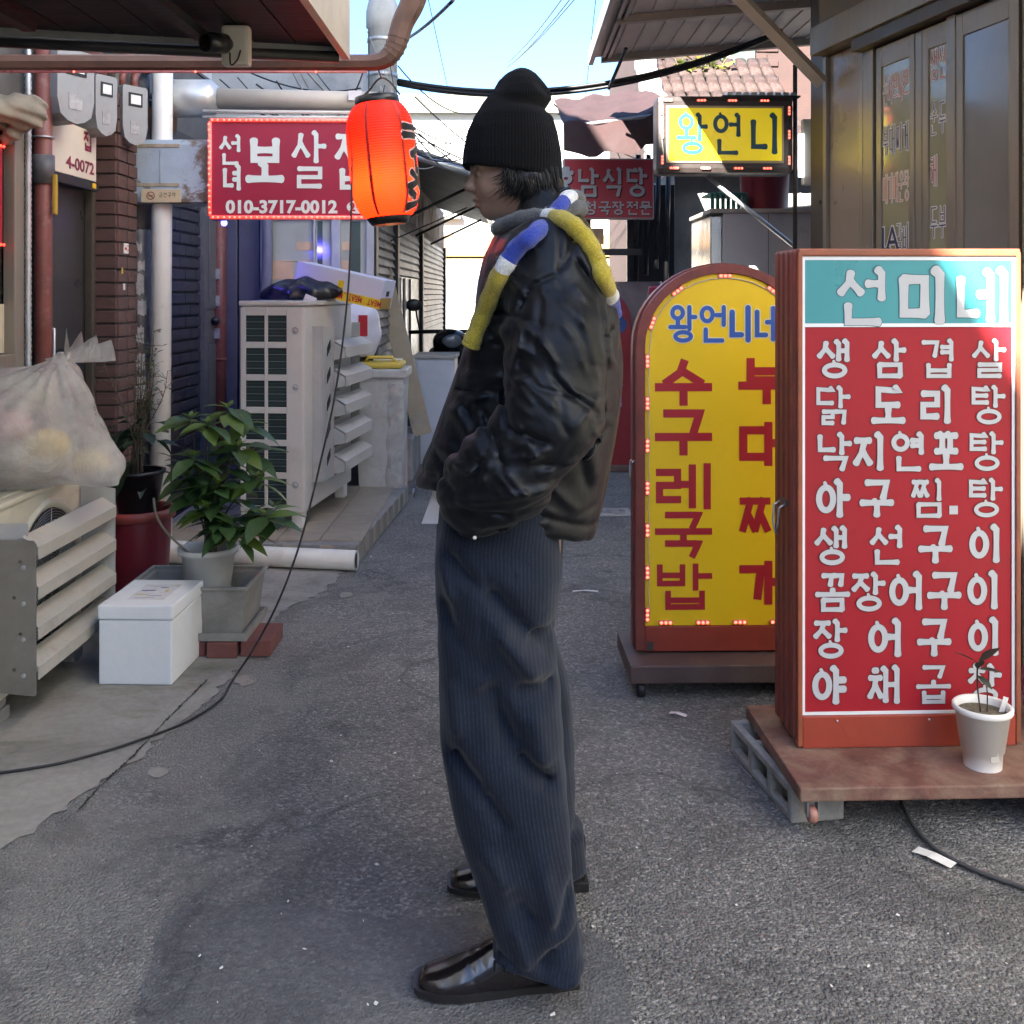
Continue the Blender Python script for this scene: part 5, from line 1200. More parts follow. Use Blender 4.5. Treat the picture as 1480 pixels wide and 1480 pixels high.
# gas meters
MG = pm('meter_grey', (.27, .275, .275), .08, 6, .5, bump=.08, dirt=(.16, .13, .11), dscale=6, damt=.4)
def meter(loc, rot, lab, w_=.2, h=.31, dd=.11):
    m_ = thing('gas_meter', lab, 'gas meter', loc, rot, 'gas meters on the left wall'); W_ = wm(m_)
    d = MB(); n = 9; prof = []
    for i in range(n): prof.append((-w_/2+w_*.5*(1-math.cos(PI*.5*i/(n-1)))*.6, h*.30*(1-i/(n-1))))
    pl = [(-w_/2, h), (-w_/2, h*.34), (-w_*.42, h*.12), (-w_*.22, .01), (0, 0), (w_*.22, .01), (w_*.42, h*.12), (w_/2, h*.34), (w_/2, h), (w_*.44, h*1.04), (-w_*.44, h*1.04)]
    d.prism(pl, dd, W_ @ Matrix.Translation((0, -dd, 0))); body = d.build('body', MG, m_)
    d = MB(); d.box((-w_*.28, -dd-.004, h*.68), (w_*.28, -dd-.0005, h*.92), W_, .002); wd = d.build('dial_window', M('plastic_black'), m_)
    d = MB(); d.box((-w_*.2, -dd-.006, h*.72), (w_*.2, -dd-.0045, h*.88), W_); d.build('dial', M('paper_white'), wd)
    d = MB(); d.box((-w_*.2, -dd-.0025, h*.2), (w_*.16, -dd-.0006, h*.42), W_); d.build('paper_tag', M('sticker_pale'), m_)
    for sx_ in (-1, 1): d = MB(); d.tube([W_ @ Vector((sx_*w_*.25, -dd*.5, h*1.03)), W_ @ Vector((sx_*w_*.25, -dd*.5, h*1.03+.05)), W_ @ Vector((sx_*w_*.25+.03, -dd*.5+.02, h*1.03+.10))], .02, 8); d.build('inlet', M('oxide_paint'), m_)
meter((LX+.07, 4.40, 2.12), PI/2-.45, 'largest and nearest of the three grey gas meters', .19, .30, .15)
meter((LX+.06, 4.80, 2.13), PI/2-.5, 'middle one of the three grey gas meters', .12, .27, .13)
meter((LX+.10, 5.10, 2.13), PI/2-.6, 'grey gas meter farthest from the window, nearest the rusty blue hood', .14, .28, .12)
for k, (z, y0, y1) in enumerate(((2.50, 4.25, 5.1), (2.56, 4.5, 5.3))):
    d = MB(); d.tube(spline([(LX+.11+.05*k, y0, z), (LX+.12+.05*k, (y0+y1)/2, z+.01), (LX+.11+.05*k, y1, z)], 5), .026, 10); tag(d.build('gas_pipe', M('oxide_paint'), None, True, (LX+.1, y0, z)), '%s red gas pipe running over the grey gas meters' % ('lower' if k == 0 else 'upper'), 'pipe')
d = MB(); d.lathe([(0, 0), (.10, .0), (.16, .06), (.17, .16)], 20, Matrix.Translation((-1.97, 5.5, 2.22))); tag(d.build('clay_basin', pm('clay', (.20, .085, .035), .15, 7, .7), None, True, (-1.97, 5.5, 2.22)), 'brown clay basin on the rusty blue hood', 'basin')
d = MB(); d.lathe([(.145, 2.385), (.15, 2.41), (.11, 2.46), (0, 2.475)], 20, Matrix.Translation((-1.97, 5.5, 0))); bs_ = thing('black_colander', 'black perforated colander upside down on the brown clay basin', 'colander', (-1.97, 5.5, 2.38)); d.build('bowl', M('plastic_black'), bs_)
d = MB()
for i in range(18):
    for j, (r, z) in enumerate(((.148, 2.418), (.136, 2.437), (.124, 2.45))): a = 2*PI*i/18+.17*j; d.sphere((-1.97+r*math.cos(a), 5.5+r*math.sin(a), z), .005, 5, 3)
tag(d.build('perforation', M('paper_white'), bs_), kind='stuff')

# ---- left awning with a security camera
la = thing('roof_overhang', 'dark boarded roof overhang with a beige fascia at the upper left', 'awning', (-1.3, 2.6, 2.23))
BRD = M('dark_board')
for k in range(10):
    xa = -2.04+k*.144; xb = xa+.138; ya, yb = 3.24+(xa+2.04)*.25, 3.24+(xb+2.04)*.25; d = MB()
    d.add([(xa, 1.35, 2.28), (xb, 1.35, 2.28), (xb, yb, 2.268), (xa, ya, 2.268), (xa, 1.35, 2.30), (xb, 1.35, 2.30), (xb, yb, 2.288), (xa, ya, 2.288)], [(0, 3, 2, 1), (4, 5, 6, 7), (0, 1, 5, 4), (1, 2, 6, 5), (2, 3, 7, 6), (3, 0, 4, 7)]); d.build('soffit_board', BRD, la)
d = MB(); d.prism([(1.35, 2.225), (3.62, 2.228), (3.62, 2.72), (1.35, 2.72)], .025, Matrix.Translation((-.598, 0, 0)) @ Matrix(((0, 1, 0, 0), (1, 0, 0, 0), (0, 0, 1, 0), (0, 0, 0, 1)))); d.build('fascia', pm('fascia_beige', (.42, .36, .27), .12, 4, .55, bump=.15, dirt=(.24, .19, .13), dscale=3, damt=.5), la)
d = MB(); d.tube([(-2.075, 3.30, 2.235), (-.61, 3.61, 2.235)], .022, 6); d.build('edge_rail', M('black_steel'), la)
d = MB(); d.add([(-2.075, 3.28, 2.25), (-.60, 3.60, 2.25), (-.60, 3.60, 2.30), (-2.075, 3.28, 2.30), (-2.075, 1.35, 2.75), (-.60, 1.35, 2.75)], [(0, 1, 2, 3), (3, 2, 5, 4)]); d.build('roof_sheet', M('roof_grey'), la)
for x in (-1.0, -1.5): d = MB(); d.box((x-.02, 1.4, 2.215), (x+.02, 3.38-(x+.6)*-.22, 2.244)); d.build('rafter', BRD, la)
cc = thing('security_camera', 'black barrel security camera on a white box under the roof overhang', 'camera', (-.89, 3.3, 2.27))
d = MB(); d.box((-.935, 3.285, 2.135), (-.845, 3.335, 2.265), bev=.012); d.build('junction_box', pm('box_ivory', (.5, .47, .41), .08, 8, .5), cc)
d = MB(); ax = Vector((-.50, -.82, -.12)).normalized(); p0 = Vector((-.905, 3.28, 2.20)); d.tube([p0, p0+ax*.02, p0+ax*.02, p0+ax*.10], [.018, .028, .032, .032], 16); d.build('barrel', M('plastic_black'), cc)
d = MB(); d.tube([p0+ax*.101, p0+ax*.104], .022, 16); d.build('lens', GLASSD, cc)
d = MB(); d.tube(spline([(-.87, 3.28, 2.18), (-.875, 3.26, 2.145), (-.895, 3.26, 2.13), (-.90, 3.265, 2.17)], 5), .003, 5); d.build('lead', CORD, cc)
# rolled tarp at far left
V, Fq = surface(lambda X, Y, Z: smin(d_cap(X, Y, Z, (LX-.02, 3.9, 2.13), (LX+.15, 4.05, 2.12), .05, .062), d_cap(X, Y, Z, (LX+.12, 4.04, 2.10), (LX+.02, 4.08, 1.99), .05, .02), .03)+.006*np.sin((X*.9+Z*1.2)*95+vnoise(X, Y, Z, 20, 3)*2)+.006*vnoise(X, Y, Z, 45, 2), (LX-.1, 3.8, 1.93), (LX+.27, 4.2, 2.24), .008)
tag(np_object('rolled_tarp', V, Fq, pm('tarp_tan', (.27, .23, .17), .2, 12, .85, bump=.6, bscale=40), None, True, (LX, 3.95, 2.1)), 'rolled tan tarpaulin tied at the top left window corner', 'tarpaulin')

# ---- red paper lantern with a lamp inside
lc = at(562, 232, 4.12); LH, LR = .235, .136
lan = thing('paper_lantern', 'glowing red ribbed paper lantern with black brush letters', 'lantern', (lc.x, lc.y, lc.z-LH)); lan.rotation_euler = (0, -.10, .0)
def lr(u):   # radius at height u in -1..1
    return LR*(1-abs(u)**5.0*.36)*(1 if abs(u) < .97 else .97)
def m_lantern():
    m, nt, p = newmat('lantern_paper')
    p.inputs['Base Color'].default_value = (.62, .030, .022, 1); p.inputs['Roughness'].default_value = .45
    tl_ = nt.nodes.new('ShaderNodeBsdfTranslucent'); tl_.inputs[0].default_value = (.95, .042, .010, 1)
    mx = nt.nodes.new('ShaderNodeMixShader'); mx.inputs[0].default_value = .55
    nt.links.new(p.outputs[0], mx.inputs[1]); nt.links.new(tl_.outputs[0], mx.inputs[2]); nt.links.new(mx.outputs[0], nt.nodes['Material Output'].inputs[0]); return m
LP = m_lantern(); W_ = wm(lan) @ Matrix.Translation((0, 0, LH)); d = MB(); nr = 44; prof = []
for i in range(nr*3+1):
    u = -1+2*i/(nr*3); prof.append((lr(u)+(.0022 if i % 3 == 0 else -.0008), u*LH*.985))
d.lathe(prof, 56, W_); d.build('paper_shell', LP, lan)
for k in range(6):
    a0 = -PI/2-.28+k*PI/3; d = MB(); pts_ = []
    for i in range(41):
        u = -.96+1.92*i/40; r = lr(u)+.0026; pts_.append([(r*math.cos(a0+w_), r*math.sin(a0+w_), u*LH*.985) for w_ in (-.045, .045)])
    d.add([W_ @ Vector(p) for pr in pts_ for p in pr], [(2*i, 2*i+1, 2*i+3, 2*i+2) for i in range(40)], True); d.build('seam_strip', pm('lantern_seam', (.33, .015, .012), .1, 20, .5), lan)
for z0_, s_ in ((LH*.985, 1), (-LH*.985, -1)):
    d = MB(); d.lathe([(.085, z0_-.012*s_), (.09, z0_), (.088, z0_+.026*s_), (.075, z0_+.026*s_)] if s_ > 0 else [(.06, z0_+.026*s_), (.07, z0_+.026*s_), (.088, z0_), (.085, z0_-.012*s_)], 24, W_); d.build('end_ring', M('plastic_black'), lan)
def flan(x, z, y):
    u = max(-.97, min(.97, z/(LH*.985))); r = lr(u)+.0036-y; a = -.34+x/LR; return W_ @ Vector((r*math.cos(a), r*math.sin(a), z))
KT = [[[(-.05, .115), (.06, .118)], [(-.055, .082), (.06, .085), (.03, .03), (-.02, .005)]], [[(.01, .0), (.012, -.06)]], [[(.055, -.045), (.01, -.10), (-.05, -.125)], [(-.03, -.065), (.04, -.12)]], [[(-.045, -.14), (-.01, -.16)], [(-.05, -.20), (.02, -.185), (.06, -.145)]]]
for st_l in KT:
    b_ = MB(); e_ = MB()
    for i, s_ in enumerate(st_l): stroke(b_, s_, .026, .0-.0002*i, 'wood', flan); stroke(e_, s_, .037, .0012-.0002*i, 'wood', flan)
    o = b_.build('brush_letter', pm('ink_black', (.015, .012, .012), .1, 20, .5), lan); e_.build('letter_edge', pm('edge_pink', (.75, .5, .45)), o)
ll = bpy.data.lights.new('lantern_bulb', 'POINT'); ll.energy = 1.0; ll.color = (1, .5, .2); ll.shadow_soft_size = .025
lo = bpy.data.objects.new('lantern_bulb', ll); COL.objects.link(lo); lo.parent = lan; lo.location = (-.01, -.02, LH*.62)
d = MB(); d.tube(spline([lc+Vector((-.06, 0, LH-.01)), lc+Vector((-.09, -.01, LH+.02)), lc+Vector((-.04, -.01, LH+.09)), lc+Vector((.0, 0, LH+.085)), lc+Vector((.045, 0, LH+.03))], 6), .004, 6); d.tube([lc+Vector((-.03, 0, LH+.095)), (lc.x-.03, 3.99, 2.29)], .003, 5); d.build('hanger', CORD, lan)
# its long cord down to the ground
pts_ = spline([lc+Vector((-.06, -.03, LH+.06)), lc+Vector((-.13, -.05, LH-.06)), at(508, 300, 4.0), at(503, 420, 3.95), at(486, 560, 3.9), at(458, 690, 3.85), at(432, 790, 3.8), at(402, 870, 3.75), at(368, 935, 3.72), gr(335, 985, .008), gr(318, 1012, .012), gr(270, 1043, .008), gr(200, 1070, .012), gr(130, 1092, .008), gr(60, 1108, .010), gr(-60, 1125, .010)], 8)
d = MB(); d.tube(pts_, .0042, 6); tag(d.build('lantern_cord', CORD, None, True, gr(318, 1012)), 'black cord hanging from the lantern and trailing across the concrete', 'cord')

# ---- tall condenser on its tiled plinth
pl = thing('tiled_plinth', 'low tiled concrete plinth under the tall condenser', 'plinth', (-1.2, 6.0, 0))
d = MB(); d.prism([(-1.95, 5.33), (-.80, 5.26), (-.70, 6.9), (-1.95, 6.9)], .105, Matrix(((1, 0, 0, 0), (0, 0, 1, 0), (0, 1, 0, .004), (0, 0, 0, 1)))); d.build('plinth_core', CONC2, pl)
tile_m = pm('tile_beige', (.33, .28, .215), .15, 8, .6, bump=.15, dirt=(.14, .12, .09), damt=.5)
for k in range(6): d = MB(); x = -1.94+k*.19; d.box((x, -.006, .012), (x+.183, 0, .108), Matrix.Translation((0, 5.332-(x+1.95)*.061, 0)) @ rz(-.0), .002); d.build('tile', tile_m, pl)
for k in range(8): d = MB(); y = 5.27+k*.2; d.box((0, y, .012), (.006, y+.193, .108), Matrix.Translation((-.799+(y-5.26)*.061, 0, 0)), .002); d.build('tile', tile_m, pl)
for i in range(5):
    for j in range(7): d = MB(); d.box((-1.90+i*.225, 5.34+j*.215, .1095), (-1.683+i*.225, 5.547+j*.215, .116), None, .002); d.build('tile', tile_m, pl)
tu = thing('tall_condenser', 'tall beige twin fan condenser with dark coil windows and louvred guards', 'air conditioner', (-1.18, 6.0, .116), -.105)
TW = Matrix.Translation((-1.13, 5.58, 0)) @ rz(-.105)    # local: x to the left is negative, y along the alley
TB = pm('condenser_beige', (.52, .49, .45), .06, 6, .42, bump=.04, dirt=(.36, .31, .25), damt=.3)
ZB, ZT = .205, 1.335
d = MB(); d.box((-.36, .0, ZB), (0, .98, ZT), TW, .012); d.build('case', TB, tu)
d = MB(); d.box((-.37, -.012, ZT+.001), (.012, .99, ZT+.028), TW, .008); d.build('top_cover', TB, tu)
pn = MB(); pn.box((-.335, -.004, ZB+.03), (-.09, -.0005, ZT-.03), TW); coil = pn.build('coil', pm('coil_dark', (.018, .035, .033), .3, 30, .4, stretch=(1, 1, 40), bump=.4, bscale=10), tu)
for r in range(6):
    for c_ in range(2):
        z = ZB+.045+r*.178; x = -.325+c_*.122
        for k in range(8): dd_ = MB(); dd_.box((x, -.0065, z+.012+k*.019), (x+.105, -.0045, z+.014+k*.019), TW); dd_.build('coil_fin', M('galv') if k % 2 else pm('fin_dark', (.06, .075, .072), .2, 20, .5), coil)
gx = [-.355, -.325, -.220, -.203, -.098, -.012]
for (a, b_) in ((-.356, -.326), (-.221, -.202), (-.097, -.008)):
    d = MB(); d.box((a, -.016, ZB+.008), (b_, -.0068, ZT-.008), TW, .003); d.build('grid_bar', TB, tu)
for r in range(7):
    z = ZB+.010+r*.178; h = .034 if r else .03
    for (a, b_) in ((-.3255, -.2215), (-.2015, -.0975)): d = MB(); d.box((a, -.0155, z), (b_, -.0068, min(z+h, ZT-.008)), TW, .002); d.build('grid_bar', TB, tu)
for z in (.36, .89, 1.20): d = MB(); d.lathe([(0, .004), (.008, .004), (.012, .001), (.018, 0), (.020, .003)], 14, TW @ Matrix.Translation((-.048, -.0162, z)) @ Matrix.Rotation(PI/2, 4, 'X')); d.build('screw_cup', GP, tu)
# guard on the fan side
gz0, gz1 = .40, 1.22
d = MB(); d.box((.055, .14, gz0-.05), (.062, .36, gz1), TW, .002); gside = d.build('guard_plate', GP, tu)
for k in range(5):
    z = gz0+.03+k*.155
    for j in range(6): d = MB(); d.box((.0625, .215+j*.011+.0, z+j*.008), (.0655, .221+j*.011, z+.05+j*.008), TW); d.build('guard_slot', M('plastic_black'), gside)
for s_ in (.14, .98): d = MB(); d.box((.0005, s_-.003, gz0-.05), (.0545, s_+.003, gz1), TW); d.build('guard_side', GP, tu)
for k in range(5):
    z = gz0-.03+k*.165; d = MB(); ya, yb = .365, 1.0
    d.add([TW @ Vector(p) for p in ((.13, ya, z), (.13, yb, z), (.13, yb, z+.06), (.13, ya, z+.06), (.06, yb, z+.10), (.06, ya, z+.10), (.126, ya, z), (.126, yb, z), (.126, ya, z+.055), (.126, yb, z+.055), (.058, yb, z+.094), (.058, ya, z+.094))], [(0, 1, 2, 3), (3, 2, 4, 5), (6, 8, 9, 7), (8, 11, 10, 9), (0, 6, 7, 1), (5, 4, 10, 11)]); d.build('louvre', TB, tu)
    for ye in (ya+.002, yb-.006): d = MB(); d.prism([(.03, z-.02), (.125, z+.002), (.125, z+.052), (.062, z+.09), (.03, z+.09)], .004, TW @ Matrix.Translation((0, ye, 0))); d.build('louvre_end', GP, tu)
    for j in range(4): d = MB(); d.box((.012, ya+.03+j*.0, z-.05+j*.012), (.014, ya+.3, z-.044+j*.012), TW); d.build('fan_bar', M('plastic_black'), tu)
for (x, y) in ((-.33, .03), (-.05, .05), (-.05, .9)): d = MB(); d.box((x-.03, y-.03, .117), (x+.03, y+.05, ZB-.0005), TW, .004); d.build('foot', PVC, tu)
# items on top of it
lb_ = thing('long_carton', 'long pale carton sealed with yellow printed tape lying tilted on the tall condenser', 'carton', at(500, 440, 6.0))
CM = Matrix.Translation(at(497, 412, 6.05)) @ rz(-.22) @ Matrix.Rotation(.21, 4, 'Y')
CB = pm('carton_lilac', (.55, .55, .66), .04, 8, .6, bump=.05); TP = pm('tape_yellow', (.70, .48, .03), .06, 10, .3)
d = MB(); d.box((-.275, -.09, -.085), (.275, .11, .085), CM, .004); d.build('carton_body', CB, lb_)
d = MB(); d.box((-.2755, -.093, -.086), (.276, -.0905, -.03), CM); d.build('tape', TP, lb_)
d = MB(); d.box((.0, -.0955, -.0295), (.035, -.0905, .03), CM); d.build('tape', TP, lb_)
d = MB(); d.box((.2755, -.094, -.087), (.279, .08, -.02), CM); d.build('tape', pm('tape_brown', (.35, .22, .05)), lb_)
fcb = lambda x, z, y: CM @ Vector((-x, -.0942+y, -z))
d = MB()
for k, x in enumerate((-.24, -.12, 0, .12, .24)): text(d, 'MEAT', x, .058, .045, fcb, 0, .001, .085)
text(d, 'FRESH MEAT', .0, .038, .012, fcb, 0, 0, .3); tag(d.build('tape_print', REDP, lb_), kind='stuff')
d = MB(); d.box((.2752, -.02, -.01), (.2766, .03, .02), CM); d.build('hand_hole', M('plastic_black'), lb_)
fb_ = MB(); fb_.add([CM @ Vector(p) for p in ((-.275, -.08, .085), (-.275, .1, .085), (-.40, .09, .06), (-.40, -.06, .055))], [(0, 1, 2, 3)]); fb_.build('open_flap', pm('card_brown', (.32, .25, .17), .08, 9, .7), lb_)
dbg = at(445, 425, 6.0); V, Fq = surface(lambda X, Y, Z: np.maximum(d_ell(X, Y, Z, (-1.22, 6.05, 1.40), (.26, .16, .10))+.008*vnoise(X, Y, Z, 35, 2), 1.3655-Z+0*X), (-1.55, 5.85, 1.35), (-.9, 6.25, 1.53), .014)
db = np_object('black_bag', V, Fq, pm('bag_black', (.012, .012, .015), .2, 20, .35, bump=.4, bscale=40), None, True, (-1.2, 6.05, 1.366)); tag(db, 'black bag with a white tag under the long carton', 'bag')
d = MB(); d.box((-.03, -.002, -.02), (.04, .0, .02), Matrix.Translation(at(447, 432, 5.87)) @ Matrix.Rotation(.4, 4, 'Y'), .004); d.build('price_tag', M('label_paper'), db)

# ---- food waste bin with yellow lid
bn = Vector((-.885, 6.98, 0)); bi = thing('waste_bin', 'dirty white wheeled bin wrapped in plastic with a yellow lid', 'bin', bn)
DW = pm('bin_white', (.50, .49, .46), .12, 9, .45, bump=.35, bscale=14, dirt=(.26, .23, .18), dscale=6, damt=.6)
d = MB(); Pb = [(-.13, -.15), (.13, -.15), (.13, .15), (-.13, .15)]; Pt = [(-.165, -.18), (.165, -.18), (.165, .18), (-.165, .18)]
vs = [bn+Vector((x, y, .004)) for x, y in Pb]+[bn+Vector((x, y, .84)) for x, y in Pt]; d.add(vs, [(0, 3, 2, 1)]+[(i, (i+1) % 4, (i+1) % 4+4, i+4) for i in range(4)]); d.build('bin_body', DW, bi)
d = MB(); d.box((bn.x-.185, bn.y-.20, .842), (bn.x+.185, bn.y+.20, .90), None, .012); d.build('rim', DW, bi)
d = MB(); d.box((bn.x-.15, bn.y-.16, .901), (bn.x+.15, bn.y+.15, .945), None, .02); YL = pm('lid_yellow', (.62, .45, .07), .1, 9, .45); ld = d.build('lid', YL, bi)
d = MB(); d.tube([(bn.x-.1, bn.y-.1, .946), (bn.x-.08, bn.y-.1, .975), (bn.x+.08, bn.y-.1, .975), (bn.x+.1, bn.y-.1, .946)], .012, 8); d.build('lid_handle', YL, ld)
d = MB(); d.box((bn.x-.06, bn.y-.03, .9455), (bn.x+.13, bn.y+.1, .957), None, .006); d.build('lid_insert', pm('insert_cream', (.62, .58, .45), .1, 9, .5), ld)
d = MB(); vs = []
for k in range(26):
    z0_ = .03+k*.031
    for jj in range(5): vs.append(bn+Vector((.04+jj*.027+.006*math.sin(k*.9+jj)+z0_*.03, -.158-z0_*.04-.012*abs(math.sin(k*.7+jj*1.9))*(jj > 0), z0_)))
d.add(vs, [(k*5+jj, k*5+jj+1, k*5+jj+6, k*5+jj+5) for k in range(25) for jj in range(4)])
d.build('plastic_wrap', BAG, bi)
pk = MB(); pk.box((-.80, 7.25, .004), (-.745, 7.3, .78), None, .004); pk.build('foam_sheet', pm('foam_pink', (.55, .42, .38), .08, 9, .7), None, True, (-.77, 7.27, 0)); tag(bpy.data.objects['foam_sheet'], 'pale pink foam sheet standing behind the wheeled bin', 'foam sheet')
V, Fq = surface(lambda X, Y, Z: np.maximum(d_ell(X, Y, Z, (-1.05, 6.95, 1.16), (.16, .15, .22))+.01*vnoise(X, Y, Z, 30, 4), .978-Z+0*X), (-1.25, 6.75, .95), (-.85, 7.15, 1.42), .016)
o = np_object('white_sack', V, Fq, pm('sack_white', (.55, .53, .58), .1, 9, .5, bump=.3, bscale=30), None, True, (-1.05, 6.95, .978)); tag(o, 'white printed sack on the wheeled bin beside the condenser', 'sack')
d = MB(); d.box((-1.02, 6.803, 1.12), (-.96, 6.806, 1.26)); d.build('red_print', REDP, o)
# low rough wall, plank, cabinet
lw = MB(); lw.box((-.95, 7.6, .004), (-.74, 8.3, .33), None, .02); tag(lw.build('concrete_stub', pm('stub_paint', (.27, .24, .22), .2, 6, .85, bump=.6, bscale=30, dirt=(.5, .48, .45), dscale=5, damt=.6), None, True, (-.85, 7.8, 0)), 'low concrete stub wall with flaking paint at the foot of the plank', 'wall')
pk = thing('leaning_plank', 'long honeycomb board leaning against the shutters', 'plank', at(612, 640, 7.65))
a_, b_ = at(612, 628, 7.9), at(552, 382, 8.1); PMx = Matrix.Translation(a_) @ Matrix.Rotation(math.atan2(b_.x-a_.x, b_.z-a_.z), 4, 'Y') @ Matrix.Rotation(-.10, 4, 'X'); Lk = (b_-a_).length
d = MB(); d.box((-.06, -.03, 0), (.06, .03, Lk), PMx, .003); d.build('board_core', pm('board_dark', (.05, .045, .04), .2, 20, .8), pk)
d = MB(); d.box((-.072, -.034, .001), (.072, -.0305, Lk), PMx, .001); d.build('board_face', pm('board_tan', (.38, .31, .21), .12, 8, .6, bump=.1, dirt=(.28, .26, .24), damt=.5), pk)
cb = thing('white_cabinet', 'small white cabinet in front of the scooter', 'cabinet', (-.6, 8.6, 0))
d = MB(); d.box((-.80, 8.4, .004), (-.47, 8.85, .87), None, .006); d.build('case', pm('cab_blue', (.55, .58, .62), .05, 6, .35), cb)
d = MB(); d.box((-.81, 8.38, .8705), (-.455, 8.86, .90), None, .004); d.build('top', pm('cab_top', (.36, .34, .31), .1, 8, .6), cb)
d = MB(); d.box((-.78, 8.39, .05), (-.49, 8.3995, .85), None, .003); dr_ = d.build('door', M('cab_blue'), cb)
d = MB(); d.box((-.51, 8.382, .45), (-.50, 8.3895, .6)); d.build('handle', M('galv'), dr_)
# parked scooter, nose towards the viewer
scx, scy = -.62, 9.7
so = thing('motor_scooter', 'black motor scooter parked against the shutters behind the white cabinet', 'scooter', (scx, scy, 0), .15); SW = wm(so)
BK = pm('scooter_black', (.012, .012, .014), .15, 9, .18, bump=0)
def sd(fn, lo_, hi_, name, m_=BK, h=.02):
    V, Fq = surface(fn, lo_, hi_, h); V = V @ np.array(SW)[:3, :3].T+np.array(SW)[:3, 3]; return np_object(name, V, Fq, m_, so)
sd(lambda X, Y, Z: smin(d_ell(X, Y, Z, (0, -.35, .72), (.17, .12, .32)), d_ell(X, Y, Z, (0, -.45, .98), (.16, .13, .10)), .08), (-.25, -.65, .3), (.25, -.1, 1.15), 'front_fairing')
sd(lambda X, Y, Z: smin(d_ell(X, Y, Z, (0, .45, .62), (.17, .45, .17)), d_ell(X, Y, Z, (0, .05, .35), (.16, .35, .07)), .1), (-.25, -.4, .2), (.25, 1, .9), 'rear_body')
sd(lambda X, Y, Z: d_ell(X, Y, Z, (0, .4, .82), (.14, .4, .07)), (-.2, -.1, .7), (.2, .9, .95), 'seat', pm('seat_black', (.02, .02, .02), .1, 9, .6))
for y in (-.6, .65):
    d = MB(); d.lathe([(.13, -.05), (.22, -.05), (.245, -.02), (.245, .02), (.22, .05), (.13, .05), (.13, -.05)], 24, SW @ Matrix.Translation((0, y, .2455)) @ Matrix.Rotation(PI/2, 4, 'Y')); wh = d.build('wheel', M('rubber'), so)
    d = MB(); d.lathe([(0, -.03), (.129, -.03), (.129, .03), (0, .03)], 18, SW @ Matrix.Translation((0, y, .2455)) @ Matrix.Rotation(PI/2, 4, 'Y')); d.build('rim', M('galv'), wh)
d = MB(); d.tube([SW @ Vector(p) for p in ((-.36, -.25, 1.05), (-.15, -.38, 1.06), (.15, -.38, 1.06), (.36, -.25, 1.05))], .018, 8); hb = d.build('handlebar', M('plastic_black'), so)
for sx_ in (-1, 1):
    d = MB(); d.tube([SW @ Vector(p) for p in ((sx_*.27, -.31, 1.06), (sx_*.30, -.33, 1.2), (sx_*.31, -.35, 1.27))], .008, 6); mr = d.build('mirror_stalk', M('plastic_black'), so)
    d = MB(); d.sphere((sx_*.33, -.36, 1.30), .075, 14, 8, (1, .25, .75), SW); d.build('mirror', M('plastic_black'), mr)
d = MB(); d.sphere((0, -.57, .98), .075, 14, 8, (1.2, .35, .8), SW); d.build('headlight', M('window_pale'), so)
for sx_ in (-1, 1): d = MB(); d.tube([SW @ Vector((sx_*.07, -.5, .7)), SW @ Vector((sx_*.075, -.6, .2455))], .02, 8); d.build('fork', M('galv'), so)
# white van crossing at the end
vn = thing('white_van', 'white van standing in the sunlight at the end of the alley', 'van', (-1, 19.5, 0))
WV = pm('van_white', (.42, .42, .41), .03, 3, .25, bump=0)
d = MB(); d.prism([(-2.2, .35), (1.6, .35), (1.75, .6), (1.7, 1.0), (1.35, 1.15), (.85, 1.85), (.6, 1.92), (-2.15, 1.92), (-2.25, 1.8)], 1.7, Matrix.Translation((0, 19.0, 0))); d.build('body', WV, vn)
for (a, b_) in ((-1.95, -1.2), (-1.1, -.45), (-.35, .35)):
    d = MB(); d.prism([(a, 1.25), (b_, 1.25), (b_, 1.7), (a, 1.7)], .02, Matrix.Translation((0, 18.985, 0))); d.build('window', PANE2 if a > -1 else M('window_pale'), vn)
for x in (-1.55, 1.0):
    d = MB(); d.lathe([(.2, -.09), (.3, -.09), (.33, -.05), (.33, .05), (.3, .09), (.2, .09)], 22, Matrix.Translation((x, 19.05, .3305)) @ Matrix.Rotation(PI/2, 4, 'X')); wh = d.build('wheel', M('rubber'), vn)
    d = MB(); d.lathe([(0, -.04), (.2, -.04), (.2, .04), (0, .04)], 18, Matrix.Translation((x, 19.05, .3305)) @ Matrix.Rotation(PI/2, 4, 'X')); d.build('rim', M('galv'), wh)
d = MB(); d.box((1.5, 18.98, .75), (1.72, 19.0, .92)); d.build('headlight', M('window_pale'), vn)

# ================================================================== right: clutter behind the signs
cz = thing('steel_freezer', 'pale grey freezer cabinet behind the arched sign', 'freezer', (1.4, 6.1, 0))
d = MB(); d.box((1.235, 6.0, .004), (1.80, 6.7, 1.875), None, .008); d.build('case', pm('freezer_grey', (.42, .42, .43), .05, 4, .35, bump=.03), cz)
d = MB(); d.box((1.165, 6.01, .01), (1.234, 6.65, 1.86), None, .008); d.build('steel_side', pm('steel_bright', (.6, .6, .58), .1, 5, .25, metal=.9, stretch=(1, 1, .2)), cz)
d = MB(); d.box((1.16, 5.985, 1.8755), (1.81, 6.7, 1.90), None, .004); d.build('top', M('case_cream'), cz)
d = MB(); d.box((1.50, 5.997, .01), (1.503, 6.0, 1.87)); d.build('panel_joint', M('dark_alu'), cz)
mb_ = Vector((1.565, 6.35, 1.9005)); t_ = thing('maroon_tub', 'tall maroon plastic tub on the grey freezer', 'tub', mb_); lathe_pot('tub_body', [(.14, 0), (.155, .36), (.168, .365), (.168, .385), (.15, .385)], mb_, MAR, t_)
gc = thing('green_crate', 'green plastic crate beside the maroon tub', 'crate', (1.31, 6.35, 1.9))
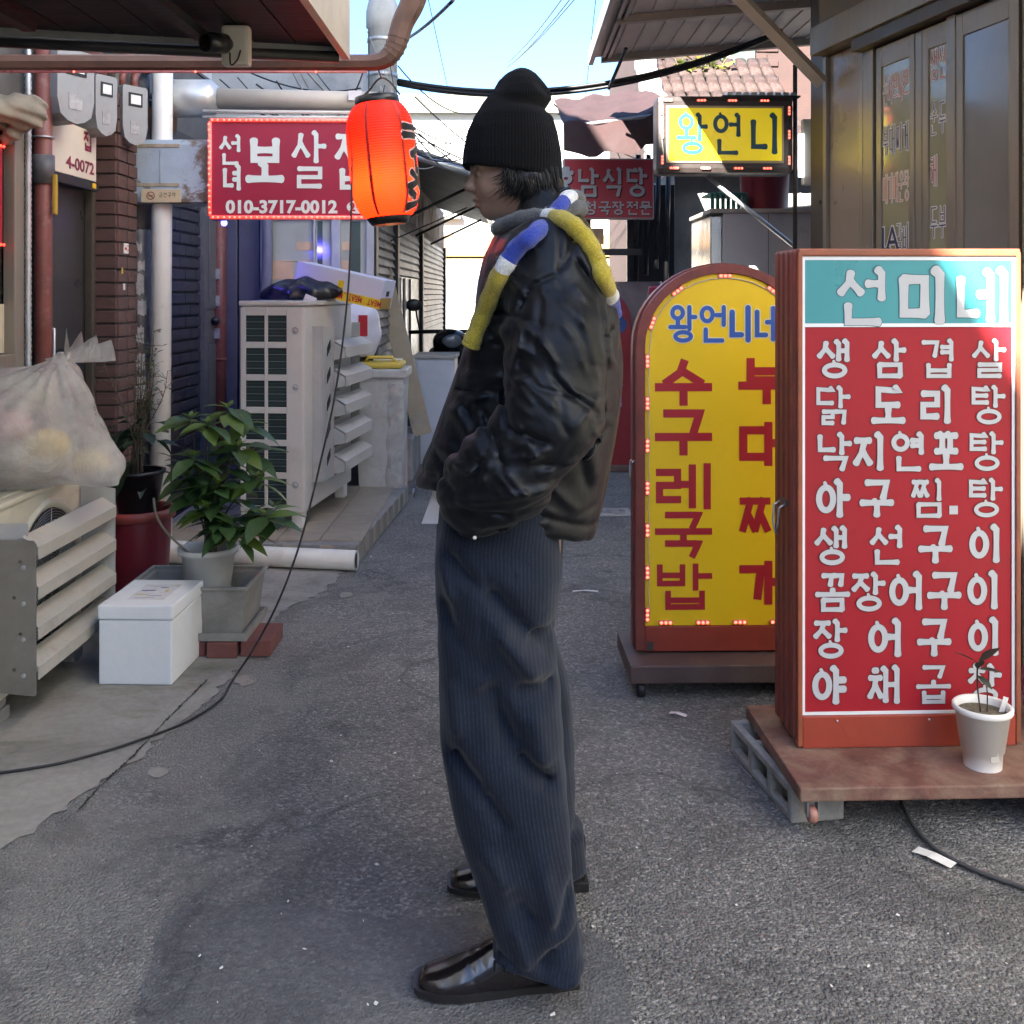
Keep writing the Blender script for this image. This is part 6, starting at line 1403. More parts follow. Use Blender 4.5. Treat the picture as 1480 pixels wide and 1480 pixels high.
GC = pm('crate_green', (.02, .13, .11), .1, 9, .45)
for k in range(7): d = MB(); d.box((1.205+k*.032, 6.2, 1.902), (1.225+k*.032, 6.215, 2.0)); d.build('crate_slat', GC, gc)
for z in (1.901, 2.0): d = MB(); d.box((1.195, 6.185, z), (1.425, 6.45, z+.014), None, .003); d.build('crate_rail', GC, gc)
# dark stall with its awning
stl = thing('open_stall', 'dark cluttered stall under a faded red fabric awning', 'stall', (1.2, 8.2, 0))
w = MB(); w.box((.95, 8.45, 0), (1.34, 8.49, 2.3)); w.build('back_wall', M('plastic_black'), stl)
w = MB(); w.box((.60, 8.3, 0), (.64, 8.36, 2.3)); w.build('post', M('black_steel'), stl)
w = MB(); w.box((.62, 8.2, .2), (1.2, 8.23, 1.5)); w.build('grey_panel', pm('panel_mauve', (.17, .14, .15), .1, 5, .6), stl)
for (x, z0_, z1_) in ((.98, 1.5, 2.5), (1.06, 1.55, 2.5), (1.14, 1.6, 2.45), (1.22, 1.5, 2.5)): w = MB(); w.tube([(x, 8.1, z0_), (x+.02, 8.1, z1_)], .02, 6); w.build('hanging_strip', M('plastic_black'), stl)
w = MB(); w.box((.46, 7.9, 1.70), (1.0, 7.95, 1.75), None, .004); w.build('cross_rail', M('black_steel'), stl)
for (x0, x1, z0_, z1_) in ((.47, .56, 1.78, 1.92), (.58, .74, 1.80, 1.93)): w = MB(); w.box((x0, 8.25, z0_), (x1, 8.27, z1_)); w.build('small_window', M('poster_peach') if x0 > .5 else PANE, stl)
FBm = M('fabric_pink'); d = MB(); nx, ny = 14, 8
grid = []
for j in range(ny+1):
    for i in range(nx+1):
        x = .36+.80*i/nx; u = j/ny; y = 8.9-1.75*u; z = 3.08-.48*u+(i/nx)*.10+.018*math.sin(i*1.3+j*.7)-.05*math.sin(PI*i/nx)*u
        grid.append((x, y, z))
for i in range(nx+1):
    x = .36+.80*i/nx; grid.append((x, 7.12, grid[ny*(nx+1)+i][2]-.19-.05*abs(math.sin(i*PI/5))))
d.add(grid, [(j*(nx+1)+i, j*(nx+1)+i+1, (j+1)*(nx+1)+i+1, (j+1)*(nx+1)+i) for j in range(ny+1) for i in range(nx)], True); d.build('awning_cloth', FBm, stl)
d = MB(); d.tube([(.40, 7.17, 2.57), (.40, 8.9, 3.05)], .016, 6); d.build('awning_bar', M('galv'), stl); d = MB(); d.tube([(.36, 7.17, 2.57), (1.16, 7.17, 2.67)], .014, 6); d.build('awning_bar', M('galv'), stl)
tb = thing('folding_table', 'small folding table stacked with tubs beside the stall', 'table', (1.08, 7.0, 0))
d = MB(); d.box((.86, 6.8, 1.09), (1.28, 7.2, 1.12), None, .005); d.build('table_top', pm('table_blue', (.16, .20, .26), .1, 6, .5), tb)
for (x, y) in ((.88, 6.83), (1.26, 6.83), (.88, 7.17), (1.26, 7.17)): d = MB(); d.tube([(x+.02, y, 1.089), (x-.03, y, .004)], .012, 6); d.build('leg', M('galv'), tb)
pz = 1.1205
for (x, w_, h, col, nm, lab) in ((1.07, .17, .11, (.13, .055, .045), 'cardboard_box', 'brown carton lying on the folding table by the stall'), (.94, .045, .15, (.27, .12, .04), 'wooden_box', 'narrow orange wooden box on the folding table')):
    d = MB(); d.box((x-w_, 6.88, pz), (x+w_, 7.1, pz+h), None, .006); tag(d.build(nm, pm(nm, col, .15, 9, .7), None, True, (x, 7, pz)), lab, 'box')
for k, (z, r, col, lab) in enumerate(((1.2325, .19, (.05, .06, .09), 'dark blue basin under the crimson tub on the folding table'), (1.30, .165, (.20, .012, .035), 'crimson plastic tub upside down on top of the stacked basins'))):
    d = MB(); d.lathe([(r, 0), (r*1.02, .02), (r*.97, .03), (r*.9, .06 if k == 0 else .14), (r*.85, .066 if k == 0 else .155), (0, .066 if k == 0 else .155)], 24, Matrix.Translation((1.08, 7.0, z))); tag(d.build('plastic_basin', pm('basin%d' % k, col, .1, 8, .4), None, True, (1.08, 7, z)), lab, 'basin')
# tube lamp and boxes by the corner post
tl0 = thing('tube_lamp', 'lit fluorescent tube fixed upright beside the hanging sign', 'lamp', (1.5, 5.28, 2.0))
d = MB(); d.tube([(1.483, 5.25, 2.0), (1.483, 5.25, 2.22)], .016, 10); d.build('tube', glow('tube_white', (1, .98, .9), .42), tl0)
d = MB(); d.box((1.495, 5.262, 1.96), (1.56, 5.30, 2.30), None, .006); d.build('lamp_body', M('grey_paint'), tl0)
for (z0_, z1_, x, lab) in ((1.93, 2.12, 1.565, 'upper beige meter box on the corner post beside the tube lamp'), (1.66, 1.86, 1.56, 'lower beige meter box on the corner post above the menu board')):
    t_ = thing('meter_box', lab, 'meter', (x, 5.15, z0_)); d = MB(); d.box((x-.045, 5.10, z0_), (x+.035, 5.18, z1_), None, .014); d.build('case', pm('meter_beige', (.36, .34, .30), .08, 8, .5), t_)
    d = MB(); d.box((x-.032, 5.096, z0_+.03), (x+.015, 5.0995, z1_-.03), None, .003); d.build('face', M('grey_paint'), t_)
d = MB(); d.tube(spline([(1.58, 5.05, 2.32), (1.555, 5.04, 2.12), (1.55, 5.04, 2.0), (1.60, 5.04, 1.93), (1.58, 5.03, 1.86), (1.51, 5.03, 1.85)], 6), .011, 8); tag(d.build('black_cable', CORD, None, True, (1.58, 5.05, 2.0)), 'thick black cable looping down past the beige meter boxes', 'cable')
# small pot on the base of the menu board
sp_ = Sm @ Vector((.455, -.125, .1345)); wpot = thing('small_pot', 'white plastic pot with a dark leaved seedling on the menu board base', 'plant', sp_)
WPL = pm('pot_bright', (.72, .71, .68), .03, 8, .4, bump=.03)
lathe_pot('pot_body', [(.048, 0), (.051, .045), (.055, .046), (.069, .145), (.074, .146), (.0765, .150), (.0765, .160), (.072, .164), (.0655, .160), (.0635, .14)], sp_, WPL, wpot, 40)
d = MB(); d.disc(.0635, .143, 24, Matrix.Translation(sp_)); d.build('soil', pm('soil_pale', (.10, .085, .055), .5, 90, .95, bump=.9, bscale=150, dirt=(.25, .24, .17), dscale=40, damt=.6), wpot)
d = MB(); a_ = -PI/2+.1; d.prism([(-.011, .03), (.011, .03), (.011, .055), (.006, .062), (-.006, .062), (-.011, .055)], .003, Matrix.Translation(sp_+Vector((.008, -.0535, .0)))); d.build('drain_slot', M('box_ivory'), wpot)
SL = m_leaf('leaf_seedling', (.020, .024, .018), (.045, .05, .04)); s1 = sp_+Vector((.0, 0, .14)); d = MB()
pa = bez(s1+Vector((-.005, 0, 0)), s1+Vector((-.012, 0, .05)), s1+Vector((-.018, 0, .09)), s1+Vector((-.012, 0, .135)), 8); pb = bez(s1+Vector((.012, 0, 0)), s1+Vector((.013, 0, .03)), s1+Vector((.015, 0, .06)), s1+Vector((.008, 0, .085)), 8)
d.tube(pa, .0022, 6); d.tube(pb, .0018, 6); d.build('stem', pm('stem_dark', (.05, .02, .02)), wpot)
SLm = leaf_me('leaf', .062, .034, SL, .1)
for (p, yaw, pit, s_) in ((pa[8], PI-.3, .45, 1.1), (pa[8], -.2, .75, 1.15), (pa[7], -.5, .1, 1.0), (pb[8], PI+.4, .5, .6), (pa[6], -.9, -.5, .8), (pa[7], -1.6, .9, .8)): put_leaf(SLm, wpot, p, yaw, pit, s_)
d = MB(); d.box((-.006, 0, .0), (.008, .0015, .05), Matrix.Translation(sp_+Vector((.048, .0, .135))) @ Matrix.Rotation(.3, 4, 'Y')); d.build('plant_tag', M('paper_white'), wpot)
V, Fq = surface(lambda X, Y, Z: np.maximum(d_ell(X, Y, Z, (1.62, 2.99, .24), (.12, .12, .14))+.008*vnoise(X, Y, Z, 40, 6), .1345-Z+0*X), (1.45, 2.8, .12), (1.8, 3.2, .42), .012)
o = np_object('pink_bag', V, Fq, pm('bag_magenta', (.38, .02, .14), .15, 12, .3, bump=.4, bscale=30), None, True, (1.62, 2.99, .1345)); tag(o, 'magenta plastic bag at the right edge beside the menu board', 'bag')
d = MB(); d.tube(spline([gr(1290, 1120, .012), gr(1312, 1180, .01), gr(1350, 1225, .008), gr(1410, 1258, .008), gr(1500, 1290, .008)], 8), .006, 7); tag(d.build('ground_cable', pm('cable_grey', (.06, .06, .062), .1, 20, .6), None, True, gr(1312, 1180)), 'grey cable on the asphalt coming from under the menu board', 'cable')

# ================================================================== overhead wires
def wire(pts, r, lab, name='overhead_wire', n=5, m=CORD, grp='overhead wires'):
    d = MB(); d.tube(pts, r, n); return tag(d.build(name, m, None, True, Vector(pts[0])), lab, 'wire', grp)
A_, B_ = at(575, 118, 7.4), at(1130, 45, 6.6)
bd_ = thing('cable_bundle', 'thick black cable bundle sagging across the alley behind the hat', 'cable', A_)
random.seed(3)
for k in range(7):
    o_ = Vector((0, random.uniform(-.05, .05), random.uniform(-.022, .022))); pts_ = sag(A_+o_, B_+o_*.6, .20+random.uniform(-.012, .02), 22)
    d = MB(); d.tube(pts_, random.uniform(.007, .013), 6); d.build('cable', CORD, bd_)
for (a, b_, Ya, Yb, dr, r, lab) in (((735, 90), (825, -20), 14, 9, .05, .006, 'left of three thin wires rising to the top right across the sky'), ((730, 100), (838, -20), 14, 9, .06, .006, 'middle of three thin wires rising to the top right across the sky'), ((745, 88), (850, -25), 14, 9, .04, .006, 'right one of three thin wires rising to the top right across the sky'),
        ((617, -10), (652, 150), 9, 12, .0, .004, 'thin wire falling from the sky left of the hat'), ((862, -10), (845, 150), 9, 12, 0, .004, 'faint thin wire falling from the sky right of the hat'), ((585, 58), (655, 0), 8, 6, .02, .012, 'black cable running from the vent stack to the top edge'), ((905, 70), (880, 128), 6.4, 6.8, 0, .012, 'short black drop cable under the pale awning corner'), ((578, 160), (670, 250), 7.3, 8.2, .1, .006, 'loose dark wire from the vent stack to the canopy'), ((575, 95), (700, 160), 7.3, 10, .15, .005, 'dark wire sagging from the vent stack behind the hat')):
    wire(sag(at(*a, Ya), at(*b_, Yb), dr, 14), r, lab)
random.seed(31)
for k, (a, b_, lab) in enumerate((((585, 175), (700, 205), 'dark wire crossing the white building just left of the hat brim'), ((590, 200), (690, 185), 'dark wire rising towards the hat over the white building'), ((800, 150), (950, 235), 'thin wire running down behind the hat to the red sign'), ((805, 165), (930, 120), 'thin wire rising behind the hat towards the brick house'), ((600, 140), (760, 250), 'thin wire slanting down behind the hat'), ((870, 145), (905, 240), 'thin drop wire beside the faded fabric awning'))):
    wire(sag(at(*a, 9), at(*b_, 14), .12, 12), .007, lab)
d = MB(); d.tube([at(560, 350, 8.0), at(675, 300, 9.0)], .006, 5); tag(d.build('stay_wire', CORD, None, True, at(560, 350, 8.0)), 'thin dark stay wire slanting up in front of the shutters', 'wire')
tg = thing('wire_tangle', 'tangle of loose grey wires around the vent stack and over the crimson sign', 'wires', (-1.0, 7.2, 2.6))
random.seed(9)
for k in range(30):
    if k < 12: a = Vector((random.uniform(-1.9, -1.2), random.uniform(5.9, 6.9), random.uniform(2.6, 2.85))); b_ = Vector((random.uniform(-1.1, -.75), 7.2, random.uniform(2.5, 3.1)))
    elif k < 24: a = Vector((-.93+random.uniform(-.14, .14), 7.2, random.uniform(2.4, 3.3))); b_ = Vector((-.93+random.uniform(-.3, .25), 7.2, random.uniform(2.0, 2.9)))
    else: a = Vector((-.93, 7.2, random.uniform(2.6, 3.1))); b_ = Vector((random.uniform(-.6, -.3), 7.6, random.uniform(2.3, 2.45)))
    d = MB(); d.tube(sag(a, b_, random.uniform(.02, .25), 12), random.uniform(.003, .007), 5); d.build('wire', CORD if k % 3 else pm('wire_light', (.35, .34, .32)), tg)
# blue lamp under the crimson sign
bl_ = thing('blue_lamp', 'small blue lamp glowing under the left corner of the crimson sign', 'lamp', (-1.56, 5.5, 1.8))
d = MB(); d.box((-1.63, 5.55, 1.80), (-1.56, 5.60, 1.835), None, .006); d.build('lamp_housing', pm('blue_plastic', (.03, .03, .25)), bl_)
d = MB(); d.sphere((-1.58, 5.62, 1.79), .018, 10, 6); d.build('bulb', glow('glow_blue', (.06, .06, 1), 2), bl_)
bl0 = bpy.data.lights.new('blue_light', 'SPOT'); bl0.energy = 1.3; bl0.color = (.10, .08, 1); bl0.shadow_soft_size = .03; bl0.specular_factor = 0; bl0.spot_size = 2.4; bl0.spot_blend = .8
o = bpy.data.objects.new('blue_light', bl0); COL.objects.link(o); o.parent = bl_; o.location = (-.02, .13, -.03); o.rotation_euler = (math.radians(60), 0, math.radians(12))
# small climbing plant on the sunlit roof
cl = thing('climbing_plant', 'sunlit yellow green creeper growing beside the brick house', 'plant', (1.55, 10.2, 2.7))
CL = [leaf_me('leaf', .10, .06, m_leaf('leaf_yellow', (.16, .17, .03), (.26, .24, .05)), .2), leaf_me('leaf', .09, .05, L2, .2)]; d = MB()
random.seed(17)
for k in range(16):
    a = at(random.uniform(985, 1030), 150, 9.9); b_ = at(random.uniform(975, 1065), random.uniform(72, 140), 9.9); pts_ = bez(a, a.lerp(b_, .3)+Vector((0, 0, .2)), a.lerp(b_, .7)+Vector((random.uniform(-.1, .1), 0, .1)), b_, 7); d.tube(pts_, .006, 5)
    for p in pts_[2:]:
        for _ in range(2): put_leaf(random.choice(CL), cl, p+Vector((random.uniform(-.07, .07), random.uniform(-.07, .07), random.uniform(-.05, .05))), random.uniform(0, 6.28), random.uniform(-.6, .8), random.uniform(.5, 1.1))
d.build('stem', STEM, cl)
# ================================================================== the person, in profile, facing left
PY = 2.225
def q(px, py, Y=PY): return np.array([(px-740)/F*Y, CAM_H-(py-HOR)/F*Y])
def q3(px, py, Y): v = at(px, py, Y); return (v.x, v.y, v.z)
def table(rows, Y=PY):
    """rows: (py, px front, px back, half depth, depth centre) -> arrays over z"""
    r = sorted(((CAM_H-(py-HOR)/F*Y, (a-740)/F*Y, (b-740)/F*Y, h, c) for py, a, b, h, c in rows))
    return [np.array(x) for x in zip(*r)]
def loftd(X, Y, Z, T, p=2.4):
    z, fr, bk, hd, yc = T
    from_z = lambda arr: np.interp(Z, z, arr)
    cx = (from_z(fr)+from_z(bk))/2; a = np.maximum((from_z(bk)-from_z(fr))/2, .004); b = np.maximum(from_z(hd), .004); c = from_z(yc)
    k = (np.abs((X-cx)/a)**p+np.abs((Y-c)/b)**p)**(1/p)
    d = (k-1)*np.minimum(a, b)
    return np.maximum(d, np.maximum(z[0]-Z, Z-z[-1]))
def seg_dist(X, Z, a, b):
    d = b-a; L = d @ d+1e-9; t = np.clip(((X-a[0])*d[0]+(Z-a[1])*d[1])/L, 0, 1)
    return np.sqrt((X-a[0]-t*d[0])**2+(Z-a[1]-t*d[1])**2), t
def folds(X, Y, Z, D, lst, yc, band=.05, WS=1.0):
    """creases and ridges laid along lines on the near side: (px,py,px,py,width m,height m)"""
    out = np.zeros_like(D); m = np.abs(D) < band
    I = np.where(m)
    x = np.broadcast_to(X, D.shape)[I]; y = np.broadcast_to(Y, D.shape)[I]; z = np.broadcast_to(Z, D.shape)[I]
    near = np.clip((yc-y)/.08, 0, 1); acc = np.zeros_like(x)
    for (x0, y0, x1, y1, w, h) in lst:
        w = w*WS; dd, t = seg_dist(x, z, q(x0, y0, 2.1), q(x1, y1, 2.1))
        acc += h*1.15*np.exp(-(dd/w)**2)*np.clip(np.minimum(t, 1-t)*5+.25, 0, 1)
    out[I] = acc*near
    return D-out

person = thing('person', 'person in black puffer jacket, knit beanie and striped scarf standing sideways, hand in pocket', 'person', (0, 2.25, 0))
# ---- head, neck and chest: one skin
SKIN, nt, p = newmat('skin'); v = tc(nt)
la_ = nt.nodes.new('ShaderNodeAttribute'); la_.attribute_name = 'lip'
nt.links.new(_mixc(nt, la_.outputs['Fac'], _ramp(nt, _noise(nt, v, 30, 5), [(.3, (.22, .132, .095)), (.7, (.28, .175, .125))]), (.24, .09, .075)), p.inputs['Base Color'])
p.inputs['Roughness'].default_value = .48; p.inputs['Subsurface Weight'].default_value = .15; p.inputs['Subsurface Radius'].default_value = (.01, .004, .002); p.inputs['Subsurface Scale'].default_value = .5
nt.links.new(_bump(nt, _noise(nt, v, 400, 4), .12, .002), p.inputs['Normal'])
HY = 2.25
def h3(px, py, dy=0): v_ = at(px, py, HY); return (v_.x, HY+dy, v_.z)
def headf(X, Y, Z):
    Ya = np.abs(Y-HY)+HY
    D = d_ell(X, Y, Z, h3(743, 212), (.086, .074, .095))
    D = smin(D, d_ell(X, Y, Z, h3(728, 262), (.062, .056, .078)), .03)
    D = smin(D, d_ell(X, Y, Z, h3(733, 292), (.048, .046, .034)), .025)      # jaw
    D = smin(D, d_ell(X, Y, Z, h3(711, 305), (.019, .018, .016)), .022)      # chin
    D = smin(D, d_cap(X, Ya, Z, h3(708, 270, .030), h3(728, 275, .045), .017, .02), .03)   # cheek
    D = smin(D, d_cap(X, Ya, Z, h3(687, 243, .012), h3(697, 243, .042), .010, .011), .014)  # brow
    D = smin(D, d_cap(X, Y, Z, h3(687, 248), h3(678.5, 270), .0070, .0105), .012)  # bridge
    D = smin(D, d_ell(X, Y, Z, h3(679.5, 271.5), (.0118, .0115, .0098)), .006)  # tip
    D = smin(D, d_ell(X, Ya, Z, h3(687.5, 275, .0115), (.0115, .0085, .0085)), .004)   # wings
    D = smin(D, d_ell(X, Y, Z, h3(695, 284), (.012, .020, .012)), .008)       # muzzle
    D = smin(D, d_ell(X, Y, Z, h3(690, 290), (.0100, .018, .0056)), .003)     # upper lip
    D = smin(D, d_ell(X, Y, Z, h3(692.5, 297.2), (.0105, .016, .0062)), .003)   # lower lip
    D = np.maximum(D, -(d_ell(X, Y, Z, h3(686, 293.7), (.012, .022, .0016))))  # mouth line
    D = np.maximum(D, -(d_ell(X, Ya, Z, h3(684.5, 279.5, .006), (.004, .0028, .0025))))  # nostrils
    D = -smin(-D, d_ell(X, Ya, Z, h3(686, 252.5, .034), (.012, .016, .0085)), .012)  # eye hollow
    D = smin(D, d_ell(X, Ya, Z, h3(694.5, 253.5, .030), (.0105, .013, .0095)), .003)  # lidded eye
    D = smin(D, d_ell(X, Ya, Z, h3(768, 262, .064), (.018, .010, .028)), .008)  # ear
    D = smin(D, d_cap(X, Y, Z, h3(768, 275), h3(782, 350), .052, .062), .03)
    D = smin(D, d_ell(X, Y, Z, h3(785, 400), (.12, .17, .10)), .05)
    return D
V, Fq = surface(headf, (-.12, 2.05, 1.32), (.24, 2.45, 1.92), .0032)
V = relax(V, Fq, 1)
body = np_object('body', V, Fq, SKIN, person)
lipc = lambda c_, r: np.exp(-(((V[:, 0]-c_[0])/r[0])**2+((V[:, 1]-c_[1])/r[1])**2+((V[:, 2]-c_[2])/r[2])**2)**2)
attr(body, 'lip', np.clip(lipc(h3(689, 290), (.013, .021, .0062))+lipc(h3(691.5, 297.2), (.013, .018, .0066)), 0, 1))
for s_ in (-1, 1):    # lash line of the lowered lid, eyebrow
    d = MB(); e = Vector(h3(694.5, 253.5)); pts_ = [e+Vector((-.0102+.004*abs(t_)**2, s_*(.030+.0105*t_), -.0045-.0005*t_)) for t_ in (-1, -.5, 0, .5, 1)]; d.tube(pts_, [.0006, .0010, .0012, .0012, .0007], 5); d.build('eyelash', M('plastic_black'), body)
    d = MB(); pts_ = [Vector(h3(686.5+6*t_*t_*1.3, 245-1.5*t_, s_*(.014+.03*t_)))+Vector((-.009, 0, .002)) for t_ in (0, .3, .6, .9)]; d.tube(pts_, [.001, .0024, .0022, .001], 6); d.build('eyebrow', M('plastic_black'), body)
# ---- jacket
JT = table([(268, 752, 818, .070, 2.25), (285, 747, 826, .080, 2.25), (305, 742, 838, .098, 2.25), (322, 730, 850, .135, 2.25), (345, 712, 860, .175, 2.25), (370, 703, 869, .20, 2.25), (410, 695, 882, .21, 2.25), (460, 684, 893, .215, 2.25), (520, 664, 897, .215, 2.25),
            (580, 643, 896, .215, 2.25), (640, 622, 889, .215, 2.25), (690, 602, 880, .21, 2.25), (720, 598, 874, .21, 2.25), (760, 606, 865, .205, 2.25), (800, 622, 858, .20, 2.25)])
RF = []; rgj = random.Random(12)
for k in range(95):   # small pulled creases of the light fabric
    cx_, cy_ = rgj.uniform(640, 880), rgj.uniform(350, 760)
    if cx_ < 740-(cy_-350)*.28: continue
    an = (rgj.gauss(.75, .45) if cx_ > 735 and cy_ < 620 else rgj.gauss(-.25, .5)); L_ = rgj.uniform(10, 30)
    RF.append((cx_-L_*math.cos(an), cy_-L_*math.sin(an), cx_+L_*math.cos(an), cy_+L_*math.sin(an), rgj.uniform(.005, .009), rgj.choice((-1, 1, 1))*rgj.uniform(.0018, .0042)))
def jack(X, Y, Z):
    T = loftd(X, Y, Z, JT, 2.5)
    hem = np.interp(X, [q(595, 0)[0], q(645, 0)[0], q(700, 0)[0], q(760, 0)[0], q(858, 0)[0]], [q(0, 704)[1], q(0, 714, 2.1)[1], q(0, 740, 2.1)[1], q(0, 758, 2.10)[1], q(0, 783, 2.15)[1]])
    T = -smin(-T, -(hem-Z), .016)
    # rolled elastic hem
    hb = np.sqrt(np.maximum(0, T+.012)**2*0+(Z-hem-.016)**2)
    ax = lambda a, b, Y1, Y2, ra, rb: d_cap(X, Y, Z, (*q3(*a, Y1)[:1], Y1, q3(*a, Y1)[2]), (*q3(*b, Y2)[:1], Y2, q3(*b, Y2)[2]), ra, rb)
    A = ax((800, 378), (806, 500), 2.075, 1.99, .096, .098)
    A = smin(A, ax((806, 500), (797, 605), 1.99, 1.955, .098, .094), .03)
    A = smin(A, ax((797, 605), (735, 682), 1.955, 1.965, .094, .090), .03)
    A = smin(A, ax((735, 682), (692, 712), 1.965, 2.0, .090, .085), .03)
    B = ax((795, 375), (800, 500), 2.43, 2.50, .10, .104); B = smin(B, ax((800, 500), (780, 610), 2.50, 2.52, .104, .098), .04); B = smin(B, ax((780, 610), (690, 700), 2.52, 2.46, .098, .088), .05)
    D = smin(smin(T, A, np.interp(Z, [1.2, 1.42], [.012, .05])), B, .03)
    D = np.asarray(np.broadcast_to(D, np.broadcast_shapes(X.shape, Y.shape, Z.shape))).copy()
    G = [  # armhole and quilting seams, pulled folds
      (828, 330, 818, 372, .006, -.008), (818, 372, 800, 398, .006, -.008), (800, 398, 768, 412, .006, -.009), (768, 412, 748, 450, .006, -.008), (826, 375, 858, 430, .006, -.008), (858, 430, 868, 520, .006, -.006), (868, 520, 868, 600, .006, -.006),
      (806, 330, 803, 395, .004, -.005), (868, 600, 820, 660, .006, -.009), (820, 660, 790, 690, .006, -.008),
      (705, 450, 745, 455, .005, -.007), (745, 455, 790, 470, .005, -.004), (655, 565, 720, 562, .006, -.009), (640, 600, 715, 560, .012, .007), (690, 500, 735, 470, .016, .006), (665, 545, 730, 540, .014, .008),
      (727, 560, 735, 600, .010, -.012), (735, 600, 790, 618, .009, -.012), (790, 618, 760, 640, .012, .007), (728, 520, 770, 570, .008, .006), (745, 530, 800, 575, .010, .006), (770, 545, 830, 560, .006, -.005), (800, 540, 860, 590, .007, -.006),
      (715, 605, 728, 650, .006, -.010), (728, 650, 765, 690, .007, .007), (700, 640, 690, 672, .008, -.008), (712, 640, 700, 670, .008, .008), (720, 655, 745, 685, .006, .007), (745, 590, 775, 640, .008, .006),
      (662, 700, 720, 690, .012, .010), (720, 690, 795, 676, .011, .010), (668, 712, 735, 712, .008, -.008), (735, 712, 800, 690, .008, -.006), (690, 735, 745, 725, .010, .006), (720, 745, 745, 738, .006, .007), (745, 738, 725, 768, .007, -.012), (640, 740, 668, 772, .005, -.006),
      (655, 590, 690, 640, .018, .008), (665, 580, 700, 620, .010, -.007), (640, 640, 690, 660, .010, .008), (625, 660, 665, 690, .008, -.007), (620, 640, 660, 660, .012, .007), (690, 600, 700, 640, .012, .008), (700, 590, 712, 625, .007, -.007),
      (850, 640, 866, 700, .018, .007), (835, 650, 848, 710, .012, -.005), (800, 700, 835, 735, .012, .006), (868, 560, 880, 600, .010, .004), (860, 480, 890, 472, .004, -.006), (862, 500, 890, 530, .012, .006),
      (770, 470, 800, 520, .007, .005), (800, 430, 840, 470, .010, .005), (780, 430, 770, 500, .009, -.005), (830, 440, 850, 520, .010, .005), (752, 470, 740, 530, .008, .008), (820, 600, 855, 560, .010, .006), (760, 640, 810, 650, .010, -.006), (770, 660, 830, 640, .010, .006),
      *RF, (700, 400, 715, 440, .008, .006), (710, 385, 730, 430, .006, -.005), (690, 440, 710, 500, .008, .006), (740, 350, 770, 345, .010, .006), (735, 380, 760, 400, .007, .005), (830, 345, 850, 400, .012, .006)]
    D = folds(X, Y, Z, D, G, 2.22, .05, .78)
    D = D+.0026*vnoise(X, Y, Z*.7, 20, 1)-.0022*np.abs(vnoise(X, Y*1.2, Z*.7, 40, 4))+.0012
    # hem roll groove
    D = D+.007*np.exp(-((Z-hem-.036)/.006)**2)*np.clip((.20-np.abs(Y-2.25))*20+3.2, 0, 1)*np.where(X > q(735, 0)[0], 1, np.where(X < q(640, 0)[0], 1, 0))
    return D
V, Fq = surface(jack, (-.24, 1.83, .78), (.27, 2.66, 1.66), .0048)
def m_nylon():
    m, nt, p = newmat('nylon_black'); v = tc(nt)
    n1 = _noise(nt, v, 9, 3, .5, 1.2); n2 = _noise(nt, vscale(nt, v, (1, 1, .6)), 30, 2, .5, 1.0)
    p.inputs['Base Color'].default_value = (.0042, .0045, .0058, 1); p.inputs['Specular Tint'].default_value = (.82, .9, 1, 1)
    nt.links.new(_ramp(nt, n1, [(.3, (.38,)*3), (.7, (.48,)*3)]), p.inputs['Roughness'])
    p.inputs['Specular IOR Level'].default_value = .22; p.inputs['Sheen Weight'].default_value = .05
    rid = lambda n, e: _math(nt, 'POWER', _math(nt, 'SUBTRACT', 1.0, _math(nt, 'MULTIPLY', _math(nt, 'ABSOLUTE', _math(nt, 'SUBTRACT', n, .5)), 5), True), e)
    cr1 = n1; vo = nt.nodes.new('ShaderNodeTexVoronoi'); vo.feature = 'SMOOTH_F1'; vo.inputs['Scale'].default_value = 17; vo.inputs['Smoothness'].default_value = .25; wv_ = nt.nodes.new('ShaderNodeVectorMath'); wv_.operation = 'ADD'; nz_ = nt.nodes.new('ShaderNodeTexNoise'); nz_.inputs['Scale'].default_value = 5; nt.links.new(v, nz_.inputs['Vector']); sc0_ = nt.nodes.new('ShaderNodeVectorMath'); sc0_.operation = 'SCALE'; sc0_.inputs['Scale'].default_value = .12; nt.links.new(nz_.outputs['Color'], sc0_.inputs[0]); nt.links.new(v, wv_.inputs[0]); nt.links.new(sc0_.outputs[0], wv_.inputs[1]); nt.links.new(wv_.outputs[0], vo.inputs['Vector']); cr2 = vo.outputs['Distance']
    h = _math(nt, 'ADD', _math(nt, 'MULTIPLY', cr1, 1.0), _math(nt, 'MULTIPLY', cr2, .5))
    nt.links.new(_bump(nt, h, .34, .012), p.inputs['Normal']); return m
NY = m_nylon()
V = relax(V, Fq, 2)
jacket = np_object('jacket', V, Fq, NY, person)
# stand collar
CT = [np.array(x) for x in zip(*sorted([(h3(0, 262)[2], h3(757, 0)[0], h3(822, 0)[0], .066, HY), (h3(0, 285)[2], h3(750, 0)[0], h3(828, 0)[0], .074, HY), (h3(0, 335)[2], h3(735, 0)[0], h3(842, 0)[0], .095, HY)]))]
def collar(X, Y, Z):
    sl = (X-h3(750, 0)[0])/(h3(825, 0)[0]-h3(750, 0)[0])
    top = h3(0, 308)[2]+np.clip(sl, 0, 1)*(h3(0, 268)[2]-h3(0, 308)[2])
    D = loftd(X, Y, Z, CT, 2.2); shell = np.abs(D+.009)-.010
    return -smin(-shell, -(Z-top), .012)+.0012*vnoise(X, Y, Z, 90, 2)
V, Fq = surface(collar, (-.02, 2.1, 1.50), (.20, 2.40, 1.66), .0045); np_object('collar', V, Fq, NY, jacket)
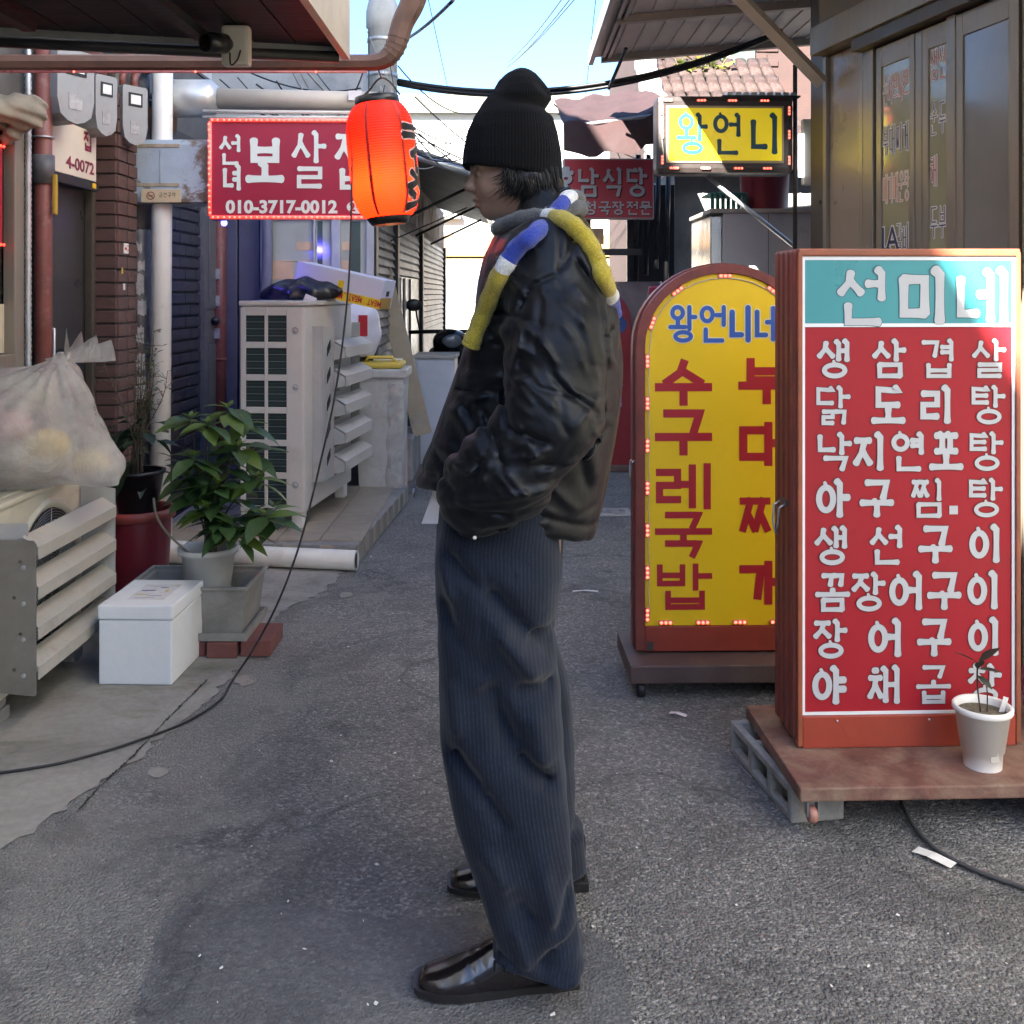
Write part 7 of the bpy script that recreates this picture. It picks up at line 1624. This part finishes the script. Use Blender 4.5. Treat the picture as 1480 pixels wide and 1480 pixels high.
# zip pull, cuff snap
d = MB(); c_ = Vector(q3(598, 706, 2.2)); d.tube([c_, c_+Vector((.0, 0, -.018))], .0025, 6); d.build('zip_pull', M('galv'), jacket)
d = MB(); d.sphere(q3(686, 777, 1.955), .004, 8, 5); d.build('snap', M('paper_white'), jacket)
# ---- shirt tails
SHT = pm('shirt_white', (.75, .74, .76), .05, 20, .8, bump=.2, bscale=300)
d = MB(); A4 = [q3(634, 702, 2.13), q3(636, 722, 2.12), q3(633, 757, 2.11), q3(609, 757, 2.16), q3(622, 722, 2.18), q3(628, 702, 2.2)]; d.add(A4, [(0, 1, 4, 5), (1, 2, 3, 4)], True); d.build('shirt_tail', SHT, jacket)
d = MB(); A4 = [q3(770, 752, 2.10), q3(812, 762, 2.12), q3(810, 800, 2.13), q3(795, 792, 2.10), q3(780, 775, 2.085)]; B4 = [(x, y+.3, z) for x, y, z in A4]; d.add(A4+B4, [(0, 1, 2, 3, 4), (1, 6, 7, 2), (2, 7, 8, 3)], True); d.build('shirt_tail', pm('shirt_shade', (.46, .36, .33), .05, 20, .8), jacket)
# ---- trousers
def zt(py, Y): return CAM_H-(py-HOR)/F*Y
NYl, FYl = 2.115, 2.375
TN = table([(715, 640, 815, .14, 2.17), (780, 631, 807, .15, 2.16), (830, 628, 811, .15, 2.15), (880, 630, 804, .14, 2.14), (905, 631, 797, .135, 2.13), (940, 633, 805, .125, 2.12), (1000, 636, 812, .115, 2.11), (1060, 640, 815, .11, 2.10), (1130, 651, 818, .105, 2.09), (1180, 664, 820, .105, 2.085),
            (1230, 682, 824, .105, 2.08), (1290, 702, 830, .105, 2.075), (1318, 713, 833, .10, 2.07), (1333, 714, 834, .10, 2.07), (1346, 704, 836, .095, 2.07), (1360, 699, 838, .095, 2.07), (1385, 700, 839, .095, 2.07), (1460, 702, 842, .095, 2.07)], NYl)
TFr = table([(715, 640, 812, .14, 2.33), (830, 630, 810, .15, 2.34), (905, 640, 800, .13, 2.35), (1000, 652, 822, .115, 2.37), (1060, 660, 828, .11, 2.375), (1130, 668, 832, .105, 2.38), (1180, 680, 832, .10, 2.385), (1192, 690, 828, .10, 2.39), (1205, 690, 846, .10, 2.40), (1262, 700, 850, .10, 2.41)], FYl)
def trou(X, Y, Z):
    pz_ = np.interp(Z, [.0, .12, .4], [5, 4, 2.6]); A = loftd(X, Y, Z, TN, pz_); B = loftd(X, Y, Z, TFr, 2.6)
    hem = np.interp(X, [(700-740)/F*2.07, (725-740)/F*2.07, (760-740)/F*2.07, (842-740)/F*2.07], [zt(1370, 2.05), zt(1397, 1.995), zt(1419, 1.98), zt(1421, 1.985)])
    k = np.interp(Z, [.55, .75, .95], [.002, .05, .06]); D = smin(A, B, k)
    D = np.asarray(np.broadcast_to(D, np.broadcast_shapes(X.shape, Y.shape, Z.shape))).copy()
    G = [(640, 850, 700, 960, .022, -.014), (700, 960, 745, 1060, .022, -.016), (745, 1060, 795, 1110, .016, -.012), (655, 1060, 700, 1110, .018, -.010), (700, 1110, 735, 1160, .014, -.008), (705, 830, 760, 900, .020, -.012), (760, 900, 800, 930, .016, -.014), (660, 880, 720, 1010, .020, .010), (720, 880, 780, 960, .022, .012), (740, 970, 800, 975, .018, -.008),
         (800, 905, 770, 900, .010, -.012), (720, 950, 725, 1180, .003, -.0035), (725, 1180, 760, 1330, .003, -.0035), (690, 780, 700, 950, .003, -.003), (740, 795, 745, 862, .0025, -.003), (745, 862, 778, 877, .0025, -.003), (778, 877, 790, 862, .0025, -.003), (700, 800, 712, 845, .004, -.003),
         (722, 1332, 745, 1344, .007, -.007), (745, 1344, 768, 1372, .007, -.007), (742, 1290, 764, 1345, .0105, .008), (775, 1345, 800, 1320, .0105, -.010), (800, 1320, 832, 1310, .0105, -.009), (706, 1352, 752, 1388, .008, .004), (790, 1370, 835, 1355, .014, .008), (735, 1230, 770, 1290, .018, -.008), (700, 1180, 750, 1260, .020, .008), (780, 1200, 800, 1290, .016, .006), (820, 1240, 800, 1300, .010, -.008),
         (706, 1378, 760, 1412, .0022, -.003), (760, 1412, 838, 1412, .0022, -.003), (655, 960, 665, 1040, .02, .006), (770, 1000, 790, 1080, .02, .006), (650, 790, 690, 830, .012, -.006), (640, 800, 665, 890, .012, .006)]
    G = [(a, b, c_, e_, w, h*(2.3 if w > .011 else 1.5 if w > .007 else 1)) for a, b, c_, e_, w, h in G]
    D = folds(X, Y, Z, D, G, 2.14, .06)
    D = D+.004*vnoise(X, Y, Z, 14, 12)+.0012*vnoise(X, Y, Z, 60, 13)
    D = np.maximum(D, np.where(Y < 2.235, hem-Z, zt(1262, 2.41)-Z))
    return D
V, Fq = surface(trou, (-.20, 1.90, .0), (.22, 2.54, 1.0), .0058)
tro = np_object('trousers', V, Fq, None, person) if False else None
def m_denim():
    m, nt, p = newmat('denim_stripe'); at_ = nt.nodes.new('ShaderNodeAttribute'); at_.attribute_name = 'u'; v = tc(nt)
    wob = _noise(nt, v, 8, 3); u = _math(nt, 'ADD', at_.outputs['Fac'], _math(nt, 'MULTIPLY', wob, .002))
    s = _math(nt, 'SINE', _math(nt, 'MULTIPLY', u, 2*PI/.0078)); s2 = _math(nt, 'MULTIPLY', _math(nt, 'ADD', s, 1), .5)
    fine = _noise(nt, v, 420, 3, .7); mid = _noise(nt, v, 7, 6, .6); dash = _noise(nt, vscale(nt, v, (1, 1, .35)), 260, 2)
    f = _math(nt, 'MULTIPLY', _math(nt, 'POWER', s2, 3.0), _ramp(nt, dash, [(.35, (.25,)*3), (.65, (1,)*3)]))
    col = _ramp(nt, mid, [(.3, (.0055, .0088, .0175)), (.7, (.010, .0150, .028))])
    col = _mixc(nt, _math(nt, 'MULTIPLY', f, .36), col, (.040, .052, .080))
    col = _mixc(nt, .45, col, _ramp(nt, fine, [(.3, (.5,)*3), (.7, (1.5,)*3)]), 'MULTIPLY')
    nt.links.new(col, p.inputs['Base Color']); p.inputs['Roughness'].default_value = .9; p.inputs['Specular IOR Level'].default_value = .15
    p.inputs['Sheen Weight'].default_value = .12
    nt.links.new(_bump(nt, _math(nt, 'ADD', _math(nt, 'MULTIPLY', s2, .6), fine), .35, .0015), p.inputs['Normal']); return m
DEN = m_denim()
V = relax(V, Fq, 3)
tro = np_object('trousers', V, Fq, DEN, person)
near = np.abs(V[:, 1]-2.10) < np.abs(V[:, 1]-2.40)
cxn = (np.interp(V[:, 2], TN[0], TN[1])+np.interp(V[:, 2], TN[0], TN[2]))/2; cxf = (np.interp(V[:, 2], TFr[0], TFr[1])+np.interp(V[:, 2], TFr[0], TFr[2]))/2
ww = np.where(near, np.interp(V[:, 2], TN[0], TN[2]-TN[1]), np.interp(V[:, 2], TFr[0], TFr[2]-TFr[1]))
dx = V[:, 0]-np.where(near, cxn, cxf)
attr(tro, 'u', dx+np.sign(dx)*np.abs(V[:, 1]-np.where(near, 2.10, 2.38))*.0)
# ---- shoes
LEA, nt, p = newmat('shoe_leather'); v = tc(nt)
nt.links.new(_ramp(nt, _noise(nt, v, 18, 4), [(.35, (.006, .005, .006)), (.7, (.014, .009, .009))]), p.inputs['Base Color']); p.inputs['Roughness'].default_value = .20
p.inputs['Coat Weight'].default_value = .5; p.inputs['Coat Roughness'].default_value = .12
nt.links.new(_bump(nt, _noise(nt, v, 14, 4), .12, .01), p.inputs['Normal'])
def shoe(loc, rot, lab):
    S = Matrix.Translation(loc) @ rz(rot)   # toe towards -x, heel at +x
    outline = [(-.168, .022), (-.160, .034), (-.13, .046), (-.08, .051), (-.02, .045), (.05, .037), (.11, .037), (.14, .032), (.152, .018)]
    half = lambda x: np.interp(x, [-.172]+[a for a, _ in outline]+[.156], [0]+[b for _, b in outline]+[0])
    def up(X, Y, Z):
        top = np.interp(X, [-.172, -.155, -.11, -.05, 0, .05, .15], [.026, .042, .054, .078, .10, .12, .12])
        k = np.sqrt((Y/np.maximum(half(X), .004))**2+(np.maximum(Z-.02, 0)/np.maximum(top-.02, .005))**2)
        D = (k-1)*.035
        D = np.maximum(D, np.maximum(.012-Z, np.abs(X+.008)-.160)+0*Y)
        D = D+.0012*np.exp(-(((X+.062)+.25*(Z-.06))/.006)**2)+.001*np.exp(-(((X+.040)+.2*(Z-.06))/.006)**2)
        return D
    V, Fq = surface(up, (-.18, -.06, .0), (.17, .06, .135), .0045); V = V @ np.array(S)[:3, :3].T+np.array(S)[:3, 3]
    V = relax(V, Fq, 3)
    o = np_object('shoe', V, Fq, LEA, person); tag(o, lab)
    ol = outline+[(a, -b) for a, b in reversed(outline)]; ol = [(a*1.035-.002, b*1.10) for a, b in ol]
    d = MB(); n = len(ol); rise = lambda x: .008*max(0, (-x-.07)/.1)
    for (za, zb, k) in ((.003, .0165, 1.0),):
        d.add([S @ Vector((a*k, b*k, za+rise(a))) for a, b in ol]+[S @ Vector((a*k, b*k, zb+rise(a)*.7)) for a, b in ol], [tuple(range(n)), tuple(reversed(range(n, 2*n)))]+[(i, i+n, (i+1) % n+n, (i+1) % n) for i in range(n)])
    d.build('sole', pm('sole_dark', (.014, .013, .013), .1, 20, .5), o)
    d = MB(); d.box((.075, -.036, 0), (.156, .036, .0238), S, .004); d.build('heel', M('sole_dark'), o)
    for k in range(2): d = MB(); d.box((.0-.02*k, -.0385, .072+.005*k), (.004-.02*k, -.030, .095), S @ Matrix.Rotation(.25, 4, 'X'), .001); d.build('lace', M('plastic_black'), o)
shoe(((733-740)/F*2.06-.012, 2.075, .001), .10, 'near black leather shoe')
shoe(((754-740)/F*2.42, 2.42, .001), .06, 'far black leather shoe')
# ---- beanie
HT = [np.array(x) for x in zip(*sorted([(h3(0, a)[2], h3(b, 0)[0], h3(c_, 0)[0], hd, HY) for a, b, c_, hd in ((272, 670, 812, .086), (250, 668, 812, .0895), (220, 669, 811, .093), (190, 674, 806, .092), (170, 684, 800, .087), (158, 692, 793, .080), (150, 697, 795.5, .079), (143, 703, 800, .078), (130, 714, 794, .072), (118, 721, 784, .063), (108, 731, 775, .05), (102, 742, 766, .032), (99, 750, 758, .012))]))]
def hat(X, Y, Z):
    D = loftd(X, Y, Z, HT, 2.15)
    brim = np.interp(X, [h3(668, 0)[0], h3(730, 0)[0], h3(812, 0)[0]], [h3(0, 242)[2], h3(0, 247)[2], h3(0, 261)[2]])
    D = -smin(-D, -(brim-Z), .008)
    dd, t = seg_dist(X, Z, np.array([h3(790, 0)[0], h3(0, 157)[2]]), np.array([h3(722, 0)[0], h3(0, 150)[2]])); D = D+.009*np.exp(-(dd/.012)**2)*(1-t*.6)
    dd, t = seg_dist(X, Z, np.array([h3(778, 0)[0], h3(0, 128)[2]]), np.array([h3(797, 0)[0], h3(0, 146)[2]])); D = D+.005*np.exp(-(dd/.009)**2)
    a = np.arctan2(Y-HY, X-h3(742, 0)[0])
    return D+.0008*np.sin(a*84)+.0022*vnoise(X, Y, Z, 38, 3)+0*Z
V, Fq = surface(hat, (-.13, 2.13, 1.63), (.14, 2.37, 1.92), .0021)
KN, nt, p = newmat('knit_black'); v = tc(nt); p.inputs['Base Color'].default_value = (.0045, .0045, .0052, 1); p.inputs['Roughness'].default_value = .95; p.inputs['Specular IOR Level'].default_value = .1
p.inputs['Sheen Weight'].default_value = .10; p.inputs['Sheen Roughness'].default_value = .5; p.inputs['Sheen Tint'].default_value = (.5, .5, .55, 1)
nt.links.new(_bump(nt, _noise(nt, v, 700, 3, .7), .8, .003), p.inputs['Normal'])
bn_ = np_object('beanie', V, Fq, KN, person)
# fuzz on the knit
rngf = np.random.default_rng(4); me = bn_.data; fz_ = MB(); nv = len(V)
N_ = np.zeros(nv*3); me.vertices.foreach_get('normal', N_); N_ = N_.reshape(-1, 3)
for i in rngf.choice(nv, 5200):
    p0 = Vector(V[i]); n_ = Vector(N_[i]); dr_ = (n_+Vector(rngf.normal(size=3))*.9).normalized()*.0035*(.5+rngf.random()); sd_ = dr_.cross(n_+Vector((.01, .02, .03))).normalized()*.00022
    fz_.add([p0-sd_, p0+sd_, p0+dr_], [(0, 1, 2)])
tag(fz_.build('knit_fuzz', KN, bn_), kind='stuff')
# ---- hair below the beanie
HAIR, nt, p = newmat('hair_black'); p.inputs['Base Color'].default_value = (.0028, .0026, .0028, 1); p.inputs['Roughness'].default_value = .42; p.inputs['Specular IOR Level'].default_value = .35
def hairb(X, Y, Z):
    Ya = np.abs(Y-HY)+HY
    D = d_ell(X, Y, Z, h3(768, 258), (.052, .076, .034))
    D = smin(D, d_ell(X, Ya, Z, h3(764, 266, .054), (.040, .018, .030)), .02)
    D = smin(D, d_ell(X, Y, Z, h3(790, 270), (.036, .062, .034)), .02)
    return D+.003*np.sin(X*500+Z*160)*0+.0025*vnoise(X, Y*.5, Z*.4, 150, 3)
V, Fq = surface(hairb, (-.04, 2.13, 1.57), (.16, 2.37, 1.74), .0038); hr = np_object('hair', V, Fq, HAIR, person)
d = MB(); rg = random.Random(8)
for k in range(1000):
    f = rg.random(); sd_ = -1 if rg.random() < .7 else 1
    x0 = 722+f*82; y0 = 244+f*14; wY = .084-.010*f+rg.uniform(-.010, .004)
    if f > .8: wY *= rg.uniform(.1, 1)
    L_ = rg.uniform(30, 56) if f > .2 else rg.uniform(16, 50)
    bend = rg.uniform(-10, 12)-14*(f < .5)*rg.random()
    e_x, e_y = x0+16-f*18+bend*.5, y0+L_-8*f
    if f < .35: e_x = x0+rg.uniform(-8, 14)
    A0 = Vector(h3(x0, y0-12, sd_*(wY-.012))); A1 = Vector(h3(x0+10*(1-f)+5, y0+L_*.35, sd_*(wY-.002))); A2 = Vector(h3(e_x+8, y0+L_*.75, sd_*(wY-.003))); A3 = Vector(h3(min(e_x, 806)-(rg.uniform(4, 18) if rg.random() < .65 else -6), e_y, sd_*(wY-.014)))
    pts_ = bez(A0, A1, A2, A3, 7); w_ = rg.uniform(.0005, .0014); d.tube(pts_, [w_, w_, w_, w_, w_*.9, w_*.7, w_*.45, w_*.12], 4, False)
tag(d.build('hair_locks', HAIR, hr), kind='stuff')
# ---- striped scarf: one long knitted tube wound round the neck
def m_wool(name, c):
    m, nt, p = newmat(name); v = tc(nt); n = _noise(nt, v, 260, 4, .75)
    nt.links.new(_ramp(nt, n, [(.3, tuple(x*.6 for x in c)), (.7, tuple(min(1, x*1.35) for x in c))]), p.inputs['Base Color'])
    p.inputs['Roughness'].default_value = .95; p.inputs['Specular IOR Level'].default_value = .1; p.inputs['Sheen Weight'].default_value = .3
    nt.links.new(_bump(nt, n, .9, .004), p.inputs['Normal']); return m
WOOL = [m_wool('wool_yellow', (.42, .33, .035)), m_wool('wool_white', (.66, .68, .68)), m_wool('wool_blue', (.025, .05, .32)), m_wool('wool_grey', (.075, .078, .082)), m_wool('wool_pale_blue', (.30, .38, .42))]
def onj(px, py, r=.016):
    ys = np.arange(1.8, 2.25, .004); dv = np.array([(px-740)/F, (py-HOR)/F])
    D = jack(dv[0]*ys, ys.copy(), CAM_H-dv[1]*ys); i = np.where(D < r)[0]
    return q3(px, py, ys[i[0]] if len(i) else 2.2)
SCP = [onj(681, 498), onj(700, 450), onj(722, 398), onj(745, 362), onj(772, 338), q3(798, 320, 2.115), q3(826, 300, 2.16), q3(838, 303, 2.26), q3(815, 305, 2.36), q3(770, 312, 2.38), q3(735, 325, 2.32), q3(722, 331, 2.24), q3(728, 327, 2.16), q3(755, 317, 2.105), q3(790, 314, 2.075), onj(822, 322, .012), onj(846, 345, .012), onj(862, 376, .010), onj(874, 408, .010), q3(883, 434, 2.14), q3(886, 455, 2.20)]
SCP2 = [q3(770, 345, 2.09), q3(800, 310, 2.115), q3(822, 286, 2.16), q3(836, 288, 2.25), q3(820, 290, 2.35)]
def scarf_part(pts, cols, name, par, r=.0185):
    P_ = spline(pts, 12); L_ = [0]
    for a, b in zip(P_, P_[1:]): L_.append(L_[-1]+(b-a).length)
    d = MB(); n = 14; vs = []; prev = None; N = len(P_)
    for i, p in enumerate(P_):
        t_ = (P_[min(i+1, N-1)]-P_[max(i-1, 0)]).normalized()
        a = (Vector((0, 0, 1)).cross(t_) if prev is None else prev-t_*prev.dot(t_)).normalized(); prev = a; b = t_.cross(a)
        rr = r*(1+.05*math.sin(i*.9)); rr *= 1.0 if 0 < i < N-1 else .9
        for k in range(n): an = 2*PI*k/n; vs.append(p+(a*math.cos(an)+b*math.sin(an))*rr*(1+.04*math.sin(3*an+i*.4)))
    for i in range(N-1):
        f = L_[i]/L_[-1]; d.mi = next(c for (lim, c) in cols if f <= lim)
        for k in range(n):
            k2 = (k+1) % n; d.f.append((i*n+k, i*n+k2, (i+1)*n+k2, (i+1)*n+k)); d.m.append(d.mi); d.sm.append(True)
    d.v = [tuple(x) for x in vs]; d.f += [tuple(reversed(range(n))), tuple(range((N-1)*n, N*n))]; d.m += [cols[0][1], cols[-1][1]]; d.sm += [False, False]
    return d.build(name, WOOL, par), P_
tot = 0; P_ = spline(SCP, 12); LL = [0]
for a, b in zip(P_, P_[1:]): LL.append(LL[-1]+(b-a).length)
fa = lambda i, fr=0: (LL[min(len(LL)-1, int((i+fr)*12))])/LL[-1]
sc_, _ = scarf_part(SCP, [(fa(2, .15), 0), (fa(2, .5), 1), (fa(4, .9), 2), (fa(5, .25), 1), (fa(10, .2), 3), (fa(11, .6), 4), (fa(13, .95), 3), (fa(14, .25), 1), (fa(18, .3), 0), (fa(18, .7), 1), (1.01, 2)], 'scarf', person)
scarf_part(SCP2, [(.34, 2), (.44, 1), (1.01, 3)], 'scarf_loop', sc_, .017)
rg = np.random.default_rng(5); fz2 = MB()
for nm in (sc_,):
    me_ = nm.data; M_ = wm(nm)
    for vtx in me_.vertices:
        for _ in range(3):
            p0 = M_ @ vtx.co+Vector(rg.normal(size=3))*.003; n_ = vtx.normal; dr_ = (n_*1.2+Vector(rg.normal(size=3))*.9).normalized()*.0042*(.4+rg.random()); sd_ = dr_.cross(Vector((.3, .5, .7))).normalized()*.0003
            f_ = next((pl.material_index for pl in ()), 0); fz2.add([p0-sd_, p0+sd_, p0+dr_], [(0, 1, 2)])
# strand colour follows the stripe under it
vmat = {}
for pl in sc_.data.polygons:
    for vi in pl.vertices: vmat[vi] = pl.material_index
fz2.m = [vmat.get(i//3, 0) for i in range(len(fz2.f))]
tag(fz2.build('wool_fuzz', WOOL, sc_), kind='stuff')
d = MB(); c0 = Vector(SCP[0]); d.lathe([(.0195, -.004), (.0208, 0), (.0195, .004)], 14, Matrix.Translation(c0) @ (P_[1]-P_[0]).to_track_quat('Z', 'Y').to_matrix().to_4x4()); d.build('scarf_end', WOOL[0], sc_)
